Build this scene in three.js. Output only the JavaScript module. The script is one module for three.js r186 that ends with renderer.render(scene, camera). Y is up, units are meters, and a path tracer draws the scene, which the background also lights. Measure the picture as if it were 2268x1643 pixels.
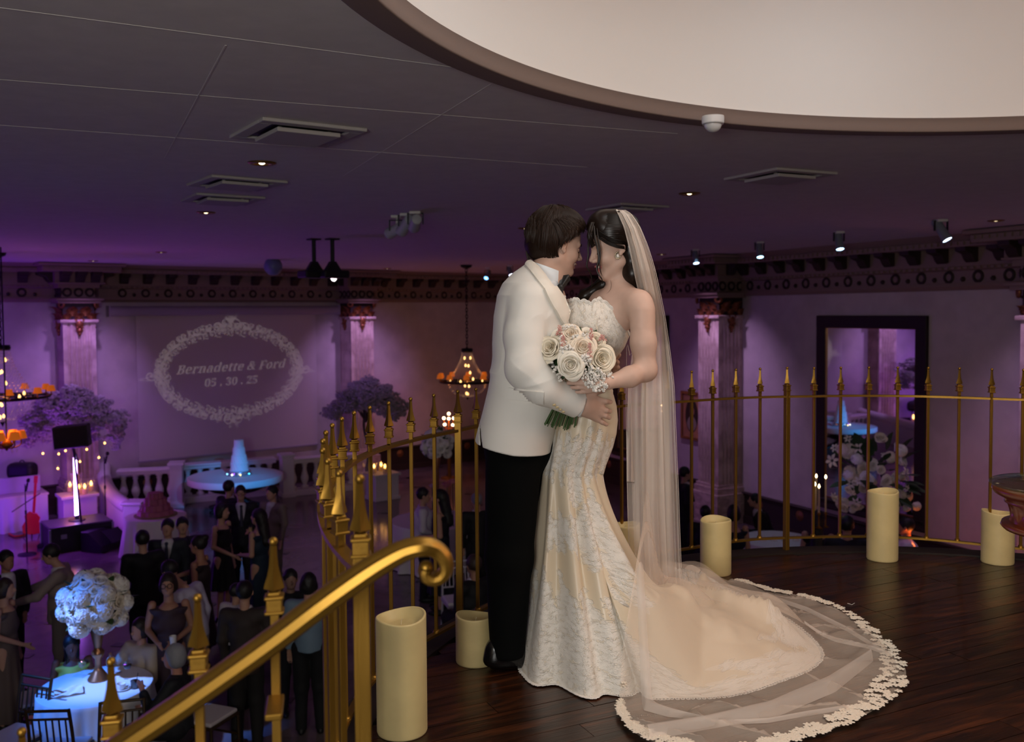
import * as THREE from 'three';
import { RoundedBoxGeometry } from 'three/addons/geometries/RoundedBoxGeometry.js';
import { mergeGeometries, toCreasedNormals } from 'three/addons/utils/BufferGeometryUtils.js';
import { RectAreaLightUniformsLib } from 'three/addons/lights/RectAreaLightUniformsLib.js';
RectAreaLightUniformsLib.init();

// ------------------------------------------------------------------ camera
const IW = 2268, IH = 1643, F = 2050, EYE = 1.37, LENS_DROP = 42;
const scene = new THREE.Scene();
scene.background = new THREE.Color(0x000000);
const camera = new THREE.PerspectiveCamera(2 * Math.atan(IH / 2 / F) * 180 / Math.PI, IW / IH, 0.05, 120);
camera.position.set(0, EYE, 0);
camera.rotation.order = 'YXZ';
camera.rotation.set(-2.5 * Math.PI / 180, 0, -0.0073);
camera.setViewOffset(IW, IH, 0, LENS_DROP, IW, IH);
camera.focus = 3.5; camera.userData.fStop = 3.5;
camera.updateMatrixWorld(true);

const renderer = new THREE.WebGLRenderer({ antialias: true });
renderer.toneMapping = THREE.LinearToneMapping;
renderer.toneMappingExposure = 1.0;
renderer.shadowMap.enabled = true;

// ------------------------------------------------------------------ room measures (y up; balcony floor at 0)
const HALL_Y = -2.88, CEIL_Y = 2.44;
const RING_C = [1.86, -2.815], RING_R = 2.385;       // centre (x, z) and radius of the balcony rail
const DOME_C = [2.5, -2.5], DOME_R = 3.0;            // round opening of the ceiling above it

// ------------------------------------------------------------------ main lights
function rectLight(color, intensity, w, h, pos, target) {
  const l = new THREE.RectAreaLight(color, intensity, w, h);
  l.position.set(...pos); l.lookAt(...target); scene.add(l); return l;
}
function spotLight(color, intensity, pos, target, angleDeg, penumbra, radius = 3) {
  const l = new THREE.SpotLight(color, intensity, 0, angleDeg * Math.PI / 180, penumbra, 2);
  l.position.set(...pos); l.target.position.set(...target); scene.add(l, l.target);
  l.castShadow = true; l.shadow.radius = radius; l.shadow.mapSize.set(1024, 1024); return l;
}
function pointLight(color, intensity, pos, radius = 2) {
  const l = new THREE.PointLight(color, intensity, 0, 2);
  l.position.set(...pos); l.castShadow = true; l.shadow.radius = radius; scene.add(l); return l;
}
// unseen soft light behind the camera, placed to light the couple from the front
rectLight(0xfffdf8, 25, 1.2, 1.2, [-1.2, 1.42, 2.45], [0.4, 1.35, -3.5]);
rectLight(0xfff6ec, 2.0, 2.6, 2.6, [1.7, 2.95, -2.3], [1.4, 0, -2.6]);  // unseen area light in the dome, standing for light bounced down
// unseen warm lamp right of the frame, placed to warm shoulder and train
pointLight(0xffa050, 2.6, [2.5, 2.3, -2.5], 14);
// unseen lamps placed to brighten the inside of the dome
for (let i = 0; i < 6; i++) {
  const a = i / 6 * Math.PI * 2 + 0.3;
  pointLight(0xeaf4ff, 0.3, [DOME_C[0] + 2.2 * Math.cos(a), 2.8, DOME_C[1] + 2.2 * Math.sin(a)], 8);
}
// unseen purple lamps, placed to wash the hall
pointLight(0x7a18ff, 4.5, [-11.2, -1.9, -16.6], 12);
pointLight(0x8a20ff, 2.0, [-9.3, -2.4, -16.0], 12);
pointLight(0x7a10ff, 5, [-12.5, 1.0, -15.5], 12);
pointLight(0x9a58e0, 0.4, [-4.0, -0.4, -12.5], 30);
pointLight(0x8a58d8, 0.4, [4.2, -0.6, -12.0], 30);
// unseen event spots, placed to light the blue table and the tall cake
spotLight(0x2f7dff, 260, [-6.6, 2.2, -6.4], [-3.9, -2.13, -8.6], 8.0, 0.9, 3);
spotLight(0xdfe6ff, 60, [-6.6, 2.25, -6.3], [-3.88, -2.0, -8.55], 5.0, 1, 3);
spotLight(0x2f9dff, 260, [-1.0, 2.1, -10.7], [-5.9, -2.2, -19.6], 5.5, 0.9, 3);

// ------------------------------------------------------------------ small tools
let seedState = 7;
const seed = (s) => { seedState = s >>> 0; };
const rnd = () => { seedState = (seedState + 0x6d2b79f5) | 0; let t = Math.imul(seedState ^ (seedState >>> 15), 1 | seedState); t = (t + Math.imul(t ^ (t >>> 7), 61 | t)) ^ t; return ((t ^ (t >>> 14)) >>> 0) / 4294967296; };
const rr = (a, b) => a + (b - a) * rnd();
const lerp = (a, b, t) => a + (b - a) * t, clamp = (x, a = 0, b = 1) => Math.min(b, Math.max(a, x));
const sstep = (a, b, x) => { const t = clamp((x - a) / (b - a)); return t * t * (3 - 2 * t); };
const V = (x, y, z) => new THREE.Vector3(x, y, z);
const hash3 = (x, y, z) => { let h = Math.imul(x, 374761393) ^ Math.imul(y, 668265263) ^ Math.imul(z, 2147483647 ^ 1274126177); h = Math.imul(h ^ (h >>> 13), 1274126177); return ((h ^ (h >>> 16)) >>> 0) / 4294967296; };
function noise3(x, y, z) {
  const ix = Math.floor(x), iy = Math.floor(y), iz = Math.floor(z); let fx = x - ix, fy = y - iy, fz = z - iz;
  fx = fx * fx * (3 - 2 * fx); fy = fy * fy * (3 - 2 * fy); fz = fz * fz * (3 - 2 * fz);
  const c = (a, b, d) => hash3(ix + a, iy + b, iz + d);
  return lerp(lerp(lerp(c(0, 0, 0), c(1, 0, 0), fx), lerp(c(0, 1, 0), c(1, 1, 0), fx), fy), lerp(lerp(c(0, 0, 1), c(1, 0, 1), fx), lerp(c(0, 1, 1), c(1, 1, 1), fx), fy), fz);
}
const fbm = (x, y, z, o = 4) => { let s = 0, a = 0.5; for (let i = 0; i < o; i++) { s += a * noise3(x, y, z); x = x * 2 + 17.1; y = y * 2 + 3.7; z = z * 2 + 9.2; a *= 0.5; } return s; };
// a point of the place seen at pixel (x, y) of the photograph at depth d in front of the camera, or on the level h
const ray = (x, y) => V((x - IW / 2) / F, -(y - (IH / 2 - LENS_DROP)) / F, -1).applyQuaternion(camera.quaternion);
const at = (x, y, d) => { const r = ray(x, y); return r.multiplyScalar(-d / r.z).add(camera.position); };
const onLevel = (x, y, h) => { const r = ray(x, y); return r.multiplyScalar((h - EYE) / r.y).add(camera.position); };
const toPx = (p) => { const q = p.clone().sub(camera.position).applyQuaternion(camera.quaternion.clone().invert()); return [IW / 2 + F * q.x / -q.z, IH / 2 - LENS_DROP - F * q.y / -q.z, -q.z]; };

const used = new Map();
const numbered = (name) => { const n = used.get(name) ?? 0; used.set(name, n + 1); return n ? name + '_' + String(n).padStart(3, '0') : name; };
function tag(o, label, category, group) { o.userData.label = label; o.userData.category = category; if (group) o.userData.group = group; return o; }
function thing(name, label, category, pos = [0, 0, 0], turn = 0, group) {
  const o = new THREE.Group(); o.name = numbered(name); o.position.set(...pos); o.rotation.y = turn; scene.add(o); return tag(o, label, category, group);
}
function mesh(name, geo, mat, parent) {
  const g = Array.isArray(geo) ? merge(geo) : geo;
  const o = new THREE.Mesh(g, mat); o.castShadow = o.receiveShadow = true;
  o.name = parent ? name : numbered(name); (parent ?? scene).add(o); return o;
}
function struct(name, geo, mat, parent) { const o = mesh(name, geo, mat, parent); if (!parent) o.userData.kind = 'structure'; return o; }
function stuff(o) { o.userData.kind = 'stuff'; return o; }
function label(o, text) { o.userData.label = text; return o; }
function dup(root, pos, turn, text, group) {
  const r = root.clone(); r.name = numbered(root.name.replace(/_\d+$/, '')); r.userData = { ...root.userData }; scene.add(r);
  if (pos) r.position.set(...pos); if (turn !== undefined) r.rotation.y = turn;
  if (text) r.userData.label = text; if (group) r.userData.group = group; return r;
}
function merge(list) {
  const anyIdx = list.some((g) => !g.index), keep = ['position', 'normal', 'uv'].concat(list.every((g) => g.attributes.color) ? ['color'] : []);
  const l = list.map((g) => { const c = anyIdx && g.index ? g.toNonIndexed() : g; for (const k of Object.keys(c.attributes)) if (!keep.includes(k)) c.deleteAttribute(k); if (!c.attributes.uv) c.setAttribute('uv', new THREE.BufferAttribute(new Float32Array(c.attributes.position.count * 2), 2)); return c; });
  return mergeGeometries(l);
}
const moved = (g, x, y, z) => g.translate(x, y, z);
const box = (w, h, d, x = 0, y = 0, z = 0, r = 0) => (r ? new RoundedBoxGeometry(w, h, d, 2, r) : new THREE.BoxGeometry(w, h, d)).translate(x, y, z);
const cyl = (r0, r1, h, x = 0, y = 0, z = 0, n = 20) => new THREE.CylinderGeometry(r0, r1, h, n).translate(x, y, z);
const sph = (r, x = 0, y = 0, z = 0, a = 16, b = 12) => new THREE.SphereGeometry(r, a, b).translate(x, y, z);
const lathe = (pts, n = 32) => new THREE.LatheGeometry(pts.map((p) => new THREE.Vector2(p[0], p[1])), n);
function limb(a, b, r0, r1, n = 10) { // round bar from a to b
  const d = b.clone().sub(a), g = new THREE.CylinderGeometry(r1, r0, d.length(), n); g.translate(0, d.length() / 2, 0);
  return g.applyQuaternion(new THREE.Quaternion().setFromUnitVectors(V(0, 1, 0), d.normalize())).translate(a.x, a.y, a.z);
}
const curve = (pts, closed = false) => new THREE.CatmullRomCurve3(pts, closed, 'centripetal');
const tube = (pts, r, seg = 24, n = 8) => new THREE.TubeGeometry(curve(pts), seg, r, n);
function taperTube(pts, radii, seg = 16, n = 6, flat = 1) { // tube whose radius follows a list of radii; flat squeezes it along its binormal
  const c = curve(pts), fr = c.computeFrenetFrames(seg), pos = [], idx = [], uv = [];
  for (let i = 0; i <= seg; i++) {
    const t = i / seg, p = c.getPoint(t), k = t * (radii.length - 1), k0 = Math.min(radii.length - 2, Math.floor(k)), r = lerp(radii[k0], radii[k0 + 1], k - k0);
    for (let j = 0; j <= n; j++) {
      const a = j / n * Math.PI * 2, ca = Math.cos(a) * r, sa = Math.sin(a) * r * flat, N = fr.normals[i], B = fr.binormals[i];
      pos.push(p.x + N.x * ca + B.x * sa, p.y + N.y * ca + B.y * sa, p.z + N.z * ca + B.z * sa); uv.push(j / n, t);
    }
  }
  for (let i = 0; i < seg; i++) for (let j = 0; j < n; j++) { const a = i * (n + 1) + j, b = a + n + 1; idx.push(a, a + 1, b, b, a + 1, b + 1); }
  return geo(pos, idx, uv);
}
function geo(pos, idx, uv) {
  const g = new THREE.BufferGeometry(); g.setAttribute('position', new THREE.Float32BufferAttribute(pos, 3));
  if (uv) g.setAttribute('uv', new THREE.Float32BufferAttribute(uv, 2)); g.setIndex(idx); g.computeVertexNormals(); return g;
}
function grid(nu, nv, fn, closeU = false) { // sheet: fn(u, v) -> [Vector3, u2, v2]
  const pos = [], uv = [], idx = [];
  for (let j = 0; j <= nv; j++) for (let i = 0; i <= nu; i++) { const [p, a, b] = fn(i / nu, j / nv); pos.push(p.x, p.y, p.z); uv.push(a ?? i / nu, b ?? j / nv); }
  for (let j = 0; j < nv; j++) for (let i = 0; i < nu; i++) { const a = j * (nu + 1) + i, b = a + nu + 1; idx.push(a, b, a + 1, a + 1, b, b + 1); }
  const g = geo(pos, idx, uv);
  if (closeU) { // one smooth seam
    const n = g.attributes.normal;
    for (let j = 0; j <= nv; j++) { const a = j * (nu + 1), b = a + nu, v = V(n.getX(a) + n.getX(b), n.getY(a) + n.getY(b), n.getZ(a) + n.getZ(b)).normalize(); n.setXYZ(a, v.x, v.y, v.z); n.setXYZ(b, v.x, v.y, v.z); }
  }
  return g;
}
function extrude(pts, depth, bevel = 0, holes) {
  const s = new THREE.Shape(pts.map((p) => new THREE.Vector2(p[0], p[1])));
  for (const h of holes ?? []) s.holes.push(new THREE.Path(h.map((p) => new THREE.Vector2(p[0], p[1]))));
  return new THREE.ExtrudeGeometry(s, { depth, bevelEnabled: bevel > 0, bevelSize: bevel, bevelThickness: bevel, bevelSegments: 2, curveSegments: 10 });
}
function prism(profile, len) { // profile [[z, y], ...] swept along x from 0 to len
  return extrude(profile.map((p) => [-p[0], p[1]]), len).rotateY(Math.PI / 2);
}

// ------------------------------------------------------------------ implicit surfaces
function surfaceNet(f, lo, hi, h) {
  const nx = Math.ceil((hi[0] - lo[0]) / h) + 1, ny = Math.ceil((hi[1] - lo[1]) / h) + 1, nz = Math.ceil((hi[2] - lo[2]) / h) + 1, nxy = nx * ny;
  const val = new Float32Array(nx * ny * nz), id = new Int32Array(nx * ny * nz).fill(-1), pos = [], idx = [];
  // coarse pass: skip blocks far from the surface
  const B = 4;
  for (let k = 0; k < nz; k += B) for (let j = 0; j < ny; j += B) for (let i = 0; i < nx; i += B) {
    const ce = f(lo[0] + (i + B / 2) * h, lo[1] + (j + B / 2) * h, lo[2] + (k + B / 2) * h), far = Math.abs(ce) > B * h * 1.9 + 0.004;
    for (let c = k; c < Math.min(k + B, nz); c++) for (let b = j; b < Math.min(j + B, ny); b++) for (let a = i; a < Math.min(i + B, nx); a++)
      val[c * nxy + b * nx + a] = far ? ce : f(lo[0] + a * h, lo[1] + b * h, lo[2] + c * h);
  }
  for (let k = 0; k < nz - 1; k++) for (let j = 0; j < ny - 1; j++) for (let i = 0; i < nx - 1; i++) {
    const o = k * nxy + j * nx + i; let m = 0;
    for (let q = 0; q < 8; q++) if (val[o + (q & 1) + ((q >> 1) & 1) * nx + (q >> 2) * nxy] < 0) m |= 1 << q;
    if (m === 0 || m === 255) continue;
    let sx = 0, sy = 0, sz = 0, n = 0;
    for (let q = 0; q < 8; q++) for (let e = 0; e < 3; e++) {
      if (q & (1 << e)) continue; const r = q | (1 << e);
      if (((m >> q) & 1) === ((m >> r) & 1)) continue;
      const a = val[o + (q & 1) + ((q >> 1) & 1) * nx + (q >> 2) * nxy], b = val[o + (r & 1) + ((r >> 1) & 1) * nx + (r >> 2) * nxy], t = a / (a - b);
      sx += (q & 1) + (e === 0 ? t : 0); sy += ((q >> 1) & 1) + (e === 1 ? t : 0); sz += (q >> 2) + (e === 2 ? t : 0); n++;
    }
    id[o] = pos.length / 3; pos.push(lo[0] + (i + sx / n) * h, lo[1] + (j + sy / n) * h, lo[2] + (k + sz / n) * h);
  }
  const st = [1, nx, nxy];
  for (let k = 1; k < nz - 1; k++) for (let j = 1; j < ny - 1; j++) for (let i = 1; i < nx - 1; i++) {
    const o = k * nxy + j * nx + i;
    for (let e = 0; e < 3; e++) {
      const a = val[o] < 0, b = val[o + st[e]] < 0; if (a === b) continue;
      const u = st[(e + 1) % 3], v = st[(e + 2) % 3], q = [id[o], id[o - u], id[o - u - v], id[o - v]];
      if (Math.min(...q) < 0) continue;
      if (a) idx.push(q[0], q[1], q[2], q[0], q[2], q[3]); else idx.push(q[0], q[2], q[1], q[0], q[3], q[2]);
    }
  }
  const g = new THREE.BufferGeometry(), nrm = new Float32Array(pos.length), e = h * 0.5;
  for (let i = 0; i < pos.length; i += 3) {
    const x = pos[i], y = pos[i + 1], z = pos[i + 2], a = f(x + e, y, z) - f(x - e, y, z), b = f(x, y + e, z) - f(x, y - e, z), c = f(x, y, z + e) - f(x, y, z - e), l = Math.hypot(a, b, c) || 1;
    nrm[i] = a / l; nrm[i + 1] = b / l; nrm[i + 2] = c / l;
  }
  g.setAttribute('position', new THREE.Float32BufferAttribute(pos, 3)); g.setAttribute('normal', new THREE.BufferAttribute(nrm, 3));
  g.setIndex(idx); return g;
}
const smin = (a, b, k) => { const h = Math.max(k - Math.abs(a - b), 0) / k; return Math.min(a, b) - h * h * k * 0.25; };
const smax = (a, b, k) => -smin(-a, -b, k);
const sdEll = (x, y, z, c, r) => { const a = (x - c[0]) / r[0], b = (y - c[1]) / r[1], d = (z - c[2]) / r[2], l = Math.hypot(a, b, d), m = Math.hypot(a / r[0], b / r[1], d / r[2]); return m > 1e-9 ? l * (l - 1) / m : -Math.min(...r); };
function sdCap(x, y, z, a, b, r0, r1) {
  const bx = b[0] - a[0], by = b[1] - a[1], bz = b[2] - a[2], px = x - a[0], py = y - a[1], pz = z - a[2];
  const t = clamp((px * bx + py * by + pz * bz) / (bx * bx + by * by + bz * bz + 1e-12));
  return Math.hypot(px - bx * t, py - by * t, pz - bz * t) - (r0 + (r1 - r0) * t);
}
// ------------------------------------------------------------------ textures and materials
function tex(w, h, fn, srgb = true, rep = true) { // fn(u, v) -> [r, g, b] 0..255 or one grey value
  const data = new Uint8Array(w * h * 4);
  for (let y = 0; y < h; y++) for (let x = 0; x < w; x++) {
    const c = fn(x / w, y / h, x, y), o = (y * w + x) * 4;
    if (typeof c === 'number') data[o] = data[o + 1] = data[o + 2] = c; else { data[o] = c[0]; data[o + 1] = c[1]; data[o + 2] = c[2]; }
    data[o + 3] = 255;
  }
  const t = new THREE.DataTexture(data, w, h); t.magFilter = THREE.LinearFilter; t.minFilter = THREE.LinearFilter;
  if (rep) t.wrapS = t.wrapT = THREE.RepeatWrapping; if (srgb) t.colorSpace = THREE.SRGBColorSpace; t.needsUpdate = true; return t;
}
const std = (color, roughness = 0.6, more = {}) => new THREE.MeshStandardMaterial({ color, roughness, ...more });
const phy = (color, roughness = 0.6, more = {}) => new THREE.MeshPhysicalMaterial({ color, roughness, ...more });
const rgb = (r, g, b) => new THREE.Color().setRGB(r, g, b);
// periodic value noise for tiling textures
const pn = (u, v, p, q, s = 0) => { const x = u * p, y = v * q, ix = Math.floor(x), iy = Math.floor(y); let fx = x - ix, fy = y - iy; fx = fx * fx * (3 - 2 * fx); fy = fy * fy * (3 - 2 * fy); const c = (a, b) => hash3(((ix + a) % p + p) % p, ((iy + b) % q + q) % q, s); return lerp(lerp(c(0, 0), c(1, 0), fx), lerp(c(0, 1), c(1, 1), fx), fy); };
const pf = (u, v, p, q, s, o = 4) => { let t = 0, a = 0.5; for (let i = 0; i < o; i++) { t += a * pn(u, v, p << i, q << i, s + i); a *= 0.5; } return t; };

const woodTex = tex(1024, 512, (u, v) => {
  const warp = pf(u, v, 3, 4, 11) * 0.5, g = pf(u, v + warp * 0.12, 4, 40, 3, 4), ring = 0.5 + 0.5 * Math.sin((v * 9 + warp * 5 + pf(u, v, 2, 3, 31) * 3) * Math.PI * 2), fine = pn(u, v, 32, 256, 9);
  const t = clamp(0.32 * g + 0.34 * ring * g * 1.6 + 0.24 * fine - 0.02 + 0.3 * (pf(u, v, 5, 3, 71) - 0.45));
  return [lerp(26, 118, t), lerp(13, 62, t), lerp(7, 34, t)];
});
const woodBump = tex(512, 512, (u, v) => 120 + 90 * (pn(u, v, 24, 200, 5) - 0.5) + 50 * (pf(u, v, 4, 24, 8) - 0.5), false);
const plasterTex = tex(512, 512, (u, v) => { const n = pf(u, v, 5, 5, 21, 5), m = pf(u, v, 14, 14, 41, 3); const t = 0.86 + 0.14 * (n - 0.47) + 0.06 * (m - 0.45); return [Math.min(255, 232 * t), Math.min(255, 222 * t), Math.min(255, 216 * t)]; });
const plasterBump = tex(256, 256, (u, v) => 128 + 110 * (pf(u, v, 20, 20, 2, 4) - 0.47), false);
const ceilTex = tex(256, 256, (u, v) => { const n = 218 + 14 * (pf(u, v, 24, 24, 61, 4) - 0.47); return [n, n * 0.975, n * 0.955]; });
const stoneTex = tex(512, 512, (u, v) => { const vein = Math.abs(pf(u, v, 4, 6, 5, 5) - 0.47) * 6, n = pf(u, v, 6, 3, 15, 5); const t = clamp(0.55 + 0.5 * vein * 0.6 + 0.35 * (n - 0.45)); return [lerp(120, 222, t), lerp(98, 205, t), lerp(84, 190, t)]; });
const marbleTex = tex(512, 512, (u, v) => { const vein = clamp(Math.abs(pf(u, v, 3, 3, 25, 5) - 0.47) * 9), n = pf(u, v, 8, 8, 35, 4); const t = clamp(0.55 + 0.3 * vein + 0.25 * (n - 0.45)); return [lerp(90, 205, t), lerp(84, 196, t), lerp(84, 190, t)]; });
const brassRough = tex(256, 256, (u, v) => 90 + 70 * pf(u, v, 10, 10, 77, 4), false);
const clothBump = tex(256, 256, (u, v) => 128 + 60 * Math.sin(u * Math.PI * 2 * 64) * Math.sin(v * Math.PI * 2 * 64) + 30 * (pn(u, v, 64, 64, 3) - 0.5), false);
const hairTex = (a, b, s) => tex(256, 64, (u, v) => { const t = clamp(0.6 * pn(u, v, 128, 2, s) + 0.5 * pn(u, v, 40, 1, s + 4) - 0.05); return [lerp(a[0], b[0], t), lerp(a[1], b[1], t), lerp(a[2], b[2], t)]; });
const waxTex = tex(128, 256, (u, v) => { const n = pf(u, v, 4, 5, 91, 4); const t = 0.92 + 0.16 * (n - 0.47); return [Math.min(255, 234 * t), Math.min(255, 212 * t), Math.min(255, 150 * t)]; });

const M = {
  wall: std(0xffffff, 0.85, { map: plasterTex, bumpMap: plasterBump, bumpScale: 0.004 }),
  dado: std(0x2c211b, 0.5),
  ceil: std(0xffffff, 0.9, { map: ceilTex }),
  seam: std(0x8f8984, 0.9),
  dome: std(0xf1f0ec, 0.9),
  ring: std(0x7d6c64, 0.7),
  cornice: std(0x917b6e, 0.55),
  corniceDark: std(0x33261f, 0.6),
  corniceGold: std(0x8a6038, 0.42, { metalness: 0.45 }),
  stone: std(0xffffff, 0.5, { map: stoneTex }),
  capital: std(0x8d5a34, 0.42, { metalness: 0.55 }),
  hall: std(0x9a9092, 0.16, { map: marbleTex }),
  inset: std(0x151213, 0.2),
  brass: phy(0x96702a, 0.4, { metalness: 0.82, roughnessMap: brassRough, roughness: 0.85 }),
  brassDull: std(0x8a6220, 0.5, { metalness: 0.7 }),
  wax: phy(0xffffff, 0.5, { map: waxTex, sheen: 0.2, sheenColor: rgb(1, 0.9, 0.7), sheenRoughness: 0.6 }),
  wick: std(0xe9dcb8, 0.8),
  black: std(0x0b0b0c, 0.55),
  blackGloss: std(0x0a0a0b, 0.25),
  blackMetal: std(0x16161a, 0.4, { metalness: 0.6 }),
  greyMetal: std(0x8f9298, 0.4, { metalness: 0.5 }),
  whitePaint: std(0xdedbd6, 0.6), ventGrey: std(0xb3aeaa, 0.8),
  linen: std(0xe6e2dc, 0.85, { bumpMap: clothBump, bumpScale: 0.0006 }),
  mirror: std(0xf2f2f2, 0.015, { metalness: 1 }),
  darkWood: std(0x20120b, 0.6),
  table: phy(0x6b2c12, 0.3, { clearcoat: 0.7, clearcoatRoughness: 0.12 }),
  glass: phy(0xffffff, 0.03, { transmission: 1, thickness: 0, ior: 1.45 }),
  tableGlass: phy(0xe8fff4, 0.02, { transmission: 1, thickness: 0, ior: 1.5 }),
  petal: std(0xe9e4dc, 0.75, { side: THREE.DoubleSide }),
  petalCream: std(0xe4d8c2, 0.75, { side: THREE.DoubleSide }),
  leaf: std(0x2f4a24, 0.6, { side: THREE.DoubleSide }),
  stem: std(0x2c4a1c, 0.55),
  trunk: std(0x4a3a34, 0.7),
  crystal: phy(0xffffff, 0.05, { transmission: 0.9, thickness: 0, ior: 1.6 }),
  chairGold: std(0x3d2c18, 0.4, { metalness: 0.4 }),
};
const glow = (color, k) => new THREE.MeshStandardMaterial({ color: 0x222222, roughness: 0.6, emissive: color, emissiveIntensity: k });
// ------------------------------------------------------------------ the hall
const STAGE = { o: V(-14, 0, -(27.2 - 0.768 * 14)), turn: Math.atan2(0.609, 0.793), len: 17.93 };
const RIGHT = { o: V(0.22, 0, -27.37), turn: Math.atan2(-0.898, 0.439), len: 34.5 };
const wallPoint = (w, x, y, z) => V(x, y, z).applyAxisAngle(V(0, 1, 0), w.turn).add(w.o);
const WH = CEIL_Y - HALL_Y;
function frameOn(w, name, x = 0, y = 0, z = 0) { const g = new THREE.Group(); g.name = numbered(name); const p = wallPoint(w, x, y, z); g.position.copy(p); g.rotation.y = w.turn; scene.add(g); return g; }
function uvScale(g, s) { const u = g.attributes.uv; for (let i = 0; i < u.count; i++) u.setXY(i, u.getX(i) * s[0], u.getY(i) * s[1]); return g; }
for (const [w, name] of [[STAGE, 'wall_back'], [RIGHT, 'wall_right']]) {
  const g = frameOn(w, name); g.userData.kind = 'structure';
  mesh('wall_panel', uvScale(box(w.len + 0.4, WH, 0.2, w.len / 2, HALL_Y + WH / 2, -0.1), [w.len / 2.2, WH / 2.2]), M.wall, g);
}
struct('wall_left', uvScale(box(0.2, WH, 24, -14.05, HALL_Y + WH / 2, -5), [10, 2]), M.wall);
struct('wall_front', uvScale(box(34, WH, 0.2, 2, HALL_Y + WH / 2, 4.6), [14, 2]), M.wall);
// dark wainscot with its chair rail
const DADO_Y = -2.25;
for (const [i, w] of [STAGE, RIGHT].entries()) {
  const g = frameOn(w, 'baseboard_' + ['back', 'right'][i]); g.userData.kind = 'structure';
  mesh('wainscot', box(w.len, DADO_Y - HALL_Y, 0.03, w.len / 2, (DADO_Y + HALL_Y) / 2, 0.015), M.dado, g);
  mesh('chair_rail', prism([[0, DADO_Y - 0.08], [0.05, DADO_Y - 0.07], [0.07, DADO_Y - 0.02], [0.05, DADO_Y], [0, DADO_Y]], w.len), M.corniceDark, g);
  mesh('skirting', box(w.len, 0.16, 0.05, w.len / 2, HALL_Y + 0.08, 0.025), M.corniceDark, g);
  for (let x = 0.6; x < (i ? 18 : w.len) - 0.5; x += 1.1) mesh('rosette', lathe([[0, 0.03], [0.03, 0.028], [0.05, 0.01], [0.08, 0.016], [0.1, 0]], 14).rotateX(Math.PI / 2).translate(x, DADO_Y - 0.18, 0.03), M.corniceGold, g);
}
{ // marble floor of the hall, with small dark insets
  const f = struct('floor', uvScale(box(34, 0.2, 32, 2, HALL_Y - 0.1, -11.5), [14, 13]), M.hall);
  const l = [];
  for (let i = -9; i < 8; i++) for (let k = 0; k < 17; k++) { const a = 0.66, x = i * 1.25, z = -5 - k * 1.25; l.push(box(0.14, 0.004, 0.14, 0, 0, 0).rotateY(a + Math.PI / 4).translate(x * Math.cos(a) + z * 0.25, HALL_Y + 0.003, z - x * 0.3)); }
  stuff(mesh('floor_inset', l, M.inset, f));
}
{ // flat ceiling with a round opening above the balcony, seams between its boards
  const s = new THREE.Shape([[-14.2, 5], [-14.2, -28], [17, -28], [17, 5]].map((p) => new THREE.Vector2(p[0], -p[1])));
  const h = new THREE.Path(); h.absarc(DOME_C[0], -DOME_C[1], DOME_R + 0.08, 0, Math.PI * 2); s.holes.push(h);
  const g = new THREE.ExtrudeGeometry(s, { depth: 0.2, bevelEnabled: false, curveSegments: 96 }); g.rotateX(-Math.PI / 2).translate(0, CEIL_Y, 0);
  uvScale(g, [0.5, 0.5]);
  const c = struct('ceiling', g, M.ceil);
  // seams between plasterboards, raised a little
  const seams = [[[0, 17], [1090, 160]], [[0, 176], [1500, 296]], [[0, 277], [1300, 370]], [[500, 100], [365, 350]], [[1105, 175], [760, 390]]];
  for (const [p, q] of seams) {
    const a = onLevel(p[0], p[1], CEIL_Y), b = onLevel(q[0], q[1], CEIL_Y), d = b.clone().sub(a), L = d.length();
    mesh('seam', box(L, 0.002, 0.007, 0, 0, 0).rotateY(Math.atan2(-d.z, d.x)).translate((a.x + b.x) / 2, CEIL_Y - 0.0005, (a.z + b.z) / 2), M.ceil, c);
  }
}
{ // dome over the balcony: ring moulding, drum and vault
  const g = new THREE.Group(); g.name = numbered('ceiling_dome'); g.position.set(DOME_C[0], CEIL_Y, DOME_C[1]); g.userData.kind = 'structure'; scene.add(g);
  const R = DOME_R;
  mesh('ring_moulding', lathe([[R + 0.13, 0.02], [R + 0.13, -0.026], [R + 0.12, -0.032], [R + 0.01, -0.032], [R, -0.026], [R, 0.05], [R + 0.13, 0.06]], 160), M.ring, g);
  const prof = [[R + 0.03, 0.04], [R + 0.03, 1.0]]; for (let i = 1; i <= 14; i++) { const a = i / 14 * Math.PI / 2; prof.push([(R + 0.03) * Math.cos(a), 1.0 + 0.7 * Math.sin(a)]); }
  prof.push([0, 1.85], [2.2, 1.75], [R + 0.25, 1.0], [R + 0.25, 0.12], [R + 0.03, 0.04]);
  mesh('drum_vault', lathe(prof, 96), M.dome, g);
}
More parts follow.
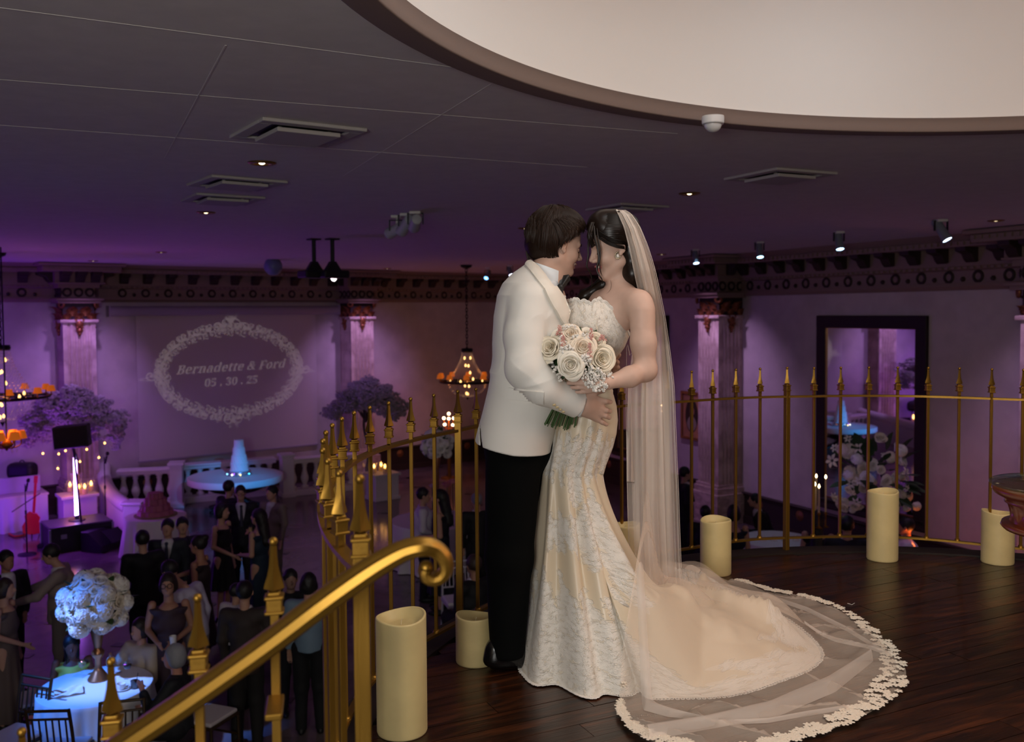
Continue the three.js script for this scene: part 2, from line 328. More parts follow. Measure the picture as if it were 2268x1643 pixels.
// ------------------------------------------------------------------ entablature along both walls
const E = { lip: 1.70, fr0: 1.75, fr1: 1.93, bed: 2.0, mod1: 2.26, cor: 2.37 };
const ringGeo = new THREE.TorusGeometry(0.075, 0.024, 5, 12), dotGeo = new THREE.IcosahedronGeometry(0.042, 0);
const modGeo = (() => extrude([[0, 0], [0, -0.2], [0.04, -0.21], [0.09, -0.17], [0.14, -0.09], [0.27, -0.05], [0.28, 0]], 0.16, 0.008).rotateY(-Math.PI / 2).translate(0.08, 0, 0))();
function entablature(parent, len, x0, out, ringStep, skip = [], x1 = 99) {
  const p = (z) => z + out;
  mesh('frieze', prism([[0, E.lip - 0.06], [p(0.05), E.lip - 0.05], [p(0.1), E.lip], [p(0.09), E.fr0], [p(0.06), E.fr0], [p(0.06), E.fr1], [p(0.12), E.fr1 + 0.02], [p(0.16), E.bed], [0, E.bed]], len).translate(x0, 0, 0), M.cornice, parent);
  mesh('cornice_back', prism([[0, E.bed], [p(0.18), E.bed], [p(0.18), E.mod1], [0, E.mod1]], len).translate(x0, 0, 0), M.cornice, parent);
  mesh('corona', prism([[0, E.mod1], [p(0.5), E.mod1], [p(0.52), E.cor - 0.03], [p(0.5), E.cor - 0.02], [p(0.52), E.cor], [p(0.6), CEIL_Y], [0, CEIL_Y]], len).translate(x0, 0, 0), M.cornice, parent);
  const dl = []; for (let x = 0.05; x < len - 0.04; x += 0.11) dl.push(box(0.06, 0.05, 0.03, x0 + x, E.mod1 + 0.045, p(0.53)), box(0.05, 0.035, 0.03, x0 + x, E.bed - 0.03, p(0.16)));
  stuff(mesh('dentil', dl, M.cornice, parent));
  const hid = (x) => skip.some(([a, b]) => x > a && x < b) || x > x1;
  let k = 0;
  for (let x = ringStep / 2; x < len; x += ringStep, k++) if (!hid(x0 + x)) {
    const r = mesh('ring', ringGeo, M.corniceDark, parent); r.position.set(x0 + x, (E.fr0 + E.fr1) / 2, p(0.065));
    const dd = x + ringStep / 2; if (dd < len - 0.1 && !hid(x0 + dd)) { const d = mesh('boss', dotGeo, M.corniceDark, parent); d.position.set(x0 + dd, E.fr0 + 0.055, p(0.07)); }
    const m = mesh('modillion', modGeo, M.corniceDark, parent); m.position.set(x0 + x, E.mod1, p(0.18));
  }
}
const COLS = [[STAGE, 5.73], [STAGE, 12.4], [RIGHT, 9.64], [RIGHT, 16.63]];   // wall and place along it
for (const [i, w] of [STAGE, RIGHT].entries()) {
  const g = frameOn(w, 'trim_' + (i + 1)); g.userData.kind = 'structure';
  entablature(g, i ? 24 : w.len, 0, 0, 0.5, COLS.filter((c) => c[0] === w).map((c) => [c[1] - 0.6, c[1] + 0.6]), i ? 18 : 99);
}
function shaftShape(w, d, n) { // fluted rectangle, back open on the wall
  const pts = [], fl = (a, b, nx, nz) => { const L = Math.hypot(b[0] - a[0], b[1] - a[1]), m = 0.07 / L, s = (1 - 2 * m) / n; for (let i = 0; i < n; i++) for (let k = 0; k <= 6; k++) { const t = m + s * (i + 0.14 + 0.72 * k / 6), dep = 0.03 * Math.sin(Math.PI * k / 6); pts.push([lerp(a[0], b[0], t) - nx * dep, lerp(a[1], b[1], t) - nz * dep]); } };
  pts.push([-w / 2, 0]); fl([-w / 2, 0], [-w / 2, d], -1, 0); pts.push([-w / 2, d]); fl([-w / 2, d], [w / 2, d], 0, 1); pts.push([w / 2, d]); fl([w / 2, d], [w / 2, 0], 1, 0); pts.push([w / 2, 0]); return pts;
}
function acanthus(w, h, curl) { // a lobed leaf that curls over at its tip
  return grid(8, 8, (u, v) => { const s = (u - 0.5) * 2, half = w / 2 * Math.sin(Math.PI * (0.14 + 0.8 * v)) * (0.86 + 0.2 * Math.cos(v * 26)), bend = Math.pow(v, 3); return [V(s * half, h * (v - 0.22 * bend), curl * bend + 0.05 * (1 - s * s) * (1 - v * 0.3) + 0.012 * Math.cos(s * 12)), u, v]; });
}
const bigLeaf = acanthus(0.26, 0.26, 0.16), smallLeaf = acanthus(0.2, 0.17, 0.1), vol = new THREE.TorusGeometry(0.055, 0.03, 6, 12);
function capBlob(list) { return list.map(([x, y, z, a, b, c]) => sph(1, 0, 0, 0, 8, 6).scale(a, b, c).translate(x, y, z)); }
const colLabels = ['fluted stone column left of the projected names, purple light on it', 'fluted stone column behind the hanging projectors, right of the projected names', 'fluted stone column between the bride and the tall mirror', 'fluted stone column at the right edge, only its gilded capital in view'];
COLS.forEach(([w, x], i) => {
  const p = wallPoint(w, x, HALL_Y, 0), t = thing('column', colLabels[i], 'column', p.toArray(), w.turn, 'fluted columns along the walls');
  const W2 = 0.64, D = 0.6, y0 = (y) => y - HALL_Y;
  mesh('plinth', [box(W2 + 0.2, 0.6, D + 0.1, 0, 0.3, (D + 0.1) / 2), box(W2 + 0.12, 0.12, D + 0.06, 0, 0.66, (D + 0.06) / 2), box(W2 + 0.06, 0.06, D + 0.03, 0, 0.75, (D + 0.03) / 2)], M.stone, t);
  const sh = extrude(shaftShape(W2, D, 5).map(([a, b]) => [a, -b]).reverse(), y0(1.2) - 0.75).rotateX(-Math.PI / 2).translate(0, 0.75, 0);
  const sm = mesh('shaft', uvScale(sh, [0.8, 0.5]), M.stone, t);
  mesh('astragal', box(W2 + 0.12, 0.07, D + 0.06, 0, y0(1.235), (D + 0.06) / 2, 0.02), M.stone, t);
  mesh('bell', box(W2 - 0.02, 0.4, D - 0.02, 0, y0(1.46), (D - 0.02) / 2), M.corniceDark, t);
  for (const [nx, face] of [[0, 'front'], [-1, 'left'], [1, 'right']]) {
    const put = (g, a, y, out, s = 1) => { const m = mesh('acanthus_leaf', g, M.capital, t); m.scale.setScalar(s); if (!nx) m.position.set(a, y, D + out - 0.05); else { m.position.set(nx * (W2 / 2 + out - 0.05), y, D / 2 + a); m.rotation.y = nx * Math.PI / 2; } };
    for (const a of [-0.24, 0, 0.24]) put(smallLeaf, a, y0(1.27), 0.03);
    for (const a of [-0.13, 0.13]) put(bigLeaf, a, y0(1.34), 0.03);
    const vl = mesh('mask', capBlob([[0, 0.06, 0, 0.09, 0.1, 0.06], [-0.07, 0.12, 0, 0.05, 0.05, 0.05], [0.07, 0.12, 0, 0.05, 0.05, 0.05], [0, -0.08, 0, 0.07, 0.06, 0.05], [-0.05, -0.02, 0.03, 0.03, 0.03, 0.03], [0.05, -0.02, 0.03, 0.03, 0.03, 0.03], [0, -0.15, 0, 0.035, 0.05, 0.03]]), M.capital, t);
    if (!nx) vl.position.set(0, y0(1.12), D + 0.02); else { vl.position.set(nx * (W2 / 2 + 0.02), y0(1.12), D / 2); vl.rotation.y = nx * Math.PI / 2; }
  }
  for (const s of [-1, 1]) { const v = mesh('volute', vol, M.capital, t); v.position.set(s * (W2 / 2 + 0.02), y0(1.58), D + 0.02); v.rotation.y = s * Math.PI / 4; }
  mesh('abacus', [box(W2 + 0.3, 0.05, D + 0.16, 0, y0(1.69), (D + 0.16) / 2, 0.012), box(W2 + 0.2, 0.06, D + 0.1, 0, y0(1.64), (D + 0.1) / 2)], M.cornice, t);
  mesh('frieze_block', box(W2 + 0.02, E.fr1 - E.fr0 + 0.04, D, 0, y0((E.fr0 + E.fr1) / 2), D / 2), M.cornice, t);
  for (const a of [-0.22, 0, 0.22]) { const r = mesh('ring', ringGeo, M.corniceDark, t); r.position.set(a, y0((E.fr0 + E.fr1) / 2), D + 0.01); const q = mesh('ring', ringGeo, M.corniceDark, t); q.position.set(W2 / 2 + 0.015, y0((E.fr0 + E.fr1) / 2), D / 2 + a); q.rotation.y = Math.PI / 2; const q2 = mesh('ring', ringGeo, M.corniceDark, t); q2.position.set(-W2 / 2 - 0.015, y0((E.fr0 + E.fr1) / 2), D / 2 + a); q2.rotation.y = Math.PI / 2; }
  mesh('bed_moulding', [box(W2 + 0.16, 0.09, D + 0.08, 0, y0(1.975), (D + 0.08) / 2), box(W2 + 0.3, 0.25, D + 0.15, 0, y0(2.13), (D + 0.15) / 2), box(W2 + 0.36, 0.03, D + 0.18, 0, y0(2.03), (D + 0.18) / 2, 0.01)], M.cornice, t);
  for (const a of [-0.3, 0, 0.3]) { const m = mesh('modillion', modGeo, M.corniceDark, t); m.position.set(a, y0(E.mod1), D + 0.13); }
  for (const s of [-1, 1]) for (const a of [0.1, 0.45]) { const m = mesh('modillion', modGeo, M.corniceDark, t); m.position.set(s * (W2 / 2 + 0.13), y0(E.mod1), a); m.rotation.y = s * Math.PI / 2; }
  const half = W2 / 2 + 0.44;
  const cor = [box(half * 2, 0.11, D + 0.45, 0, y0(2.315), (D + 0.45) / 2, 0.015), box(half * 2 + 0.16, 0.06, D + 0.53, 0, y0(2.4), (D + 0.53) / 2, 0.02)];
  for (let a = -half + 0.05; a < half; a += 0.11) cor.push(box(0.06, 0.05, 0.03, a, y0(2.33), D + 0.46));
  mesh('corona', cor, M.cornice, t);
});
// roller screen housing and the projection screen with the lit monogram
const SCREEN_Y = [1.43, -1.95];
{
  const xa = wallX(STAGE, 236), xb = wallX(STAGE, 742);
  const h = mesh('screen_housing', [cyl(0.11, 0.11, xb - xa, 0, 0, 0, 24).rotateZ(Math.PI / 2), box(0.03, 0.24, 0.26, -(xb - xa) / 2, 0, -0.02), box(0.03, 0.24, 0.26, (xb - xa) / 2, 0, -0.02), box(xb - xa, 0.2, 0.1, 0, 0, -0.12)], std(0xa79fa8, 0.4));
  h.position.copy(wallPoint(STAGE, (xa + xb) / 2, 1.44, 0.16)); h.rotation.y = STAGE.turn;
  tag(h, 'long grey roller housing of the screen under the cornice, between two columns', 'screen housing');
}
function wallX(w, px) { // place along a wall that is seen in column px (at mid height)
  const r = ray(px, 690), n = V(0, 0, 1).applyAxisAngle(V(0, 1, 0), w.turn), t = w.o.clone().sub(camera.position).setY(0).dot(n) / r.clone().setY(0).dot(n);
  return r.clone().multiplyScalar(t).add(camera.position).sub(w.o).dot(V(1, 0, 0).applyAxisAngle(V(0, 1, 0), w.turn));
}
// ------------------------------------------------------------------ balcony floor of dark planks
const BULGE = [[-20, -0.1], [65, -0.1], [71.4, -0.08], [74.7, -0.03], [78, -0.004], [82, 0.027], [89, 0.034], [96, 0.018], [100, 0.04], [104, 0.022], [108, 0.002], [112.3, -0.036], [132, -0.06], [154.3, -0.07], [158.3, -0.046], [165.4, -0.006], [172, 0.012], [180, 0.01], [190, 0.005], [206.5, 0.018], [220, 0.02]];
const railR = (deg) => { let i = 1; while (i < BULGE.length - 1 && BULGE[i][0] < deg) i++; const [a, p] = BULGE[i - 1], [b, q] = BULGE[i], t = clamp((deg - a) / (b - a)); return RING_R + lerp(p, q, t); };
const onRing = (deg, r = railR(deg)) => [RING_C[0] + r * Math.cos(deg * Math.PI / 180), RING_C[1] - r * Math.sin(deg * Math.PI / 180)];
{
  const edge = RING_R + 0.075, g = struct('balcony_floor', [cyl(edge, edge, 0.3, RING_C[0], -0.172, RING_C[1], 96), box(5.2, 0.3, 3.4, 2.0, -0.172, 0.9)], M.darkWood);
  const curb = new THREE.Shape(); curb.absarc(0, 0, edge + 0.01, 0, Math.PI * 2); const ch = new THREE.Path(); ch.absarc(0, 0, edge - 0.12, 0, Math.PI * 2); curb.holes.push(ch);
  mesh('edge_band', new THREE.ExtrudeGeometry(curb, { depth: 0.03, bevelEnabled: false, curveSegments: 96 }).rotateX(-Math.PI / 2).translate(RING_C[0], -0.022, RING_C[1]), M.darkWood, g);
  // planks run up to the right, away from the camera
  seed(31);
  const dir = V(Math.cos(0.445), 0, -Math.sin(0.445)), crs = V(-dir.z, 0, dir.x), PW = 0.099, rIn = edge - 0.115;
  const tones = [[0.92, 0.86], [1.15, 1.0], [0.72, 0.78], [1.3, 0.95], [0.85, 0.7], [1.0, 1.05]].map(([k, w]) => std(rgb(0.62 * k, 0.62 * k * (0.7 + 0.3 * w), 0.62 * k * w * 0.85), 0.3, { map: woodTex, bumpMap: woodBump, bumpScale: 0.0012 }));
  const c0 = V(RING_C[0], 0, RING_C[1]);
  for (let row = -25; row <= 25; row++) {
    const off = (row + 0.5) * PW, h2 = rIn * rIn - off * off; if (h2 <= 0.01) continue;
    const half = Math.sqrt(h2); let s = -half - rr(0, 1.1);
    while (s < half) {
      const L = rr(0.9, 1.5), a = Math.max(s, -half), b = Math.min(s + L, half); s += L;
      if (b - a < 0.05) continue;
      const mid = c0.clone().addScaledVector(crs, off).addScaledVector(dir, (a + b) / 2), px = toPx(mid);
      if (mid.z > -1.7) continue;
      const bx = box(b - a - 0.0025, 0.022, PW - 0.0028, 0, 0, 0), u0 = rnd(), v0 = rnd(), uv = bx.attributes.uv, po = bx.attributes.position;
      for (let i = 0; i < uv.count; i++) uv.setXY(i, u0 + po.getX(i) / 1.3, v0 + po.getZ(i) / 0.6);
      bx.translate(0, rr(-0.0006, 0.0006), 0);
      const m = mesh('plank', bx, tones[Math.floor(rnd() * tones.length)], g); m.position.copy(mid).setY(-0.0111); m.rotation.y = 0.445; m.castShadow = false;
    }
  }
  mesh('landing', uvScale(box(5.2, 0.022, 2.3, 2.0, -0.012, 0.55), [3, 3]), tones[0], g);
}
// ------------------------------------------------------------------ gilded railing of the balcony
function starLoft(rows, n = 4) { // rows [y, r, hollow]
  const N = n * 2, pos = [], idx = [];
  for (const [y, r, hol] of rows) for (let i = 0; i < N; i++) { const a = i / N * Math.PI * 2, q = i % 2 ? r * hol : r; pos.push(Math.cos(a) * q, y, Math.sin(a) * q); }
  for (let j = 0; j < rows.length - 1; j++) for (let i = 0; i < N; i++) { const a = j * N + i, b = j * N + (i + 1) % N, c = a + N, d = b + N; idx.push(a, c, b, b, c, d); }
  const b0 = pos.length / 3; pos.push(0, rows[0][0], 0); for (let i = 0; i < N; i++) idx.push(b0, i, (i + 1) % N);
  return toCreasedNormals(geo(pos, idx), 0.7);
}
function finialGeo(k = 1) { // measured from the rail
  const parts = [starLoft([[0.066, 0.006, 0.9], [0.070, 0.0175, 0.62], [0.076, 0.0165, 0.55], [0.092, 0.0115, 0.6], [0.108, 0.0082, 0.75], [0.124, 0.0066, 0.85], [0.146, 0.0056, 0.95]]), sph(0.0078, 0, 0.153, 0, 12, 10),
    box(0.027, 0.024, 0.027, 0, 0.043, 0, 0.002), box(0.033, 0.006, 0.033, 0, 0.030, 0, 0.0025), box(0.033, 0.007, 0.033, 0, 0.056, 0, 0.003), box(0.022, 0.008, 0.022, 0, 0.062, 0, 0.003), box(0.0135, 0.03, 0.0135, 0, 0.014, 0)];
  const g = merge(parts); return g.scale(k, k, k);
}
const FIN = finialGeo(), barGeo = box(0.0135, 0.81, 0.0135, 0, 0.485, 0, 0.001), footGeo = lathe([[0, 0.012], [0.012, 0.012], [0.014, 0.004], [0.016, 0]], 12).translate(0, 0.08, 0);
const postGeo = box(0.027, 0.93, 0.027, 0, 0.46, 0, 0.0015), newelGeo = box(0.031, 0.915, 0.031, 0, 0.457, 0, 0.002);
{
  const t = thing('balcony_railing', 'gilded curved balcony railing with spear finials behind and around the couple', 'railing');
  const arc = (w, h, y, a0, a1) => { // flat bar that follows the curve of the balcony
    const N = 220, pos = [], idx = [];
    for (let i = 0; i <= N; i++) { const a = lerp(a0, a1, i / N), r = (railR(a - 2.5) + railR(a) + railR(a + 2.5)) / 3; for (const [o, q] of [[-w / 2, 0], [w / 2, 0], [w / 2, h], [-w / 2, h]]) { const [x, z] = onRing(a, r + o); pos.push(x, y + q, z); } }
    for (let i = 0; i < N; i++) for (let k = 0; k < 4; k++) { const p = i * 4 + k, q = i * 4 + (k + 1) % 4; idx.push(p, p + 4, q, q, p + 4, q + 4); }
    return toCreasedNormals(geo(pos, idx), 0.5);
  };
  const R = Math.PI / 180;
  mesh('top_rail', arc(0.03, 0.011, 0.874, -8, 206.5), M.brass, t);
  mesh('bottom_rail', arc(0.024, 0.011, 0.07, -8, 206.5), M.brass, t);
  const angs = []; for (let k = 1; k <= 12; k++) angs.push(154.3 + 4.0 * k);
  for (let k = 0; k <= 11; k++) angs.push(154.3 - 3.82 * k); for (let j = 1; j <= 31; j++) angs.push(112.28 - 3.72 * j);
  for (const a of angs) {
    const post = [154.3, 112.28 - 3.72 * 4, 112.28 - 3.72 * 15].some((q) => Math.abs(q - a) < 0.1), [x, z] = onRing(a);
    const b = mesh(post ? 'post' : 'baluster', post ? postGeo : barGeo, M.brass, t); b.position.set(x, 0, z); b.rotation.y = (a + (post ? 20 : 12)) * R;
    const f = mesh('finial', FIN, M.brass, b); f.position.y = 0.885; if (post) f.scale.set(1.08, 1.02, 1.08);
    if (!post) mesh('collar', footGeo, M.brass, b);
  }
  const [x, z] = onRing(206.5), b = mesh('newel_post', newelGeo, M.brass, t); b.position.set(x, 0, z); b.rotation.y = 0.15;
  const f = mesh('finial', finialGeo(1.18), M.brass, b); f.position.y = 0.875;
  const base = mesh('base_plate', box(0.07, 0.012, 0.07, 0, 0.006, 0, 0.003), M.brass, b); base.position.y = 0;
}
{ // stair rail: moulded cap that ends in a scroll, spear balusters behind it
  const t = thing('stair_railing', 'thick gilded stair handrail ending in a scroll in the left foreground', 'railing');
  const d = 1.52, P = [[120, 1760], [290, 1640], [430, 1545], [605, 1421], [720, 1334], [800, 1278], [860, 1240], [905, 1218], [940, 1212], [966, 1219], [983, 1238], [986, 1260], [974, 1277], [955, 1280], [942, 1270], [944, 1257]];
  const c = curve(P.map(([x, y], i) => at(x, y, d + (i > 8 ? 0.012 : 0.0)))), N = 120, prof = [[-0.026, -0.008], [-0.03, 0.0], [-0.027, 0.009], [-0.019, 0.0115], [-0.0165, 0.0095], [-0.014, 0.012], [-0.005, 0.0165], [0.005, 0.0165], [0.014, 0.012], [0.0165, 0.0095], [0.019, 0.0115], [0.027, 0.009], [0.03, 0.0], [0.026, -0.008], [0.012, -0.012], [-0.012, -0.012]].map(([a, b]) => [a * 1.3, b * 1.4]);
  const pos = [], idx = [], K = prof.length; let up = V(0, 1, 0);
  for (let i = 0; i <= N; i++) {
    const q = i / N, p = c.getPointAt(q), T = c.getTangentAt(q), side = V(0.1, 0, 1).normalize(); up = V().crossVectors(side, T).normalize();
    const s = 1 - 0.45 * sstep(0.72, 1, q), sw = 1 - 0.38 * sstep(0.6, 0.95, q);
    for (const [a, b] of prof) pos.push(p.x + side.x * a * sw + up.x * b * s, p.y + side.y * a * sw + up.y * b * s, p.z + side.z * a * sw + up.z * b * s);
  }
  for (let i = 0; i < N; i++) for (let k = 0; k < K; k++) { const a = i * K + k, b = i * K + (k + 1) % K; idx.push(a, b, a + K, b, b + K, a + K); }
  mesh('handrail', [toCreasedNormals(geo(pos, idx), 0.6).toNonIndexed(), sph(0.0125, ...c.getPointAt(1).toArray(), 14, 10).scale(1, 1, 1).toNonIndexed()], M.brass, t);
  for (const [px, py, dd] of [[605, 1187, 1.69], [437, 1312, 1.65], [245, 1453, 1.6], [48, 1608, 1.55], [-150, 1765, 1.5]]) {
    const top = at(px, py, dd), b = mesh('baluster', box(0.016, 1.2, 0.016, 0, 0.3, 0, 0.001), M.brass, t); b.position.set(top.x, top.y - 1.09, top.z); b.rotation.y = 0.2;
    const f = mesh('finial', FIN, M.brass, b); f.position.y = 0.9 + 0.018; f.scale.set(1.06, 1.06, 1.06);
    const rail = at(px + 4, 0, dd), y = 0; const lug = mesh('bracket', box(0.03, 0.012, 0.09, 0, 0, 0.05, 0.003), M.brass, b); lug.position.y = 0.79;
  }
  // treads of the stair below the frame
  for (let i = 0; i < 8; i++) { const tr = struct('stair_tread', box(0.3, 0.05, 1.1, -0.72 - i * 0.29, -0.2 - i * 0.19, -0.75), M.darkWood); }
}
// ------------------------------------------------------------------ candles, table, thread
function candleGeo(r, h, ph, amp) {
  const rim = (u) => h + amp * Math.sin(u * Math.PI * 2 * 2 + ph) * 0.6 + amp * 0.7 * Math.sin(u * Math.PI * 2 + ph * 1.7);
  const rows = [[0, 0], [r * 0.97, 0], [r, 0.006]]; for (let i = 1; i <= 8; i++) rows.push([r, i / 8, 1]);
  const prof = (u, v) => { const R = rim(u), k = v * 16;
    if (k < 1) return [r * 0.97 * k, 0]; if (k < 2) return [lerp(r * 0.97, r, k - 1), 0.006 * (k - 1)]; if (k < 11) return [r, lerp(0.006, R - 0.006, (k - 2) / 9)];
    if (k < 13) { const a = (k - 11) / 2 * Math.PI; return [r - 0.005 + 0.005 * Math.cos(a), R - 0.006 + 0.006 * Math.sin(a)]; }
    const q = (k - 13) / 3; return [(r - 0.01) * (1 - q), R - 0.006 - lerp(0.02, R - h + 0.026, q) * sstep(0, 0.35, q)]; };
  return grid(64, 48, (u, v) => { const [q, y] = prof(u, v), a = u * Math.PI * 2; return [V(Math.cos(a) * q, y, -Math.sin(a) * q), u, v]; }, true);
}
const wickGeo = () => new THREE.TubeGeometry(curve([V(0, 0, 0), V(0.001, 0.01, 0), V(0.004, 0.02, 0.001)]), 6, 0.0022, 6);
const candles = [
  [891, 1618, 0.0825, 0.383, 0.4, 0.008, 'tallest ivory pillar candle, nearest to the camera beside the stair scroll'],
  [1054, 1464, 0.0785, 0.185, 2.2, 0.008, 'short ivory pillar candle at the feet of the groom'],
  [1585, 1269, 0.0795, 0.284, 4.2, 0.007, 'ivory pillar candle just right of the veil, behind the train'],
  [1954, 1238, 0.0815, 0.378, 0.6, 0.006, 'tall ivory pillar candle in front of the mirror, by the curved railing'],
  [2209, 1245, 0.0815, 0.277, 2.6, 0.008, 'ivory pillar candle half behind the carved round stand at the right edge'],
  [1384, 1281, 0.0795, 0.283, 1.3, 0.006, 'ivory pillar candle showing only through the hanging veil'],
];
for (const [x, y, r, h, ph, amp, text] of candles) {
  const p = onLevel(x, y, 0), t = thing('pillar_candle', text, 'candle', p.toArray(), 0, 'pillar candles on the balcony floor');
  mesh('wax', candleGeo(r, h, ph, amp), M.wax, t); const w = mesh('wick', wickGeo(), M.wick, t); w.position.y = h - 0.03;
}
{
  const p = [1.935, 0, -3.22], t = thing('round_stand', 'small round carved wooden stand with a glass top at the right edge', 'table', p);
  mesh('glass_top', lathe([[0, 0], [0.235, 0], [0.24, 0.005], [0.235, 0.01], [0, 0.01]], 48).translate(0, 0.742, 0), M.tableGlass, t);
  mesh('top', lathe([[0, 0.735], [0.2, 0.74], [0.226, 0.738], [0.23, 0.725], [0.222, 0.712], [0.2, 0.7], [0.185, 0.69], [0.19, 0.68]], 48), M.table, t);
  const rows = grid(96, 10, (u, v) => { const a = u * Math.PI * 2, fl = Math.pow(Math.abs(Math.sin(a * 9)), 0.6), r = lerp(0.185, 0.172, v) - 0.016 * fl * Math.sin(Math.PI * v); return [V(Math.cos(a) * r, 0.685 - 0.075 * v, -Math.sin(a) * r)]; }, true);
  mesh('fluted_apron', rows, M.table, t);
  mesh('base_ring', lathe([[0.17, 0.612], [0.196, 0.606], [0.2, 0.594], [0.19, 0.583], [0.15, 0.572], [0.08, 0.56], [0.05, 0.5], [0.04, 0.4], [0.06, 0.33], [0.075, 0.28], [0.05, 0.2], [0.045, 0.12], [0.06, 0.08], [0.085, 0.05], [0.09, 0.02], [0.09, 0], [0, 0]], 40), M.table, t);
}
{ const a = onLevel(1877, 1336, 0.003), b = onLevel(1886, 1339, 0.003), c = onLevel(1893, 1335, 0.003); tag(mesh('thread', new THREE.TubeGeometry(curve([a, V(a.x + 0.01, 0.002, a.z + 0.01), b, c]), 16, 0.0011, 5), M.petal), 'stray white thread lying on the dark planks right of the train', 'thread'); }
{ // security camera under the dome ring
  const p = at(1579, 266, 5.02); const t = thing('security_camera', 'white dome security camera under the ceiling ring', 'camera', [p.x, CEIL_Y - 0.03, p.z]);
  mesh('housing', lathe([[0, 0], [0.058, 0], [0.06, -0.006], [0.059, -0.035], [0.055, -0.045], [0, -0.045]], 32), std(0xd8dadb, 0.4), t);
  mesh('dome_cover', new THREE.SphereGeometry(0.048, 24, 12, 0, Math.PI * 2, Math.PI / 2, Math.PI / 2).translate(0, -0.038, 0), std(0xc9cccd, 0.25), t);
}

{ // body of the unseen front light, out of view behind the camera
  const t = thing('unseen_softbox', 'unseen soft light on a stand behind the camera, placed to light the couple', 'light', [-1.2, 0, 2.52], Math.atan2(1.6, -5.95) + 0.0);
  mesh('shell', lathe([[0.12, -0.3], [0.2, -0.3], [0.86, 0], [0.84, 0], [0.18, -0.28]], 4).rotateX(Math.PI / 2).rotateZ(Math.PI / 4).translate(0, 1.42, -0.03), M.black, t);
  mesh('diffuser', box(1.18, 1.18, 0.006, 0, 1.42, 0), glow(0xffffff, 0.6), t);
  mesh('pole', cyl(0.015, 0.018, 1.4, 0, 0.7, -0.25, 10), M.blackMetal, t);
  for (let i = 0; i < 3; i++) mesh('leg', limb(V(0, 0.35, -0.25), V(0.4 * Math.cos(i * 2.09), 0.01, -0.25 + 0.4 * Math.sin(i * 2.09)), 0.01, 0.01), M.blackMetal, t);
}
// ------------------------------------------------------------------ people: shared shapes
const D0 = 3.58;                                   // depth of the couple
const G = (x, y, t = 0) => at(x, y, D0 - t), GA = (x, y, t = 0) => G(x, y, t).toArray();
const PX = 1 / (F / D0);                           // metres per pixel there
const caps = (list) => list.map(([a, b, r0, r1]) => ({ a: GA(...a), b: GA(...b), r0, r1: r1 ?? r0 }));
const capField = (list, k = 0.012) => (x, y, z) => { let d = 9; for (const c of list) d = smin(d, sdCap(x, y, z, c.a, c.b, c.r0, c.r1), k); return d; };
// a head: x forward, y up, z to its sides, origin between the ears
function headField(fem) {
  const jw = fem ? 0.9 : 1, ew = (x, y, z, c, r) => sdEll(x, y, z, c, r);
  return (x, y, z) => {
    const az = Math.abs(z); let d = ew(x, y, z, [-0.008, 0.045, 0], [0.1, 0.083, 0.075]);
    d = smin(d, ew(x, y, z, [0.036, -0.02, 0], [0.058, 0.082, 0.058 * (fem ? 0.97 : 1)]), 0.03);
    d = smin(d, sdCap(x, y, az, [0.002, -0.058, 0.046 * jw], [0.07, -0.098, 0.012], 0.02, 0.017), 0.03);
    d = smin(d, ew(x, y, z, [0.078, -0.097, 0], [0.019, 0.017, 0.022 * jw]), 0.018);
    d = smin(d, ew(x, y, az, [0.056, -0.03, 0.036], [0.03, 0.027, 0.024]), 0.02);       // cheeks lifted by the smile
    d = smin(d, sdCap(x, y, az, [0.089, 0.024, 0], [0.074, 0.024, 0.042], 0.0105, 0.009), 0.014);
    d = smax(d, -ew(x, y, az, [0.098, 0.003, 0.032], [0.018, 0.013, 0.018]), 0.012);   // eye sockets
    d = smin(d, ew(x, y, az, [0.0765, 0.002, 0.031], [0.0125, 0.012, 0.014]), 0.003);  // closed lids
    d = smin(d, sdCap(x, y, z, [0.09, 0.014, 0], [fem ? 0.112 : 0.115, -0.024, 0], 0.007, fem ? 0.0095 : 0.0105), 0.013);
    d = smin(d, ew(x, y, az, [0.1015, -0.031, 0.0115], [0.0115, 0.0085, 0.0075]), 0.007);
    d = smax(d, -ew(x, y, az, [0.106, -0.0395, 0.0065], [0.006, 0.004, 0.0036]), 0.003);
    d = smin(d, sdCap(x, y, az, [0.0985, -0.0545, 0.004], [0.082, -0.051, 0.026], 0.0062, 0.003), 0.006);  // upper lip
    d = smin(d, sdCap(x, y, az, [0.0945, -0.0705, 0], [0.08, -0.0565, 0.025], 0.0072, 0.003), 0.006);   // lower lip
    d = smax(d, -sdCap(x, y, az, [0.099, -0.062, 0], [0.083, -0.0535, 0.025], 0.0042, 0.0016), 0.003); // smiling mouth
    let e = ew(x, y, az, [-0.006 - 0.1 * (az - 0.073), -0.002, 0.0735], [0.015, 0.026, 0.008]);
    e = smax(e, -ew(x, y, az, [-0.001, 0.002, 0.082], [0.008, 0.015, 0.006]), 0.004); e = smin(e, ew(x, y, az, [0.0045, -0.026, 0.073], [0.0075, 0.01, 0.006]), 0.006);
    return smin(d, e, 0.006);
  };
}
function headFrame(origin, yawDeg, pitchDeg, rollDeg, scale) {
  const q = new THREE.Quaternion().setFromEuler(new THREE.Euler(0, yawDeg * Math.PI / 180, 0)).multiply(new THREE.Quaternion().setFromEuler(new THREE.Euler(rollDeg * Math.PI / 180, 0, -pitchDeg * Math.PI / 180)));
  const m = new THREE.Matrix4().compose(origin, q, V(scale, scale, scale)), inv = m.clone().invert();
  return { m, inv, scale, world: (x, y, z) => V(x, y, z).applyMatrix4(m), local: (v) => v.clone().applyMatrix4(inv) };
}
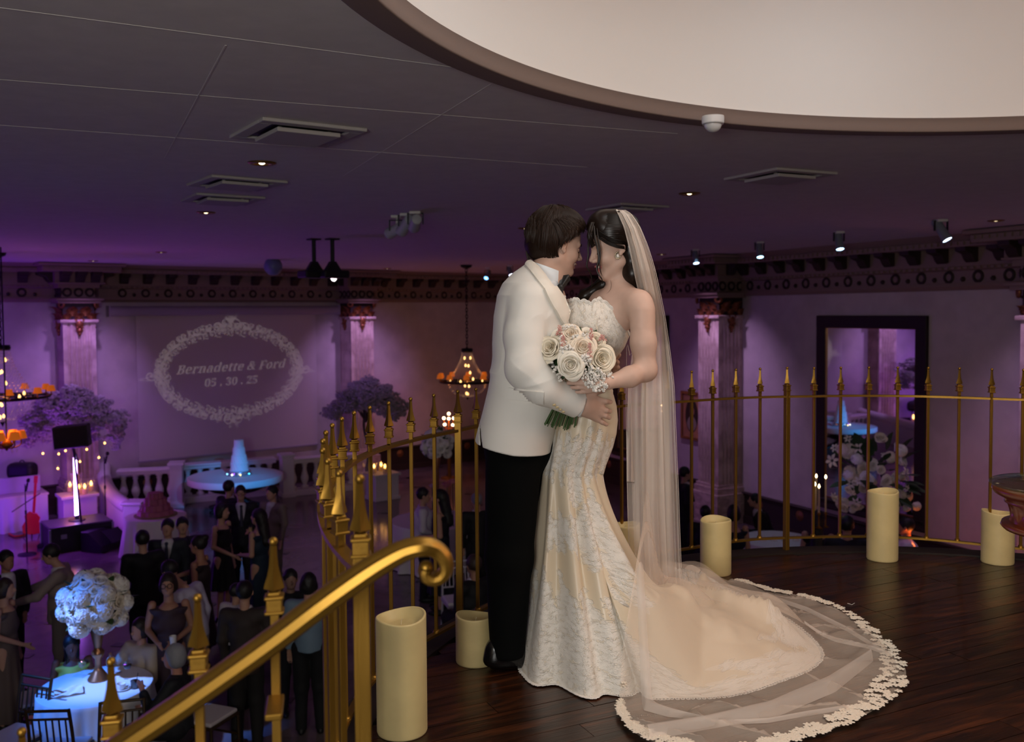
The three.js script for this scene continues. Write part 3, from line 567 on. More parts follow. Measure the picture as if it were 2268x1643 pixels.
function worldHead(field, fr) {
  const e = fr.inv.elements, s = fr.scale, o = new THREE.Vector3().setFromMatrixPosition(fr.m);
  return (x, y, z) => { const far = Math.hypot(x - o.x, y - o.y, z - o.z); if (far > 0.2) return far - 0.15; return s * field(e[0] * x + e[4] * y + e[8] * z + e[12], e[1] * x + e[5] * y + e[9] * z + e[13], e[2] * x + e[6] * y + e[10] * z + e[14]); };
}
function tint(g, fn) { // colour of the skin itself: lips and nails
  const p = g.attributes.position, c = new Float32Array(p.count * 3);
  for (let i = 0; i < p.count; i++) { const k = fn(p.getX(i), p.getY(i), p.getZ(i)); c[i * 3] = k[0]; c[i * 3 + 1] = k[1]; c[i * 3 + 2] = k[2]; }
  g.setAttribute('color', new THREE.BufferAttribute(c, 3)); return g;
}
const lipMask = (l) => { const az = Math.abs(l.z); const u = sdCap(l.x, l.y, az, [0.0985, -0.0545, 0.004], [0.082, -0.051, 0.026], 0.0062, 0.003), v = sdCap(l.x, l.y, az, [0.0945, -0.0705, 0], [0.08, -0.0565, 0.025], 0.0072, 0.003); return sstep(0.0035, 0.0005, Math.min(u, v)); };
function headParts(fr, parent, lash, fem) {
  const W = (x, y, z) => fr.world(x, y, z), teeth = [];
  for (let i = -5; i <= 5; i++) { const z = i * 0.0044; teeth.push(sph(1, 0, 0, 0, 8, 6).scale(0.003, 0.0046, 0.0022).translate(0.0935 - z * z * 14, -0.0585 + z * z * 8, z)); }
  mesh('teeth', merge(teeth).applyMatrix4(fr.m), std(0xf2ece2, 0.3), parent);
  for (const s of [-1, 1]) {
    const lid = []; for (let i = 0; i <= 6; i++) { const a = (i / 6 - 0.5) * 1.9; lid.push(W(0.0885 - 0.012 * (1 - Math.cos(a)), -0.0035 - 0.003 * Math.cos(a), s * (0.031 + 0.0145 * Math.sin(a)))); }
    mesh('eyelash', taperTube(lid, [0.0005, 0.0016, 0.0017, 0.0012, 0.0004], 14, 5), lash, parent);
    const br = []; for (let i = 0; i <= 6; i++) { const q = i / 6; br.push(W(0.0975 - 0.024 * q * q, 0.022 + 0.008 * Math.sin(q * 2.2), s * (0.011 + 0.04 * q))); }
    mesh('eyebrow', taperTube(br, fem ? [0.0008, 0.0022, 0.0018, 0.0006] : [0.001, 0.0034, 0.003, 0.0008], 12, 5), lash, parent);
  }
}
// a surface patch of cloth lying on a field, traced between two edges in the photograph
function hit(f, x, y, t0 = 0.45) {
  const r = ray(x, y).normalize(), o = camera.position; let s = (D0 - t0) / -r.z, best = 9, bs = s;
  for (let i = 0; i < 120; i++) { const d = f(o.x + r.x * s, o.y + r.y * s, o.z + r.z * s); if (d < best) { best = d; bs = s; } if (d < 0.0006) return { p: r.clone().multiplyScalar(s).add(o), n: gradient(f, r.clone().multiplyScalar(s).add(o)) }; s += Math.max(d * 0.7, 0.0006); if (s * -r.z > D0 + 0.4) break; }
  const p = r.clone().multiplyScalar(bs).add(o); return { p, n: gradient(f, p) };
}
function gradient(f, p, e = 0.004) { return V(f(p.x + e, p.y, p.z) - f(p.x - e, p.y, p.z), f(p.x, p.y + e, p.z) - f(p.x, p.y - e, p.z), f(p.x, p.y, p.z + e) - f(p.x, p.y, p.z - e)).normalize(); }
function polyAt(pts, t) { const L = [0]; for (let i = 1; i < pts.length; i++) L.push(L[i - 1] + Math.hypot(pts[i][0] - pts[i - 1][0], pts[i][1] - pts[i - 1][1])); const q = t * L[L.length - 1]; let i = 1; while (i < pts.length - 1 && L[i] < q) i++; const k = clamp((q - L[i - 1]) / (L[i] - L[i - 1] || 1)); return [lerp(pts[i - 1][0], pts[i][0], k), lerp(pts[i - 1][1], pts[i][1], k)]; }
function patch(f, A, B, nu, nv, off, thick = 0.003, puff = 0) {
  const top = [], bot = [];
  for (let j = 0; j <= nv; j++) for (let i = 0; i <= nu; i++) { const a = polyAt(A, j / nv), b = polyAt(B, j / nv), u = i / nu, h = hit(f, lerp(a[0], b[0], u), lerp(a[1], b[1], u)); top.push(h.p.clone().addScaledVector(h.n, off + puff * Math.sin(Math.PI * u))); bot.push(h.p.clone().addScaledVector(h.n, off - thick)); }
  const pos = [], idx = [], uv = []; for (const l of [top, bot]) l.forEach((p, k) => { pos.push(p.x, p.y, p.z); uv.push((k % (nu + 1)) / nu, Math.floor(k / (nu + 1)) / nv); });
  const W = nu + 1, O = W * (nv + 1);
  for (let j = 0; j < nv; j++) for (let i = 0; i < nu; i++) { const a = j * W + i; idx.push(a, a + W, a + 1, a + 1, a + W, a + W + 1, O + a, O + a + 1, O + a + W, O + a + 1, O + a + W + 1, O + a + W); }
  const rim = (a, b) => idx.push(a, b, O + a, b, O + b, O + a);
  for (let i = 0; i < nu; i++) { rim(i, i + 1); rim(nv * W + i + 1, nv * W + i); } for (let j = 0; j < nv; j++) { rim((j + 1) * W, j * W); rim(j * W + nu, (j + 1) * W + nu); }
  return toCreasedNormals(geo(pos, idx, uv), 0.9);
}
// a tapering lock of hair through points
const lock = (pts, w, flat = 0.45, seg = 10) => taperTube(pts, [w * 0.5, w, w * 0.9, w * 0.6, w * 0.12], seg, 5, flat);
const skin = (r, g, b) => phy(0xffffff, 0.48, { vertexColors: true, sheen: 0.25, sheenColor: rgb(r, g * 0.8, b * 0.8), sheenRoughness: 0.5, specularIntensity: 0.6 });
// ------------------------------------------------------------------ the groom
{
  const P = thing('person', 'person in white dinner jacket and black bow tie, embracing the bride in front of him', 'person', onLevel(1135, 1464, 0).toArray());
  const sub = (name, g, m) => { g.translate(-P.position.x, -P.position.y, -P.position.z); return mesh(name, g, m, P); };
  const fr = headFrame(G(1236, 545, 0.0), 21, 15, 0, 0.885), hf = worldHead(headField(false), fr);
  const SK = [0.52, 0.33, 0.25], LIP = [0.42, 0.2, 0.16];
  // skin: head and neck fine, hands fine, the rest of the body coarse
  const neck = caps([[[1226, 560, 0], [1196, 632, 0.0], 0.056, 0.062], [[1240, 590, 0.0], [1216, 640, 0], 0.04, 0.05]]), nf = capField(neck, 0.03);
  const headNeck = (x, y, z) => smin(hf(x, y, z), nf(x, y, z), 0.02);
  const hp = G(1232, 545, 0), gHead = surfaceNet(headNeck, [hp.x - 0.17, hp.y - 0.2, hp.z - 0.15], [hp.x + 0.17, hp.y + 0.19, hp.z + 0.15], 0.0032);
  const T = 0.19;   // the hand lies on the near side of her hip
  const handCaps = caps([
    [[1272, 893, T], [1300, 898, T + 0.005], 0.031, 0.03], [[1298, 884, T + 0.005], [1330, 888, T - 0.005], 0.02, 0.0135], [[1298, 892, T + 0.006], [1332, 904, T - 0.003], 0.02, 0.0135], [[1297, 902, T + 0.004], [1330, 915, T - 0.005], 0.02, 0.013], [[1296, 912, T + 0.002], [1322, 927, T - 0.01], 0.018, 0.0125]]);
  const fingerCaps = [
    [[1326, 887, T], [1342, 889, T], 0.0105, 0.0098], [[1342, 889, T], [1352, 890, T - 0.012], 0.0098, 0.0085],
    [[1328, 903, T], [1343, 909, T + 0.001], 0.0105, 0.0098], [[1343, 909, T + 0.001], [1351, 911, T - 0.011], 0.0098, 0.0085],
    [[1326, 914, T - 0.002], [1341, 921, T - 0.002], 0.0105, 0.0095], [[1341, 921, T - 0.002], [1349, 925, T - 0.013], 0.0095, 0.0082],
    [[1318, 926, T - 0.008], [1334, 935, T - 0.01], 0.0098, 0.009], [[1334, 935, T - 0.01], [1343, 940, T - 0.018], 0.009, 0.0075],
    [[1300, 880, T], [1318, 869, T - 0.002], 0.0175, 0.012], [[1318, 869, T - 0.002], [1337, 865, T - 0.02], 0.011, 0.0088]];
  const palm = capField(handCaps, 0.022), fing = caps(fingerCaps);
  const hand = (x, y, z) => { let d = palm(x, y, z); for (let i = 0; i < fing.length; i += 2) { const q = smin(sdCap(x, y, z, fing[i].a, fing[i].b, fing[i].r0, fing[i].r1), sdCap(x, y, z, fing[i + 1].a, fing[i + 1].b, fing[i + 1].r0, fing[i + 1].r1), 0.004); d = smin(d, q, i === 8 ? 0.012 : 0.006); } return d; };
  const h0 = G(1310, 902, T), gHand = surfaceNet(hand, [h0.x - 0.09, h0.y - 0.1, h0.z - 0.08], [h0.x + 0.1, h0.y + 0.1, h0.z + 0.08], 0.0026);
  // the other hand round her waist, only its finger ends seen
  const T2 = -0.01, f2 = caps([[[1330, 815, T2 - 0.03], [1352, 806, T2], 0.03, 0.024], [[1350, 797, T2], [1364, 791, T2 + 0.025], 0.0125, 0.0118], [[1364, 791, T2 + 0.025], [1370, 786, T2 + 0.03], 0.0115, 0.0105], [[1352, 806, T2 + 0.01], [1367, 803, T2 + 0.035], 0.012, 0.0105], [[1352, 815, T2 + 0.01], [1368, 814, T2 + 0.035], 0.0115, 0.01], [[1350, 823, T2 + 0.01], [1365, 824, T2 + 0.03], 0.011, 0.0095]]), hand2 = capField(f2, 0.005);
  const h2 = G(1350, 806, T2), gHand2 = surfaceNet(hand2, [h2.x - 0.09, h2.y - 0.07, h2.z - 0.09], [h2.x + 0.07, h2.y + 0.07, h2.z + 0.08], 0.003);
  const bodyCaps = capField(caps([[[1180, 670, 0], [1160, 860, 0], 0.13, 0.12], [[1160, 900, 0], [1150, 980, 0], 0.13, 0.12], [[1170, 670, 0.14], [1160, 825, 0.22], 0.05, 0.045], [[1160, 825, 0.22], [1272, 893, T], 0.043, 0.03], [[1190, 670, -0.15], [1260, 780, -0.18], 0.05, 0.042], [[1260, 780, -0.18], [1325, 815, -0.05], 0.04, 0.03], [[1148, 990, 0.09], [1128, 1240, 0.09], 0.08, 0.055], [[1128, 1240, 0.09], [1118, 1440, 0.1], 0.055, 0.035], [[1165, 990, -0.09], [1150, 1240, -0.09], 0.08, 0.055], [[1150, 1240, -0.09], [1140, 1430, -0.1], 0.055, 0.035]]), 0.04);
  const gBody = surfaceNet(bodyCaps, [-0.16, 0, -3.95], [0.4, 1.45, -3.2], 0.016);
  const g = merge([gHead, gHand, gHand2, gBody].map((q) => q.toNonIndexed()));
  tint(g, (x, y, z) => { const l = fr.local(V(x, y, z)); const k = lipMask(l), n = 0.94 + 0.12 * noise3(x * 60, y * 60, z * 60); return [0, 1, 2].map((i) => lerp(SK[i], LIP[i], k * 0.8) * n); });
  const bodyMesh = sub('body', g, skin(0.6, 0.4, 0.3));
  const browMat = std(0x1c120c, 0.7); headParts({ ...fr, m: new THREE.Matrix4().makeTranslation(-P.position.x, -P.position.y, -P.position.z).multiply(fr.m), world: (x, y, z) => fr.world(x, y, z).sub(P.position) }, bodyMesh, browMat, false);

  // hair: a full cap that covers the ear tops, with locks laid over it
  const HC = G(1236, 517, -0.005), HR = [0.114, 0.108, 0.094], ct = [HC.x, HC.y, HC.z];
  const lineD = (p, a, b, x, y) => { const dx = b[0] - a[0], dy = b[1] - a[1], L = Math.hypot(dx, dy); return ((x - a[0]) * dy - (y - a[1]) * dx) / L; };
  const A1 = GA(1222, 556), B1 = GA(1312, 497), XA = GA(1234, 555)[0], YN = GA(1200, 577)[1], A2 = GA(1180, 579), B2 = GA(1250, 560);
  const cut = (x, y) => Math.min(Math.max(-lineD(0, A1, B1, x, y) * -1, XA - x), 9);
  const below = (x, y) => { // > 0 inside the part that hair leaves free
    const s = ((B1[0] - A1[0]) * (y - A1[1]) - (B1[1] - A1[1]) * (x - A1[0])) / Math.hypot(B1[0] - A1[0], B1[1] - A1[1]); const nape = ((B2[0] - A2[0]) * (y - A2[1]) - (B2[1] - A2[1]) * (x - A2[0])) / Math.hypot(B2[0] - A2[0], B2[1] - A2[1]);
    return Math.max(Math.min(-s, x - XA), -nape);
  };
  const hairF = (x, y, z) => { let d = sdEll(x, y, z, ct, HR); d = smin(d, sdEll(x, y, z, GA(1205, 543, 0), [0.075, 0.07, 0.075]), 0.03); return smax(d, below(x, y), 0.012) + 0.003 * (noise3(x * 40, y * 14, z * 40) - 0.5); };
  const hl = [surfaceNet(hairF, [HC.x - 0.16, HC.y - 0.15, HC.z - 0.13], [HC.x + 0.16, HC.y + 0.14, HC.z + 0.13], 0.005).toNonIndexed()];
  seed(5);
  for (let i = 0; i < 1500; i++) {
    const ph = rr(0, Math.PI * 2), sw = rr(0.0, 0.4), lift = rr(0.965, 1.02), t0 = rr(0.12, 1.5), len = rr(0.5, 1.1), pts = [];
    for (let k = 0; k <= 6; k++) {
      const th = t0 + len * k / 6, p2 = ph + sw * (th - 0.3), q = lift + 0.012 * Math.sin(k + i);
      let x = ct[0] - 0.012 + HR[0] * q * Math.sin(th) * Math.cos(p2), y = ct[1] + HR[1] * q * Math.cos(th), z = ct[2] + HR[2] * q * Math.sin(th) * Math.sin(p2);
      if (x < ct[0] && y < ct[1]) x = lerp(x, ct[0] - 0.1, 0.08);
      if (below(x, y) > rr(0.002, 0.014)) break; pts.push(V(x, y, z));
    }
    if (pts.length > 3) hl.push(lock(pts, rr(0.003, 0.0062), 0.35, 8).toNonIndexed());
  }
  for (let i = 0; i < 150; i++) { // fringe swept over the temple towards the brow
    const s = rnd(), x0 = lerp(1205, 1268, rnd()), e = [lerp(1238, 1301, s) + rr(-4, 3), lerp(550, 506, s) + rr(-6, 4)], on = (x, y, k) => { const X = G(x, y, 0), q = 1 - ((X.x - ct[0]) / HR[0]) ** 2 - ((X.y - ct[1]) / HR[1]) ** 2; return G(x, y, HR[2] * Math.sqrt(Math.max(0.02, q)) * k); };
    hl.push(lock([on(x0, lerp(462, 480, rnd()), 1.0), on(lerp(x0, e[0], 0.4) + 7, lerp(470, e[1], 0.4), 1.02), on(lerp(x0, e[0], 0.75) + 5, lerp(470, e[1], 0.75), 1.03), on(e[0], e[1], 0.99)], rr(0.003, 0.0055), 0.35, 10).toNonIndexed());
  }
  for (let i = 0; i < 150; i++) { // nape, a little curled
    const s = rnd(), x = lerp(1166, 1236, s), y = lerp(578, 570, s) + rr(-4, 4), on = (X0, Y0, k) => { const X = G(X0, Y0, 0), q = 1 - ((X.x - ct[0] + 0.012) / (HR[0] * 1.02)) ** 2 - ((X.y - ct[1]) / (HR[1] * 1.15)) ** 2; return G(X0, Y0, HR[2] * Math.sqrt(Math.max(0.03, q)) * k); }, h = rr(45, 100);
    hl.push(lock([on(x + rr(-2, 6), y - h, 0.97), on(x, y - h * 0.6, 1.0), on(x - 2, y - h * 0.25, 1.02), on(x + rr(-1, 4), y, 0.97)], rr(0.003, 0.0055), 0.4, 10).toNonIndexed());
  }
  sub('hair', merge(hl), phy(0xffffff, 0.5, { map: hairTex([14, 8, 5], [58, 34, 19], 3), specularIntensity: 0.45 }));

  // jacket
  const rows = [[574, 1176, 1212, 0.05], [588, 1160, 1232, 0.075], [606, 1136, 1236, 0.135], [628, 1114, 1246, 0.19], [655, 1101, 1254, 0.215], [700, 1093, 1268, 0.215], [745, 1091, 1268, 0.205], [790, 1091, 1258, 0.19], [830, 1088, 1252, 0.182], [870, 1080, 1248, 0.186], [910, 1069, 1242, 0.195], [950, 1059, 1232, 0.2], [985, 1052, 1224, 0.202], [1010, 1049, 1220, 0.202]].map(([y, a, b, z]) => { const p = G(a, y), q = G(b, y); return [p.y, (p.x + q.x) / 2, (q.x - p.x) / 2, z]; });
  const zc = G(1170, 800, 0.0).z;
  const torso = (x, y, z) => {
    let i = 1; while (i < rows.length - 1 && rows[i][0] > y) i++;
    const a = rows[i - 1], b = rows[i], t = clamp((a[0] - y) / (a[0] - b[0])), cx = lerp(a[1], b[1], t), rx = lerp(a[2], b[2], t), rz = lerp(a[3], b[3], t);
    const n = 2.35, q = Math.pow(Math.pow(Math.abs(x - cx) / rx, n) + Math.pow(Math.abs(z - zc) / rz, n), 1 / n);
    return Math.max((q - 1) * Math.min(rx, rz) * 0.92, y - rows[0][0]);
  };
  const sl = caps([[[1172, 668, 0.165], [1161, 745, 0.205], 0.074, 0.068], [[1161, 745, 0.205], [1165, 818, 0.235], 0.066, 0.066], [[1165, 818, 0.235], [1205, 858, 0.25], 0.064, 0.06], [[1205, 858, 0.25], [1282, 897, T + 0.005], 0.058, 0.05]]);
  const sleeve = (x, y, z) => { let d = 9; sl.forEach((c) => { d = smin(d, sdCap(x, y, z, c.a, c.b, c.r0, c.r1), 0.02); }); return d; };
  const sl2 = capField(caps([[[1195, 668, -0.165], [1250, 770, -0.2], 0.074, 0.062], [[1250, 770, -0.2], [1322, 812, -0.08], 0.06, 0.046]]), 0.02);
  const cuffN = V(...GA(1282, 897, T)).sub(V(...GA(1205, 858, 0.25))).normalize(), cuffP = G(1281.5, 896.5, T + 0.005);
  const hemA = G(1052, 976), hemB = G(1135, 993), hemC = G(1222, 998);
  const elbow = G(1168, 826, 0.25), armpit = G(1195, 720, 0.2), waist = G(1110, 800, 0.1);
  const ridge = (n) => { const r = 1 - Math.abs(n * 2 - 1); return r * r; };
  const fold = (x, y, z) => {
    const we = Math.exp(-((x - elbow.x) ** 2 + (y - elbow.y) ** 2) / 0.01), wa = Math.exp(-((x - armpit.x) ** 2 + (y - armpit.y) ** 2) / 0.012), ww = Math.exp(-((x - waist.x) ** 2 / 0.014 + (y - waist.y) ** 2 / 0.03));
    const u = x * 0.83 - y * 0.55, v = x * 0.55 + y * 0.83;
    return -0.011 * we * ridge(noise3(v * 4 + 3, (y * 0.95 - x * 0.3) * 17, z * 4)) - 0.008 * wa * ridge(noise3(v * 5, u * 17 + 2, z * 5)) - 0.007 * ww * ridge(noise3(u * 5, v * 15, z * 5)) + 0.007 * (noise3(x * 7, y * 6, z * 7) - 0.5);
  };
  const nkA = G(1166, 574), nkB = G(1231, 643), nkC = G(1259, 722), lineS = (a, b) => { const L = Math.hypot(b.x - a.x, b.y - a.y), nx = -(b.y - a.y) / L, ny = (b.x - a.x) / L; return (x, y) => (x - a.x) * nx + (y - a.y) * ny; }, neckCut1 = lineS(nkA, nkB), neckCut2 = lineS(nkB, nkC);
  const vx = G(1064, 958);
  const jacketF = (x, y, z) => {
    let s = smax(sleeve(x, y, z), (x - cuffP.x) * cuffN.x + (y - cuffP.y) * cuffN.y + (z - cuffP.z) * cuffN.z, 0.004);
    let d = torso(x, y, z); d = smin(d, s, 0.012); d = smin(d, sl2(x, y, z), 0.015); d += fold(x, y, z);
    const t = clamp((x - hemA.x) / (hemC.x - hemA.x)), hem = t < 0.5 ? lerp(hemA.y, hemB.y, t * 2) : lerp(hemB.y, hemC.y, t * 2 - 1);
    d = smax(d, hem - y, 0.005); d = smax(d, neckCut1(x, y), 0.004); d = smax(d, neckCut2(x, y), 0.004);
    const wv = 0.0016 + 0.03 * Math.max(0, vx.y + 0.035 - y); // side vent, open at the hem
    if (z > zc && y < vx.y + 0.04) d = smax(d, -Math.max(Math.abs(x - vx.x - 0.12 * (vx.y + 0.035 - y)) - wv, y - vx.y - 0.035), 0.002);
    return d;
  };
  const jg = surfaceNet(jacketF, [-0.2, 0.78, -3.9], [0.37, 1.64, -3.22], 0.0052);
  { const p = jg.attributes.position, uv = new Float32Array(p.count * 2); for (let i = 0; i < p.count; i++) { uv[i * 2] = (p.getX(i) + p.getZ(i) * 0.7) * 5; uv[i * 2 + 1] = p.getY(i) * 5; } jg.setAttribute('uv', new THREE.BufferAttribute(uv, 2)); }
  const jm = phy(0xe2ded6, 0.72, { bumpMap: clothBump, bumpScale: 0.0004, sheen: 0.3, sheenColor: rgb(1, 0.98, 0.95), sheenRoughness: 0.5 }), lap = phy(0xe6dfd2, 0.5, { bumpMap: clothBump, bumpScale: 0.0002, sheen: 0.4, sheenColor: rgb(1, 0.96, 0.9), sheenRoughness: 0.4 });
  const jk = sub('jacket', jg, jm);
  const onJ = (name, g, m) => { g.translate(-P.position.x, -P.position.y, -P.position.z); return mesh(name, g, m, jk); };
  onJ('collar', patch(jacketF, [[1164, 588], [1174, 600], [1188, 619], [1204, 640]], [[1174, 578], [1189, 590], [1207, 611], [1227, 638]], 8, 20, 0.007, 0.012, 0.003), lap);
  onJ('lapel', patch(jacketF, [[1203, 642], [1214, 664], [1230, 691], [1247, 721]], [[1229, 636], [1246, 662], [1258, 692], [1249, 723]], 10, 26, 0.012, 0.013, 0.003), lap);
  onJ('pocket_flap', patch(jacketF, [[1127, 858], [1126, 885]], [[1205, 868], [1204, 892]], 20, 6, 0.007, 0.009), jm);
  const btn = lathe([[0, 0.0035], [0.0045, 0.0035], [0.0062, 0.0025], [0.0066, 0], [0, 0]], 16), bm = std(0xd9c69a, 0.3);
  for (const [x, y] of [[1227, 896], [1233.5, 901], [1240.5, 906], [1247.5, 911]]) { const h = hit(jacketF, x, y), b = mesh('cuff_button', btn, bm, jk); b.position.copy(h.p).sub(P.position).addScaledVector(h.n, 0.001); b.quaternion.setFromUnitVectors(V(0, 1, 0), h.n); }
  // shirt: standing collar, front and cuff
  const sm = phy(0xdfe6ea, 0.65, { bumpMap: clothBump, bumpScale: 0.0002 });
  const colC = G(1208, 603, 0), colN = V(...GA(1196, 640)).sub(V(...GA(1226, 570))).normalize(), cA = V(0, 0, 1), cB = V().crossVectors(colN, cA).normalize();
  const band = grid(72, 12, (u, v) => { const a = u * Math.PI * 2, r = lerp(0.062, 0.072, v), open = 0.0, w = Math.cos(a); const p = colC.clone().addScaledVector(cA, Math.sin(a) * r * 1.02).addScaledVector(cB, w * r * 1.13).addScaledVector(colN, lerp(-0.02, 0.042, v) + 0.004 * w); return [p, u * 4, v]; }, true);
  sub('shirt_collar', merge([band, grid(72, 2, (u, v) => { const a = u * Math.PI * 2, w = Math.cos(a), r = lerp(0.062, 0.0595, v); return [colC.clone().addScaledVector(cA, Math.sin(a) * r * 1.02).addScaledVector(cB, w * r * 1.13).addScaledVector(colN, -0.02 + 0.004 * w + 0.004 * v)]; }, true)]), sm).material.side = THREE.DoubleSide;
  const sfLo = G(1250, 745).y, shirtF = (x, y, z) => smax(Math.max(torso(x, y, z) + 0.014, sfLo - y), smax(-neckCut1(x, y) - 0.03, neckCut1(x, y) - 0.0, 0.004) * 0 + Math.min(-neckCut1(x, y), -neckCut2(x, y)) - 0.03, 0.004), bp = G(1235, 660, 0);
  const shTop = G(1236, 622).y; sub('shirt_front', surfaceNet((x, y, z) => smax(shirtF(x, y, z), y - shTop, 0.01), [bp.x - 0.16, bp.y - 0.17, bp.z - 0.24], [bp.x + 0.12, bp.y + 0.14, bp.z + 0.24], 0.007), sm);
  const cuffA = G(1274, 893, T), cuffB = G(1291, 899, T + 0.002);
  sub('shirt_cuff', taperTube([cuffA, cuffA.clone().lerp(cuffB, 0.5), cuffB, cuffB.clone().addScaledVector(cuffN, 0.001), cuffA.clone().lerp(cuffB, 0.6)], [0.047, 0.0475, 0.0478, 0.046, 0.043], 24, 32, 0.9), sm).material.side = THREE.DoubleSide;
  // bow tie with two wings and a knot
  const kn = GA(1241, 638, 0.118);
  const lobe = (tip, wid, hgt) => grid(24, 16, (u, v) => { const a = u * Math.PI * 2, s = v, c = V(...kn).lerp(tip, s), half = lerp(0.3, 1, Math.pow(s, 0.7)) * (s > 0.96 ? 0.8 : 1), dir = tip.clone().sub(V(...kn)).normalize(), up = V(0.55, 0.8, 0).addScaledVector(dir, -V(0.55, 0.8, 0).dot(dir)).normalize(), th = V().crossVectors(dir, up); return [c.addScaledVector(up, Math.cos(a) * hgt * half).addScaledVector(th, Math.sin(a) * wid * half * (1 + 0.25 * Math.cos(a * 6) * s)), u, v]; }, true);
  sub('bow_tie', merge([lobe(G(1234, 657, 0.15), 0.016, 0.034), lobe(G(1252, 620, 0.075), 0.016, 0.034), sph(1, 0, 0, 0, 14, 10).scale(0.014, 0.017, 0.014).translate(...kn)]), phy(0x0a0b0c, 0.5, { sheen: 0.5, sheenColor: rgb(0.1, 0.1, 0.1), side: THREE.DoubleSide }));
  seed(88); const bt = []; for (let i = 0; i < 26; i++) { const c = G(1247 + rr(-5, 5), 664 + rr(-9, 9), 0.1 + rr(-0.01, 0.012)); bt.push(sph(1, 0, 0, 0, 7, 5).scale(rr(0.003, 0.006), rr(0.003, 0.006), rr(0.002, 0.004)).rotateZ(rr(0, 3)).translate(c.x, c.y, c.z)); }
  sub('boutonniere', merge(bt), M.petal);
  // trousers and shoes
  const trF = (() => { const c = capField(caps([[[1140, 960, 0.06], [1128, 1235, 0.085], 0.112, 0.09], [[1128, 1235, 0.085], [1124, 1440, 0.095], 0.09, 0.066], [[1170, 960, -0.06], [1160, 1235, -0.09], 0.112, 0.09], [[1160, 1235, -0.09], [1150, 1430, -0.1], 0.09, 0.066], [[1152, 925, 0], [1150, 975, 0], 0.14, 0.14]]), 0.03), bot = G(1120, 1452, 0.09).y; return (x, y, z) => smax(c(x, y, z) + 0.005 * (noise3(x * 14, y * 5, z * 14) - 0.5), bot - y, 0.006); })();
  sub('trousers', surfaceNet(trF, [-0.24, 0, -3.95], [0.32, 0.98, -3.2], 0.01), phy(0x050606, 0.9, { specularIntensity: 0.25 }));
  for (const [x, y, t] of [[1122, 1462, 0.09], [1150, 1448, -0.1]]) {
    const p = G(x, y, t), sf = (a, b, c) => { const X = a - p.x, Z = c - p.z, u = X * 0.9 - Z * 0.35, w = X * 0.35 + Z * 0.9; let d = sdEll(u, b, w, [0.06, 0.045, 0], [0.15, 0.045, 0.047]); d = smin(d, sdEll(u, b, w, [-0.02, 0.08, 0], [0.065, 0.06, 0.042]), 0.03); return smax(d, 0.004 - b, 0.004); };
    sub('shoe', surfaceNet(sf, [p.x - 0.18, -0.01, p.z - 0.18], [p.x + 0.26, 0.18, p.z + 0.2], 0.007), phy(0x08080a, 0.25, { clearcoat: 0.5 }));
  }
}
// ------------------------------------------------------------------ lace and satin of the gown
function laceCanvas(w, h, keep, step, s0) { // white motifs on black where keep(u, v) holds
  const c = document.createElement('canvas'); c.width = w; c.height = h; const x = c.getContext('2d'); x.fillStyle = '#000'; x.fillRect(0, 0, w, h); seed(s0); x.lineCap = 'round';
  const sx = (v) => v < 0.42 ? 3.6 : lerp(2.9, 1.9, (v - 0.42) / 0.58);   // the sheet is narrower at the waist than at the hem
  for (let pass = 0; pass < 2; pass++) for (let j = 0; j < h / step; j++) for (let i = 0; i < w / step / sx(j * step / h); i++) {
    const S = sx(j * step / h), qx = (i + rr(0.1, 0.9)) * step * S, qy = (j + rr(0.1, 0.9)) * step, k = keep(qx / w, qy / h); if (k <= rnd() * 0.6) continue;
    x.setTransform(S, 0, 0, 1, qx, qy); const px = 0, py = 0;
    const R = step * rr(0.5, 0.85), a0 = rr(0, 6.28), g = Math.floor(rr(150, 255)); x.strokeStyle = x.fillStyle = `rgb(${g},${g},${g})`; x.lineWidth = step * 0.09;
    const kind = rnd();
    if (kind < 0.4) { for (let p = 0; p < 6; p++) { const a = a0 + p * Math.PI / 3; x.beginPath(); x.ellipse(px + Math.cos(a) * R * 0.5, py + Math.sin(a) * R * 0.5, R * 0.46, R * 0.24, a, 0, 6.3); x.globalAlpha = 0.45; x.fill(); x.globalAlpha = 1; x.stroke(); } x.beginPath(); x.arc(px, py, R * 0.16, 0, 6.3); x.fill(); }
    else if (kind < 0.8) { x.beginPath(); for (let q = 0; q <= 26; q++) { const a = a0 + q * 0.32, r = R * 0.95 * (1 - q / 28); const X = px + Math.cos(a) * r, Y = py + Math.sin(a) * r; q ? x.lineTo(X, Y) : x.moveTo(X, Y); } x.stroke(); x.globalAlpha = 0.3; x.beginPath(); x.arc(px, py, R * 0.8, 0, 6.3); x.fill(); x.globalAlpha = 1; }
    else { for (let p = -3; p <= 3; p++) { const a = a0 + p * 0.34; x.beginPath(); x.moveTo(px, py); x.quadraticCurveTo(px + Math.cos(a) * R * 0.6, py + Math.sin(a) * R * 0.6, px + Math.cos(a + 0.2) * R * 1.15, py + Math.sin(a + 0.2) * R * 1.15); x.stroke(); } }
  }
  x.setTransform(1, 0, 0, 1, 0, 0); return x.getImageData(0, 0, w, h).data;
}
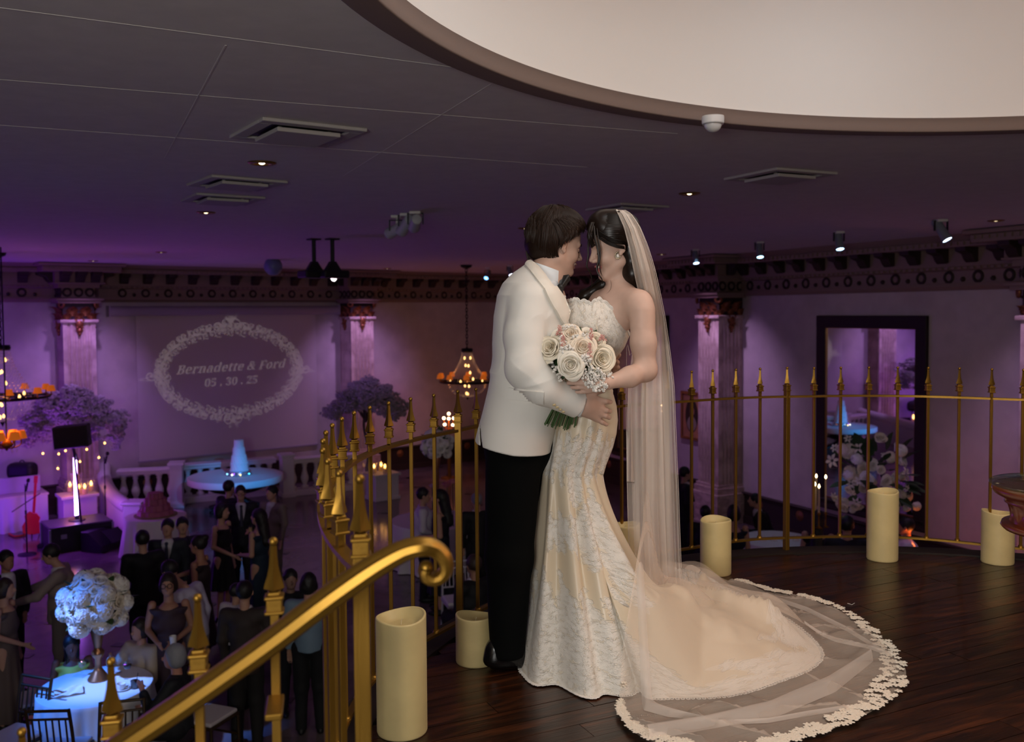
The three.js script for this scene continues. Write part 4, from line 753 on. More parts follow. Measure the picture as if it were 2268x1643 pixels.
function laceMaps(w, h, keep, step, s0, satin, lace, ground = 0) {
  const L = laceCanvas(w, h, keep, step, s0), q = (u, v) => { const X = Math.floor(u * w), Y = Math.floor(v * h); return L[(Y * w + X) * 4] / 255; };
  const map = tex(w, h, (u, v) => { const k = clamp(q(u, v) + ground * (keep(u, v) > 0.3 ? 1 : 0)); return [0, 1, 2].map((i) => lerp(satin[i], lace[i], k)); });
  const bump = tex(w, h, (u, v) => { const k = q(u, v); return 60 + 190 * k; }, false), rough = tex(w / 2, h / 2, (u, v) => 255 * lerp(0.36, 0.85, clamp(q(u, v) * 1.3 + ground * (keep(u, v) > 0.3 ? 1 : 0))), false);
  return { map, bumpMap: bump, roughnessMap: rough };
}
const RX = (pts) => (v) => { let i = 1; while (i < pts.length - 1 && pts[i][0] < v) i++; const a = pts[i - 1], b = pts[i], t = clamp((v - a[0]) / (b[0] - a[0])); return a.slice(1).map((q, k) => lerp(q, b[k + 1], t)); };
const tulle = (o, c = 0xf6e9dd) => new THREE.MeshPhysicalMaterial({ color: c, roughness: 0.8, transparent: true, opacity: o, side: THREE.DoubleSide, sheen: 0.3, sheenColor: rgb(1, 0.95, 0.9), sheenRoughness: 0.6 });
// ------------------------------------------------------------------ the bride
{
  const P = thing('person', 'person in a strapless ivory lace wedding gown with long veil and train, holding the bouquet', 'person', onLevel(1300, 1490, 0).toArray());
  const put = (name, g, m, parent = P) => { g.translate(-P.position.x, -P.position.y, -P.position.z); return mesh(name, g, m, parent); };
  const fr = headFrame(G(1366, 549, 0.0), 184, 13, 0, 0.96), hf = worldHead(headField(true), fr);
  const SK = [0.6, 0.4, 0.315], LIP = [0.5, 0.13, 0.14];
  const trunk = capField(caps([[[1364, 585, -0.01], [1376, 650, -0.005], 0.042, 0.05], [[1414, 672, 0.125], [1320, 660, -0.12], 0.047, 0.043], [[1352, 695, 0.01], [1314, 795, 0.0], 0.076, 0.066], [[1372, 698, 0.05], [1330, 690, -0.05], 0.06, 0.056], [[1314, 795, 0], [1300, 900, 0], 0.066, 0.085], [[1374, 650, 0.0], [1412, 676, 0.115], 0.034, 0.044]]), 0.045);
  const arm = capField(caps([[[1422, 690, 0.145], [1425, 760, 0.16], 0.0485, 0.0445], [[1425, 760, 0.16], [1430, 820, 0.165], 0.0445, 0.0385], [[1430, 820, 0.165], [1395, 834, 0.215], 0.0385, 0.0345], [[1395, 835, 0.215], [1345, 847, 0.255], 0.035, 0.024]]), 0.025);
  const armFar = capField(caps([[[1312, 668, -0.15], [1262, 740, -0.17], 0.044, 0.036], [[1262, 740, -0.17], [1240, 660, -0.22], 0.034, 0.024]]), 0.025);
  const HT = 0.255, palm = capField(caps([[[1347, 847, HT], [1322, 850, HT + 0.005], 0.024, 0.026], [[1322, 848, HT + 0.008], [1300, 850, HT], 0.026, 0.02], [[1320, 858, HT], [1302, 862, HT - 0.005], 0.018, 0.014]]), 0.015);
  const fing = caps([[[1302, 843, HT + 0.01], [1276, 838, HT + 0.012], 0.0095, 0.0085], [[1276, 838, HT + 0.012], [1260, 838, HT - 0.006], 0.0085, 0.007], [[1300, 850, HT + 0.01], [1274, 848, HT + 0.012], 0.0095, 0.0085], [[1274, 848, HT + 0.012], [1259, 848, HT - 0.006], 0.0085, 0.007], [[1302, 858, HT + 0.004], [1280, 858, HT + 0.008], 0.009, 0.008], [[1280, 858, HT + 0.008], [1266, 858, HT - 0.008], 0.008, 0.0068], [[1304, 866, HT - 0.004], [1288, 868, HT], 0.0082, 0.0075], [[1288, 868, HT], [1276, 868, HT - 0.01], 0.0075, 0.006], [[1326, 838, HT + 0.01], [1304, 830, HT + 0.012], 0.012, 0.0095], [[1304, 830, HT + 0.012], [1288, 829, HT], 0.0095, 0.008]]);
  const bodyF = (x, y, z) => { let d = smin(hf(x, y, z), trunk(x, y, z), 0.016); d = smin(d, arm(x, y, z), 0.018); d = smin(d, armFar(x, y, z), 0.02); let h = palm(x, y, z); for (let i = 0; i < fing.length; i += 2) h = smin(h, Math.min(sdCap(x, y, z, fing[i].a, fing[i].b, fing[i].r0, fing[i].r1), sdCap(x, y, z, fing[i + 1].a, fing[i + 1].b, fing[i + 1].r0, fing[i + 1].r1)), 0.005); return smin(d, h, 0.01); };
  const bc = G(1350, 700, 0);
  const g1 = surfaceNet(bodyF, [bc.x - 0.27, bc.y - 0.42, bc.z - 0.32], [bc.x + 0.22, bc.y + 0.42, bc.z + 0.32], 0.0034);
  const legs = capField(caps([[[1296, 920, 0.05], [1268, 1120, 0.045], 0.065, 0.042], [[1268, 1120, 0.045], [1275, 1430, 0.06], 0.04, 0.03], [[1296, 920, -0.05], [1266, 1120, -0.045], 0.065, 0.042], [[1266, 1120, -0.045], [1275, 1410, -0.06], 0.04, 0.03]]), 0.03);
  const g2 = surfaceNet(legs, [-0.05, 0.02, -3.9], [0.5, 1.05, -3.3], 0.014);
  const body = merge([g1.toNonIndexed(), g2.toNonIndexed()]);
  tint(body, (x, y, z) => { const l = fr.local(V(x, y, z)), k = lipMask(l), n = 0.96 + 0.08 * noise3(x * 60, y * 60, z * 60); return [0, 1, 2].map((i) => lerp(SK[i], LIP[i], k * 0.9) * n); });
  const bodyMesh = put('body', body, skin(0.65, 0.45, 0.36));
  headParts({ ...fr, m: new THREE.Matrix4().makeTranslation(-P.position.x, -P.position.y, -P.position.z).multiply(fr.m), world: (x, y, z) => fr.world(x, y, z).sub(P.position) }, bodyMesh, std(0x140c08, 0.7), true);

  // hair: half-up, smooth over the crown, long behind the neck and over the far shoulder
  const HC = G(1358, 513, -0.002), HR = [0.094, 0.087, 0.088], ct = HC.toArray();
  const A1 = G(1303, 517), B1 = G(1364, 556), XB = G(1369, 560).x, YB = G(1370, 546).y;
  const below = (x, y) => { const L = Math.hypot(B1.x - A1.x, B1.y - A1.y), s = ((B1.x - A1.x) * (y - A1.y) - (B1.y - A1.y) * (x - A1.x)) / L; return Math.min(-s + 0.008 * Math.sin(clamp((x - A1.x) / (B1.x - A1.x)) * Math.PI), XB - x); };
  const tail = caps([[[1386, 505, 0.0], [1396, 555, 0.02], 0.056, 0.038], [[1396, 555, 0.02], [1402, 605, 0.025], 0.038, 0.036], [[1402, 605, 0.025], [1416, 655, -0.01], 0.036, 0.03], [[1416, 655, -0.01], [1434, 705, -0.045], 0.03, 0.014], [[1434, 705, -0.045], [1440, 760, -0.06], 0.014, 0.006]]), tailF = capField(tail, 0.03);
  const farL = capField(caps([[[1372, 600, -0.07], [1336, 630, -0.075], 0.03, 0.026], [[1336, 630, -0.075], [1296, 655, -0.09], 0.026, 0.022], [[1296, 655, -0.09], [1262, 682, -0.1], 0.022, 0.008]]), 0.02);
  const hairF = (x, y, z) => { let d = sdEll(x, y, z, ct, HR); d = smin(d, sdEll(x, y, z, GA(1330, 500, 0), [0.05, 0.055, 0.07]), 0.03); d = smax(d, below(x, y), 0.012); d = smin(d, tailF(x, y, z), 0.02); d = Math.min(d, farL(x, y, z)); return d + 0.003 * (noise3(x * 22, y * 22, z * 60) - 0.5); };
  const hl = [surfaceNet(hairF, [HC.x - 0.22, HC.y - 0.46, HC.z - 0.2], [HC.x + 0.2, HC.y + 0.14, HC.z + 0.16], 0.005).toNonIndexed()];
  seed(12);
  for (let i = 0; i < 620; i++) { // swept back from the hairline to the comb and over the ear
    const s = rnd(), z0 = rr(-0.8, 1), pts = [], y1 = lerp(0.99, -0.25, s), q = rr(0.975, 1.004);
    for (let k = 0; k <= 6; k++) { const a = lerp(2.75, 0.25, k / 6), yy = lerp(y1 - 0.35 * Math.sin(0.6 + s), lerp(0.55, -0.5, s), k / 6) * HR[1], r = Math.sqrt(Math.max(0.02, 1 - (yy / HR[1]) ** 2)); const x = ct[0] + HR[0] * r * Math.cos(a) * q - 0.006, z = ct[2] + HR[2] * r * Math.sin(a) * q; const Y = ct[1] + yy; if (below(x, Y) > 0.006 && k < 3) continue; pts.push(V(x, Y, z)); }
    if (pts.length > 3) hl.push(lock(pts, rr(0.0028, 0.005), 0.3, 9).toNonIndexed());
  }
  for (let i = 0; i < 46; i++) { const s = rnd(), dy = lerp(-14, 5, s), t = 0.004 * rnd(); hl.push(lock([G(1326, 524 + dy, 0.072 + t), G(1345, 536 + dy, 0.083 + t), G(1366, 544 + dy, 0.088 + t), G(1384, 548 + dy, 0.07 + t), G(1396, 562 + dy * 0.5, 0.05)], rr(0.0026, 0.0046), 0.35, 14).toNonIndexed()); }
  for (let i = 0; i < 160; i++) { // long hair behind the neck
    const a = rr(0, 6.28), r = rr(0.5, 1.02), o = (x, y, t, w) => G(x + Math.cos(a) * w * r, y, t + Math.sin(a) * w * r * PX);
    hl.push(lock([o(1384, 505, 0.0, 28), o(1396, 556, 0.02, 21), o(1403, 606, 0.025, 20), o(1417, 656, -0.01, 16), o(1433, 702 + rr(-8, 30), -0.045, 8)], rr(0.003, 0.0055), 0.4, 14).toNonIndexed());
    const q = (x, y, t, w) => G(x + Math.cos(a) * w * r * 0.6, y + Math.sin(a) * w * r, t + Math.sin(a * 2) * w * r * PX * 0.6);
    if (i < 110) hl.push(lock([q(1368, 600, -0.06, 15), q(1340, 628, -0.07, 17), q(1310, 648, -0.085, 15), q(1284, 664, -0.095, 11), q(1260 + rr(-6, 8), 684 + rr(-8, 8), -0.1, 5)], rr(0.004, 0.007), 0.4, 14).toNonIndexed());
  }
  const strand = (pts, w) => hl.push(lock(pts.map(([x, y, t]) => G(x, y, t)), w, 0.6, 22).toNonIndexed());
  strand([[1316, 500, 0.07], [1318, 528, 0.085], [1325, 552, 0.092], [1327, 575, 0.09], [1322, 594, 0.085], [1325, 606, 0.085], [1333, 618, 0.085], [1335, 632, 0.075]], 0.0058);
  strand([[1322, 505, 0.07], [1326, 535, 0.088], [1330, 560, 0.093], [1328, 585, 0.09], [1331, 604, 0.086], [1334, 612, 0.08]], 0.0032);
  strand([[1308, 505, 0.03], [1303, 535, 0.04], [1303, 565, 0.04], [1300, 590, 0.035], [1308, 605, 0.03], [1311, 630, 0.02], [1304, 652, 0.0]], 0.0038);
  strand([[1352, 620, 0.045], [1354, 632, 0.055], [1350, 644, 0.06], [1343, 650, 0.055]], 0.0007);
  for (let i = 0; i < 34; i++) { const s = rnd(), t = rr(0.015, 0.075); strand([[1318 - 8 * s, 492, t], [1312 - 8 * s, 512, t + 0.012], [1306 + 12 * rnd() - 4, 528, t + 0.012], [1304 + 16 * s + rr(-3, 3), 540 + rr(-4, 12), t + 0.004]], rr(0.003, 0.0055)); }
  put('hair', merge(hl), phy(0xffffff, 0.32, { map: hairTex([10, 7, 5], [38, 24, 16], 8), specularIntensity: 0.6 }));

  // earring: pearl set in a ring of stones
  const eh = hit(bodyF, 1368, 566), ec = eh.p.clone().sub(P.position).addScaledVector(V(0, 0, 1), 0.004), ear = [];
  ear.push(new THREE.TorusGeometry(0.0092, 0.0026, 8, 20).scale(0.9, 1.15, 1)); for (let i = 0; i < 12; i++) { const a = i / 12 * 6.283; ear.push(sph(0.0026, Math.cos(a) * 0.0088, Math.sin(a) * 0.0112, 0.0015, 8, 6)); }
  const em = mesh('earring', merge(ear), std(0xd9cdb4, 0.2, { metalness: 0.85 }), P); em.scale.setScalar(1.15); em.position.copy(ec);
  const pearl = mesh('pearl', sph(0.0058, 0, -0.001, 0.003, 16, 12).scale(1, 1.2, 0.8), phy(0xf1e9dc, 0.18, { clearcoat: 0.6 }), em);

  // gown: bodice and skirt in one sheet; angle 0 right, 90 towards the camera, 180 left
  const rows = RX([[664, 1258, 1372, 0.1], [690, 1252, 1386, 0.13], [720, 1250, 1393, 0.145], [745, 1252, 1394, 0.145], [770, 1257, 1383, 0.13], [800, 1262, 1361, 0.115], [830, 1250, 1352, 0.115], [870, 1240, 1358, 0.135], [900, 1234, 1366, 0.15], [930, 1228, 1369, 0.158], [960, 1222, 1366, 0.158], [990, 1216, 1358, 0.15], [1030, 1208, 1342, 0.135], [1062, 1202, 1333, 0.13], [1090, 1198, 1334, 0.13]]);
  const topY = RX([[1240, 672], [1275, 664], [1283, 671], [1298, 668], [1311, 676], [1325, 668], [1337, 664], [1355, 675], [1374, 701], [1385, 720], [1392, 742], [1400, 745]]);
  const kneeY = 1052, zk = 0.0;
  const ring = (th, ypx) => { const [L, R, rz] = rows(ypx), c = Math.cos(th), s = Math.sin(th), n = 2.15, k = Math.pow(Math.pow(Math.abs(c), n) + Math.pow(Math.abs(s), n), -1 / n); return G((L + R) / 2 + (R - L) / 2 * c * k, ypx, rz * s * k); };
  const HEM = [[-90, 1270, 1390, 0], [-60, 1330, 1385, 0], [-40, 1400, 1345, 0], [-25, 1470, 1305, 0], [-12, 1553, 1275, 0], [-3, 1600, 1298, 0], [6, 1680, 1337, 0], [14, 1745, 1374, 0], [22, 1797, 1418, 0], [30, 1818, 1453, 0], [38, 1792, 1487, 0], [46, 1722, 1517, 0], [54, 1640, 1537, 0], [62, 1548, 1549, 0], [69, 1455, 1552, 0], [75, 1402, 1524, 0], [82, 1372, 1538, 0], [92, 1330, 1541, 0], [106, 1288, 1536, 0], [122, 1236, 1518, 0], [138, 1190, 1508, 0], [152, 1146, 1496, 0], [163, 1141, 1456, 0.01], [173, 1125, 1438, 0.03], [190, 1140, 1412, 0.02], [230, 1200, 1395, 0], [270, 1270, 1390, 0]];
  const hemC = new THREE.CatmullRomCurve3(HEM.map(([a, x, y, h]) => onLevel(x, y, 0.006 + h)), false, 'centripetal');
  const hemAt = (th) => { let d = th * 180 / Math.PI; if (d > 270) d -= 360; let i = 1; while (i < HEM.length - 1 && HEM[i][0] < d) i++; const t = clamp((d - HEM[i - 1][0]) / (HEM[i][0] - HEM[i - 1][0])); return hemC.getPoint((i - 1 + t) / (HEM.length - 1)); };
  const pleat = (th) => { const d = th * 180 / Math.PI; let s = 0; for (const [c, w, a] of [[172, 7, 1], [152, 8, -1.2], [136, 7, 1], [121, 9, -0.7], [104, 11, 0.8], [88, 6, -1.2], [78, 6, 1.1], [66, 6, -1.5], [54, 8, 0.8], [38, 8, -0.8], [20, 9, 0.8], [2, 9, -0.8], [-20, 12, 0.9], [200, 12, 0.7], [230, 12, -0.7]]) { let q = Math.abs(d - c); q = Math.min(q, 360 - q); s += a * Math.exp(-q * q / (w * w)); } return s; };
  const VK = 0.42;
  const gownPoint = (u, v) => {
    const th = u * Math.PI * 2;
    if (v <= VK) {
      const q = v / VK; let p = ring(th, 720), xp = toPx(p)[0], ty = Math.sin(th) > -0.15 ? topY(xp)[0] : 738; ty -= 3.2 * Math.abs(Math.sin(u * 95)) * (q < 0.02 ? 1 : 0) ;
      const y = lerp(ty, kneeY, q); p = ring(th, y);
      const w = sstep(0.5, 1, q) * 0.007 * pleat(th); const c = G((rows(y)[0] + rows(y)[1]) / 2, y, 0), out = p.clone().sub(c).setY(0).normalize();
      const bd = q < 0.45 ? 0.0025 * Math.sin(p.y * 260 + Math.cos(th) * 4 + p.x * 60) * sstep(0.16, 0.24, q) * (1 - sstep(0.36, 0.45, q)) * (0.4 + 0.6 * Math.max(0, Math.cos(th))) : 0; // gathers at the waist
      return p.addScaledVector(out, w + bd);
    }
    const s = (v - VK) / (1 - VK), k = ring(th, kneeY), H = hemAt(th), c = G((rows(kneeY)[0] + rows(kneeY)[1]) / 2, kneeY, 0), dir = H.clone().sub(k).setY(0), L = dir.length(), h = k.y - H.y;
    const Ld = Math.min(L, 0.4), slope = Math.hypot(Ld, h), total = slope + (L - Ld), ss = s * total; dir.normalize();
    let hor, y; const train = sstep(0.42, 0.9, L);
    if (ss < slope) { const q = ss / slope; hor = Ld * Math.pow(q, lerp(1.3, 1.5, train)); y = k.y - h * q; } else { hor = Ld + ss - slope; y = H.y; }
    const p = k.clone().addScaledVector(dir, hor).setY(y), amp = (0.007 + 0.021 * sstep(0, 0.5, s)) * (1 - 0.85 * train * sstep(0.45, 0.7, s));
    const side = V(-dir.z, 0, dir.x);
    p.addScaledVector(dir, amp * pleat(th));
    const n = fbm(p.x * 5 + 3, p.z * 5, 1.7, 3) - 0.44, n2 = noise3(p.x * 3 + p.z * 5, p.z * 2.2 - p.x * 2.2, 4) - 0.5;
    if (train > 0) { const corner = Math.exp(-(((ss - slope) / 0.26) ** 2)), edge = 1 - sstep(0.86, 1, s); p.y += train * (0.075 * corner * sstep(0.2, 0.6, s) + (0.03 + 0.2 * Math.max(0, n) + 0.1 * Math.pow(1 - Math.abs(2 * noise3(p.x * 2.2 + p.z * 4.4, p.z * 2.5 - p.x * 2, 9) - 1), 4) + 0.05 * Math.max(0, n2)) * sstep(0.35, 0.6, s) * edge + 0.012 * edge); }
    else p.y += 0.0;
    if (p.y < 0.004) p.y = 0.004;
    return p;
  };
  const NU = 400, NV = 210, hemKeep = RX([[0, 0.93], [0.06, 0.93], [0.14, 0.93], [0.185, 0.9], [0.2, 0.78], [0.225, 0.8], [0.25, 0.72], [0.28, 0.79], [0.31, 0.7], [0.35, 0.77], [0.38, 0.71], [0.42, 0.78], [0.45, 0.74], [0.5, 0.76]]);
  const keep = (U, Vv) => { const u = U / 2, v = Vv, w = 0.018 * Math.sin(U * 60 + v * 30) + 0.014 * Math.sin(U * 131 + v * 71);
    if (v < 0.155 + w) return 1; if (v > 0.33 + w && v < 0.415 + w * 1.5) return 0.8 * sstep(0.02, 0.08, u) * (1 - sstep(0.4, 0.48, u));
    if (v > hemKeep(u)[0] + w * 1.6) return 1;
    const b = (v - 0.585 - w) / 0.042; if (Math.abs(b) < 1 && u > 0.235 && u < 0.375) return 0.95;
    const c = Math.hypot((u - 0.222 - w * 0.4) / 0.026, (v - 0.6 - w) / 0.085); if (c < 1) return 1;
    const e = Math.hypot((u - 0.17 - w * 0.4) / 0.022, (v - 0.6) / 0.17); if (e < 1) return 1;
    const f = Math.hypot((u - 0.25) / 0.03, (v - 0.455) / 0.06); if (f < 1) return 0.9; return 0; };
  const gm = laceMaps(2048, 2048, keep, 22, 44, [222, 205, 178], [234, 227, 216], 0.5);
  const gownGeo = grid(NU, NV, (u, v) => [gownPoint(u, v), u * 2, v], true);
  const gownMat = phy(0xffffff, 1, { ...gm, bumpScale: 0.0035, side: THREE.DoubleSide, sheen: 0.25, sheenColor: rgb(1, 0.94, 0.84), sheenRoughness: 0.4, specularIntensity: 0.9 });
  // height of the gown over the floor, for the tulle that lies on it
  const HX0 = -0.4, HZ0 = -5.4, HS = 0.02, HN = 150; let hm = new Float32Array(HN * HN);
  { const p = gownGeo.attributes.position; for (let i = 0; i < p.count; i++) { const a = Math.round((p.getX(i) - HX0) / HS), b = Math.round((p.getZ(i) - HZ0) / HS); if (a >= 0 && b >= 0 && a < HN && b < HN) hm[b * HN + a] = Math.max(hm[b * HN + a], p.getY(i)); }
    const pass = (f) => { const o = new Float32Array(HN * HN); for (let b = 1; b < HN - 1; b++) for (let a = 1; a < HN - 1; a++) { const l = []; for (let y = -1; y <= 1; y++) for (let x = -1; x <= 1; x++) l.push(hm[(b + y) * HN + a + x]); o[b * HN + a] = f(l); } hm = o; };
    pass((l) => Math.max(...l)); pass((l) => Math.max(...l)); for (let k = 0; k < 3; k++) pass((l) => l.reduce((q, v) => q + v, 0) / 9); }
  const gownH = (x, z) => { const a = (x - HX0) / HS, b = (z - HZ0) / HS, i = Math.floor(a), j = Math.floor(b); if (i < 0 || j < 0 || i > HN - 2 || j > HN - 2) return 0; const u = a - i, v = b - j, q = (m, n) => hm[n * HN + m]; return lerp(lerp(q(i, j), q(i + 1, j), u), lerp(q(i, j + 1), q(i + 1, j + 1), u), v); };
  const gown = put('gown', gownGeo, gownMat);
  // scalloped lace along the hem and the neckline
  seed(61); const trim = [], loop = new THREE.TorusGeometry(0.0065, 0.0017, 4, 8), fl = (p, s, a) => { for (let k = 0; k < 5; k++) { const b = a + k * 1.257; trim.push(sph(1, 0, 0, 0, 5, 4).scale(0.0048 * s, 0.0017 * s, 0.0032 * s).rotateY(-b).translate(p.x + Math.cos(b) * 0.005 * s, p.y, p.z + Math.sin(b) * 0.005 * s)); } };
  for (let i = 0; i < 520; i++) { const u = i / 520, a = gownPoint(u, 1), b = gownPoint(u, 0.99), dir = a.clone().sub(b).setY(0).normalize(), p = a.clone().addScaledVector(dir, 0.004 + 0.004 * Math.abs(Math.sin(i * 0.7))); p.y = Math.max(0.003, a.y); trim.push(loop.clone().rotateX(Math.PI / 2).translate(p.x, p.y, p.z)); if (i % 2) trim.push(sph(1, 0, 0, 0, 5, 4).scale(0.0035, 0.0012, 0.0035).translate(p.x + dir.x * 0.007, p.y, p.z + dir.z * 0.007)); }
  put('hem_lace', merge(trim), M.petal);
  const neckT = []; for (let i = 0; i < 190; i++) { const u = i / 190 * 0.56 - 0.02, p = gownPoint((u + 1) % 1, 0), o = V(Math.cos(u * 6.283), 0, Math.sin(u * 6.283)); neckT.push(loop.clone().scale(0.75, 0.75, 0.75).rotateY(Math.PI / 2 - u * 6.283).translate(p.x + o.x * 0.002, p.y + 0.002, p.z + o.z * 0.002)); }
  stuff(put('neckline_lace', merge(neckT), M.petal));

  // veil: falls from a comb behind the crown, then spreads over the train
  const vr = RX([[0, 465, 1364, 1384, 0.02], [0.03, 475, 1370, 1400, 0.075], [0.08, 505, 1383, 1419, 0.095], [0.13, 550, 1394, 1437, 0.1], [0.19, 600, 1404, 1452, 0.095], [0.25, 650, 1415, 1463, 0.05], [0.31, 700, 1420, 1473, -0.02], [0.38, 760, 1402, 1482, -0.08], [0.47, 850, 1390, 1493, -0.09], [0.55, 920, 1388, 1496, -0.1], [0.63, 1000, 1388, 1499, -0.12], [0.72, 1090, 1387, 1503, -0.15], [0.82, 1180, 1390, 1506, -0.19], [0.93, 1280, 1396, 1510, -0.24], [1, 1345, 1402, 1522, -0.27]]);
  const sheet = (a, b, ph, dz, k) => grid(90, 150, (u, v) => { const [y, l, r, t] = vr(v), q = lerp(a, b, u), w = Math.min(1, v * 6), tw = Math.sin(q * 21 + ph + 1.3 * Math.sin(v * 5 + ph)) * 0.5 + Math.sin(q * 43 + ph * 2 + v * 4) * 0.25; const p = G(lerp(l, r, q) + w * 2.2 * Math.sin(q * 30 + ph), y, t + dz + w * k * tw); const gh = gownH(p.x, p.z); if (v > 0.7 && p.y < gh + 0.012) p.y = gh + 0.012; return [p, u, v]; });
  const veil = put('veil', merge([sheet(0, 1, 0.4, 0, 0.035), sheet(0.12, 0.86, 2.1, -0.03, 0.03), sheet(0.3, 0.72, 4.0, 0.03, 0.02)]), tulle(0.4));
  const hemTube = (pts, r) => tube(pts, r, 80, 5);
  const edgeL = [], edgeR = []; for (let i = 0; i <= 40; i++) { const v = i / 40, [y, l, r, t] = vr(v); const R = G(r, y, t + 0.02 * Math.sin(v * 9)), L = G(l, y, t); R.y = Math.max(R.y, gownH(R.x, R.z) + 0.01); L.y = Math.max(L.y, gownH(L.x, L.z) + 0.01); edgeR.push(R); edgeL.push(L); }
  const hemP = (pts) => { const g = hemTube(pts, 0.0011); g.translate(-P.position.x, -P.position.y, -P.position.z); return g; };
  mesh('veil_edge', merge([hemP(edgeL), hemP(edgeR)]), tulle(0.6), veil);
  { const c = []; for (let i = 0; i < 14; i++) { const p = G(1366 + i * 1.2, 467 + i * 0.7, 0.05 - i * 0.007); c.push(sph(0.0035, p.x - P.position.x, p.y - P.position.y + 0.002, p.z - P.position.z, 8, 6)); } mesh('comb', merge(c), M.petal, veil); }
  const OUT = [[1395, 1340], [1440, 1300], [1500, 1281], [1585, 1291], [1640, 1287], [1700, 1305], [1770, 1318], [1832, 1336], [1900, 1371], [1950, 1410], [1985, 1448], [2006, 1484], [1998, 1520], [1962, 1556], [1905, 1588], [1845, 1614], [1760, 1640], [1650, 1664], [1545, 1664], [1462, 1648], [1418, 1630], [1386, 1600], [1372, 1566], [1380, 1536], [1405, 1516], [1440, 1460], [1445, 1400], [1420, 1350]];
  const oc = new THREE.CatmullRomCurve3(OUT.map(([x, y]) => onLevel(x, y, 0.012)), true, 'centripetal'), cen = onLevel(1490, 1420, 0.03);
  const trainPt = (a, r) => { const o = oc.getPoint(a), p = cen.clone().lerp(o, r); const w = sstep(0.1, 0.5, r) * (1 - sstep(0.93, 1, r)), n = Math.pow(1 - Math.abs(2 * noise3(p.x * 3 + p.z * 6, p.z * 9 - p.x * 7, 2) - 1), 3), n2 = Math.pow(1 - Math.abs(2 * noise3(p.x * 8 + 5, p.z * 17 + p.x * 9, 7) - 1), 4); p.y = Math.max(gownH(p.x, p.z) + 0.012, 0.008 + w * (0.03 * n + 0.012 * n2)); return p; };
  put('veil_train', grid(260, 70, (u, v) => [trainPt(u, 0.02 + 0.98 * v), u, v]), tulle(0.3, 0xf3dfcc), P);
  // long folds where the tulle lies double
  const strip = (A, B, h) => grid(60, 8, (u, v) => { const a = polyAt(A, u), b = polyAt(B, u), p = onLevel(lerp(a[0], b[0], v), lerp(a[1], b[1], v), 0.02); p.y = Math.max(gownH(p.x, p.z) + 0.016, 0.012) + h * Math.sin(Math.PI * v); return [p, u, v]; });
  put('veil_fold', merge([strip([[1428, 1610], [1560, 1592], [1700, 1555], [1830, 1500], [1925, 1443]], [[1440, 1636], [1570, 1612], [1720, 1585], [1850, 1530], [1934, 1462]], 0.03), strip([[1410, 1505], [1425, 1570], [1480, 1585], [1560, 1592]], [[1425, 1500], [1445, 1555], [1500, 1575], [1562, 1600]], 0.02), strip([[1780, 1392], [1850, 1412], [1920, 1428], [1975, 1445]], [[1782, 1398], [1852, 1420], [1922, 1434], [1974, 1452]], 0.012), strip([[1690, 1312], [1790, 1345], [1880, 1390], [1965, 1445]], [[1688, 1318], [1786, 1352], [1876, 1396], [1962, 1449]], 0.012), strip([[1590, 1596], [1700, 1592], [1790, 1575], [1880, 1562]], [[1592, 1603], [1702, 1598], [1792, 1582], [1882, 1568]], 0.012)]), tulle(0.34), P);
  // lace flowers along the rim of the veil
  seed(17); const lf = [], wid = RX([[0, 0], [0.13, 0], [0.15, 0.022], [0.19, 0.03], [0.24, 0.03], [0.27, 0.01], [0.29, 0.035], [0.34, 0.06], [0.4, 0.085], [0.44, 0.09], [0.48, 0.06], [0.53, 0.06], [0.57, 0.05], [0.6, 0.035], [0.66, 0.06], [0.72, 0.05], [0.76, 0.03], [0.785, 0.02], [0.8, 0.06], [0.85, 0.07], [0.885, 0.05], [0.9, 0], [1, 0]]);
  for (let i = 0; i < 620; i++) { const a = rr(0.13, 0.795), w = wid(a)[0]; if (w < 0.005) continue; const o = oc.getPoint(a), dir = cen.clone().sub(o).setY(0).normalize(), p = o.addScaledVector(dir, rr(-0.008, w)); p.y = Math.max(gownH(p.x, p.z) + 0.02, 0.013); const s = rr(0.9, 1.7), b0 = rr(0, 6.28); for (let k = 0; k < 5; k++) { const b = b0 + k * 1.257; lf.push(sph(1, 0, 0, 0, 5, 4).scale(0.0062 * s, 0.0018, 0.0042 * s).rotateY(-b).translate(p.x + Math.cos(b) * 0.0062 * s, p.y, p.z + Math.sin(b) * 0.0062 * s)); } lf.push(sph(0.002 * s, p.x, p.y + 0.0015, p.z, 5, 4)); }
  put('veil_lace', merge(lf), std(0xe9ddcb, 0.8), P);
}
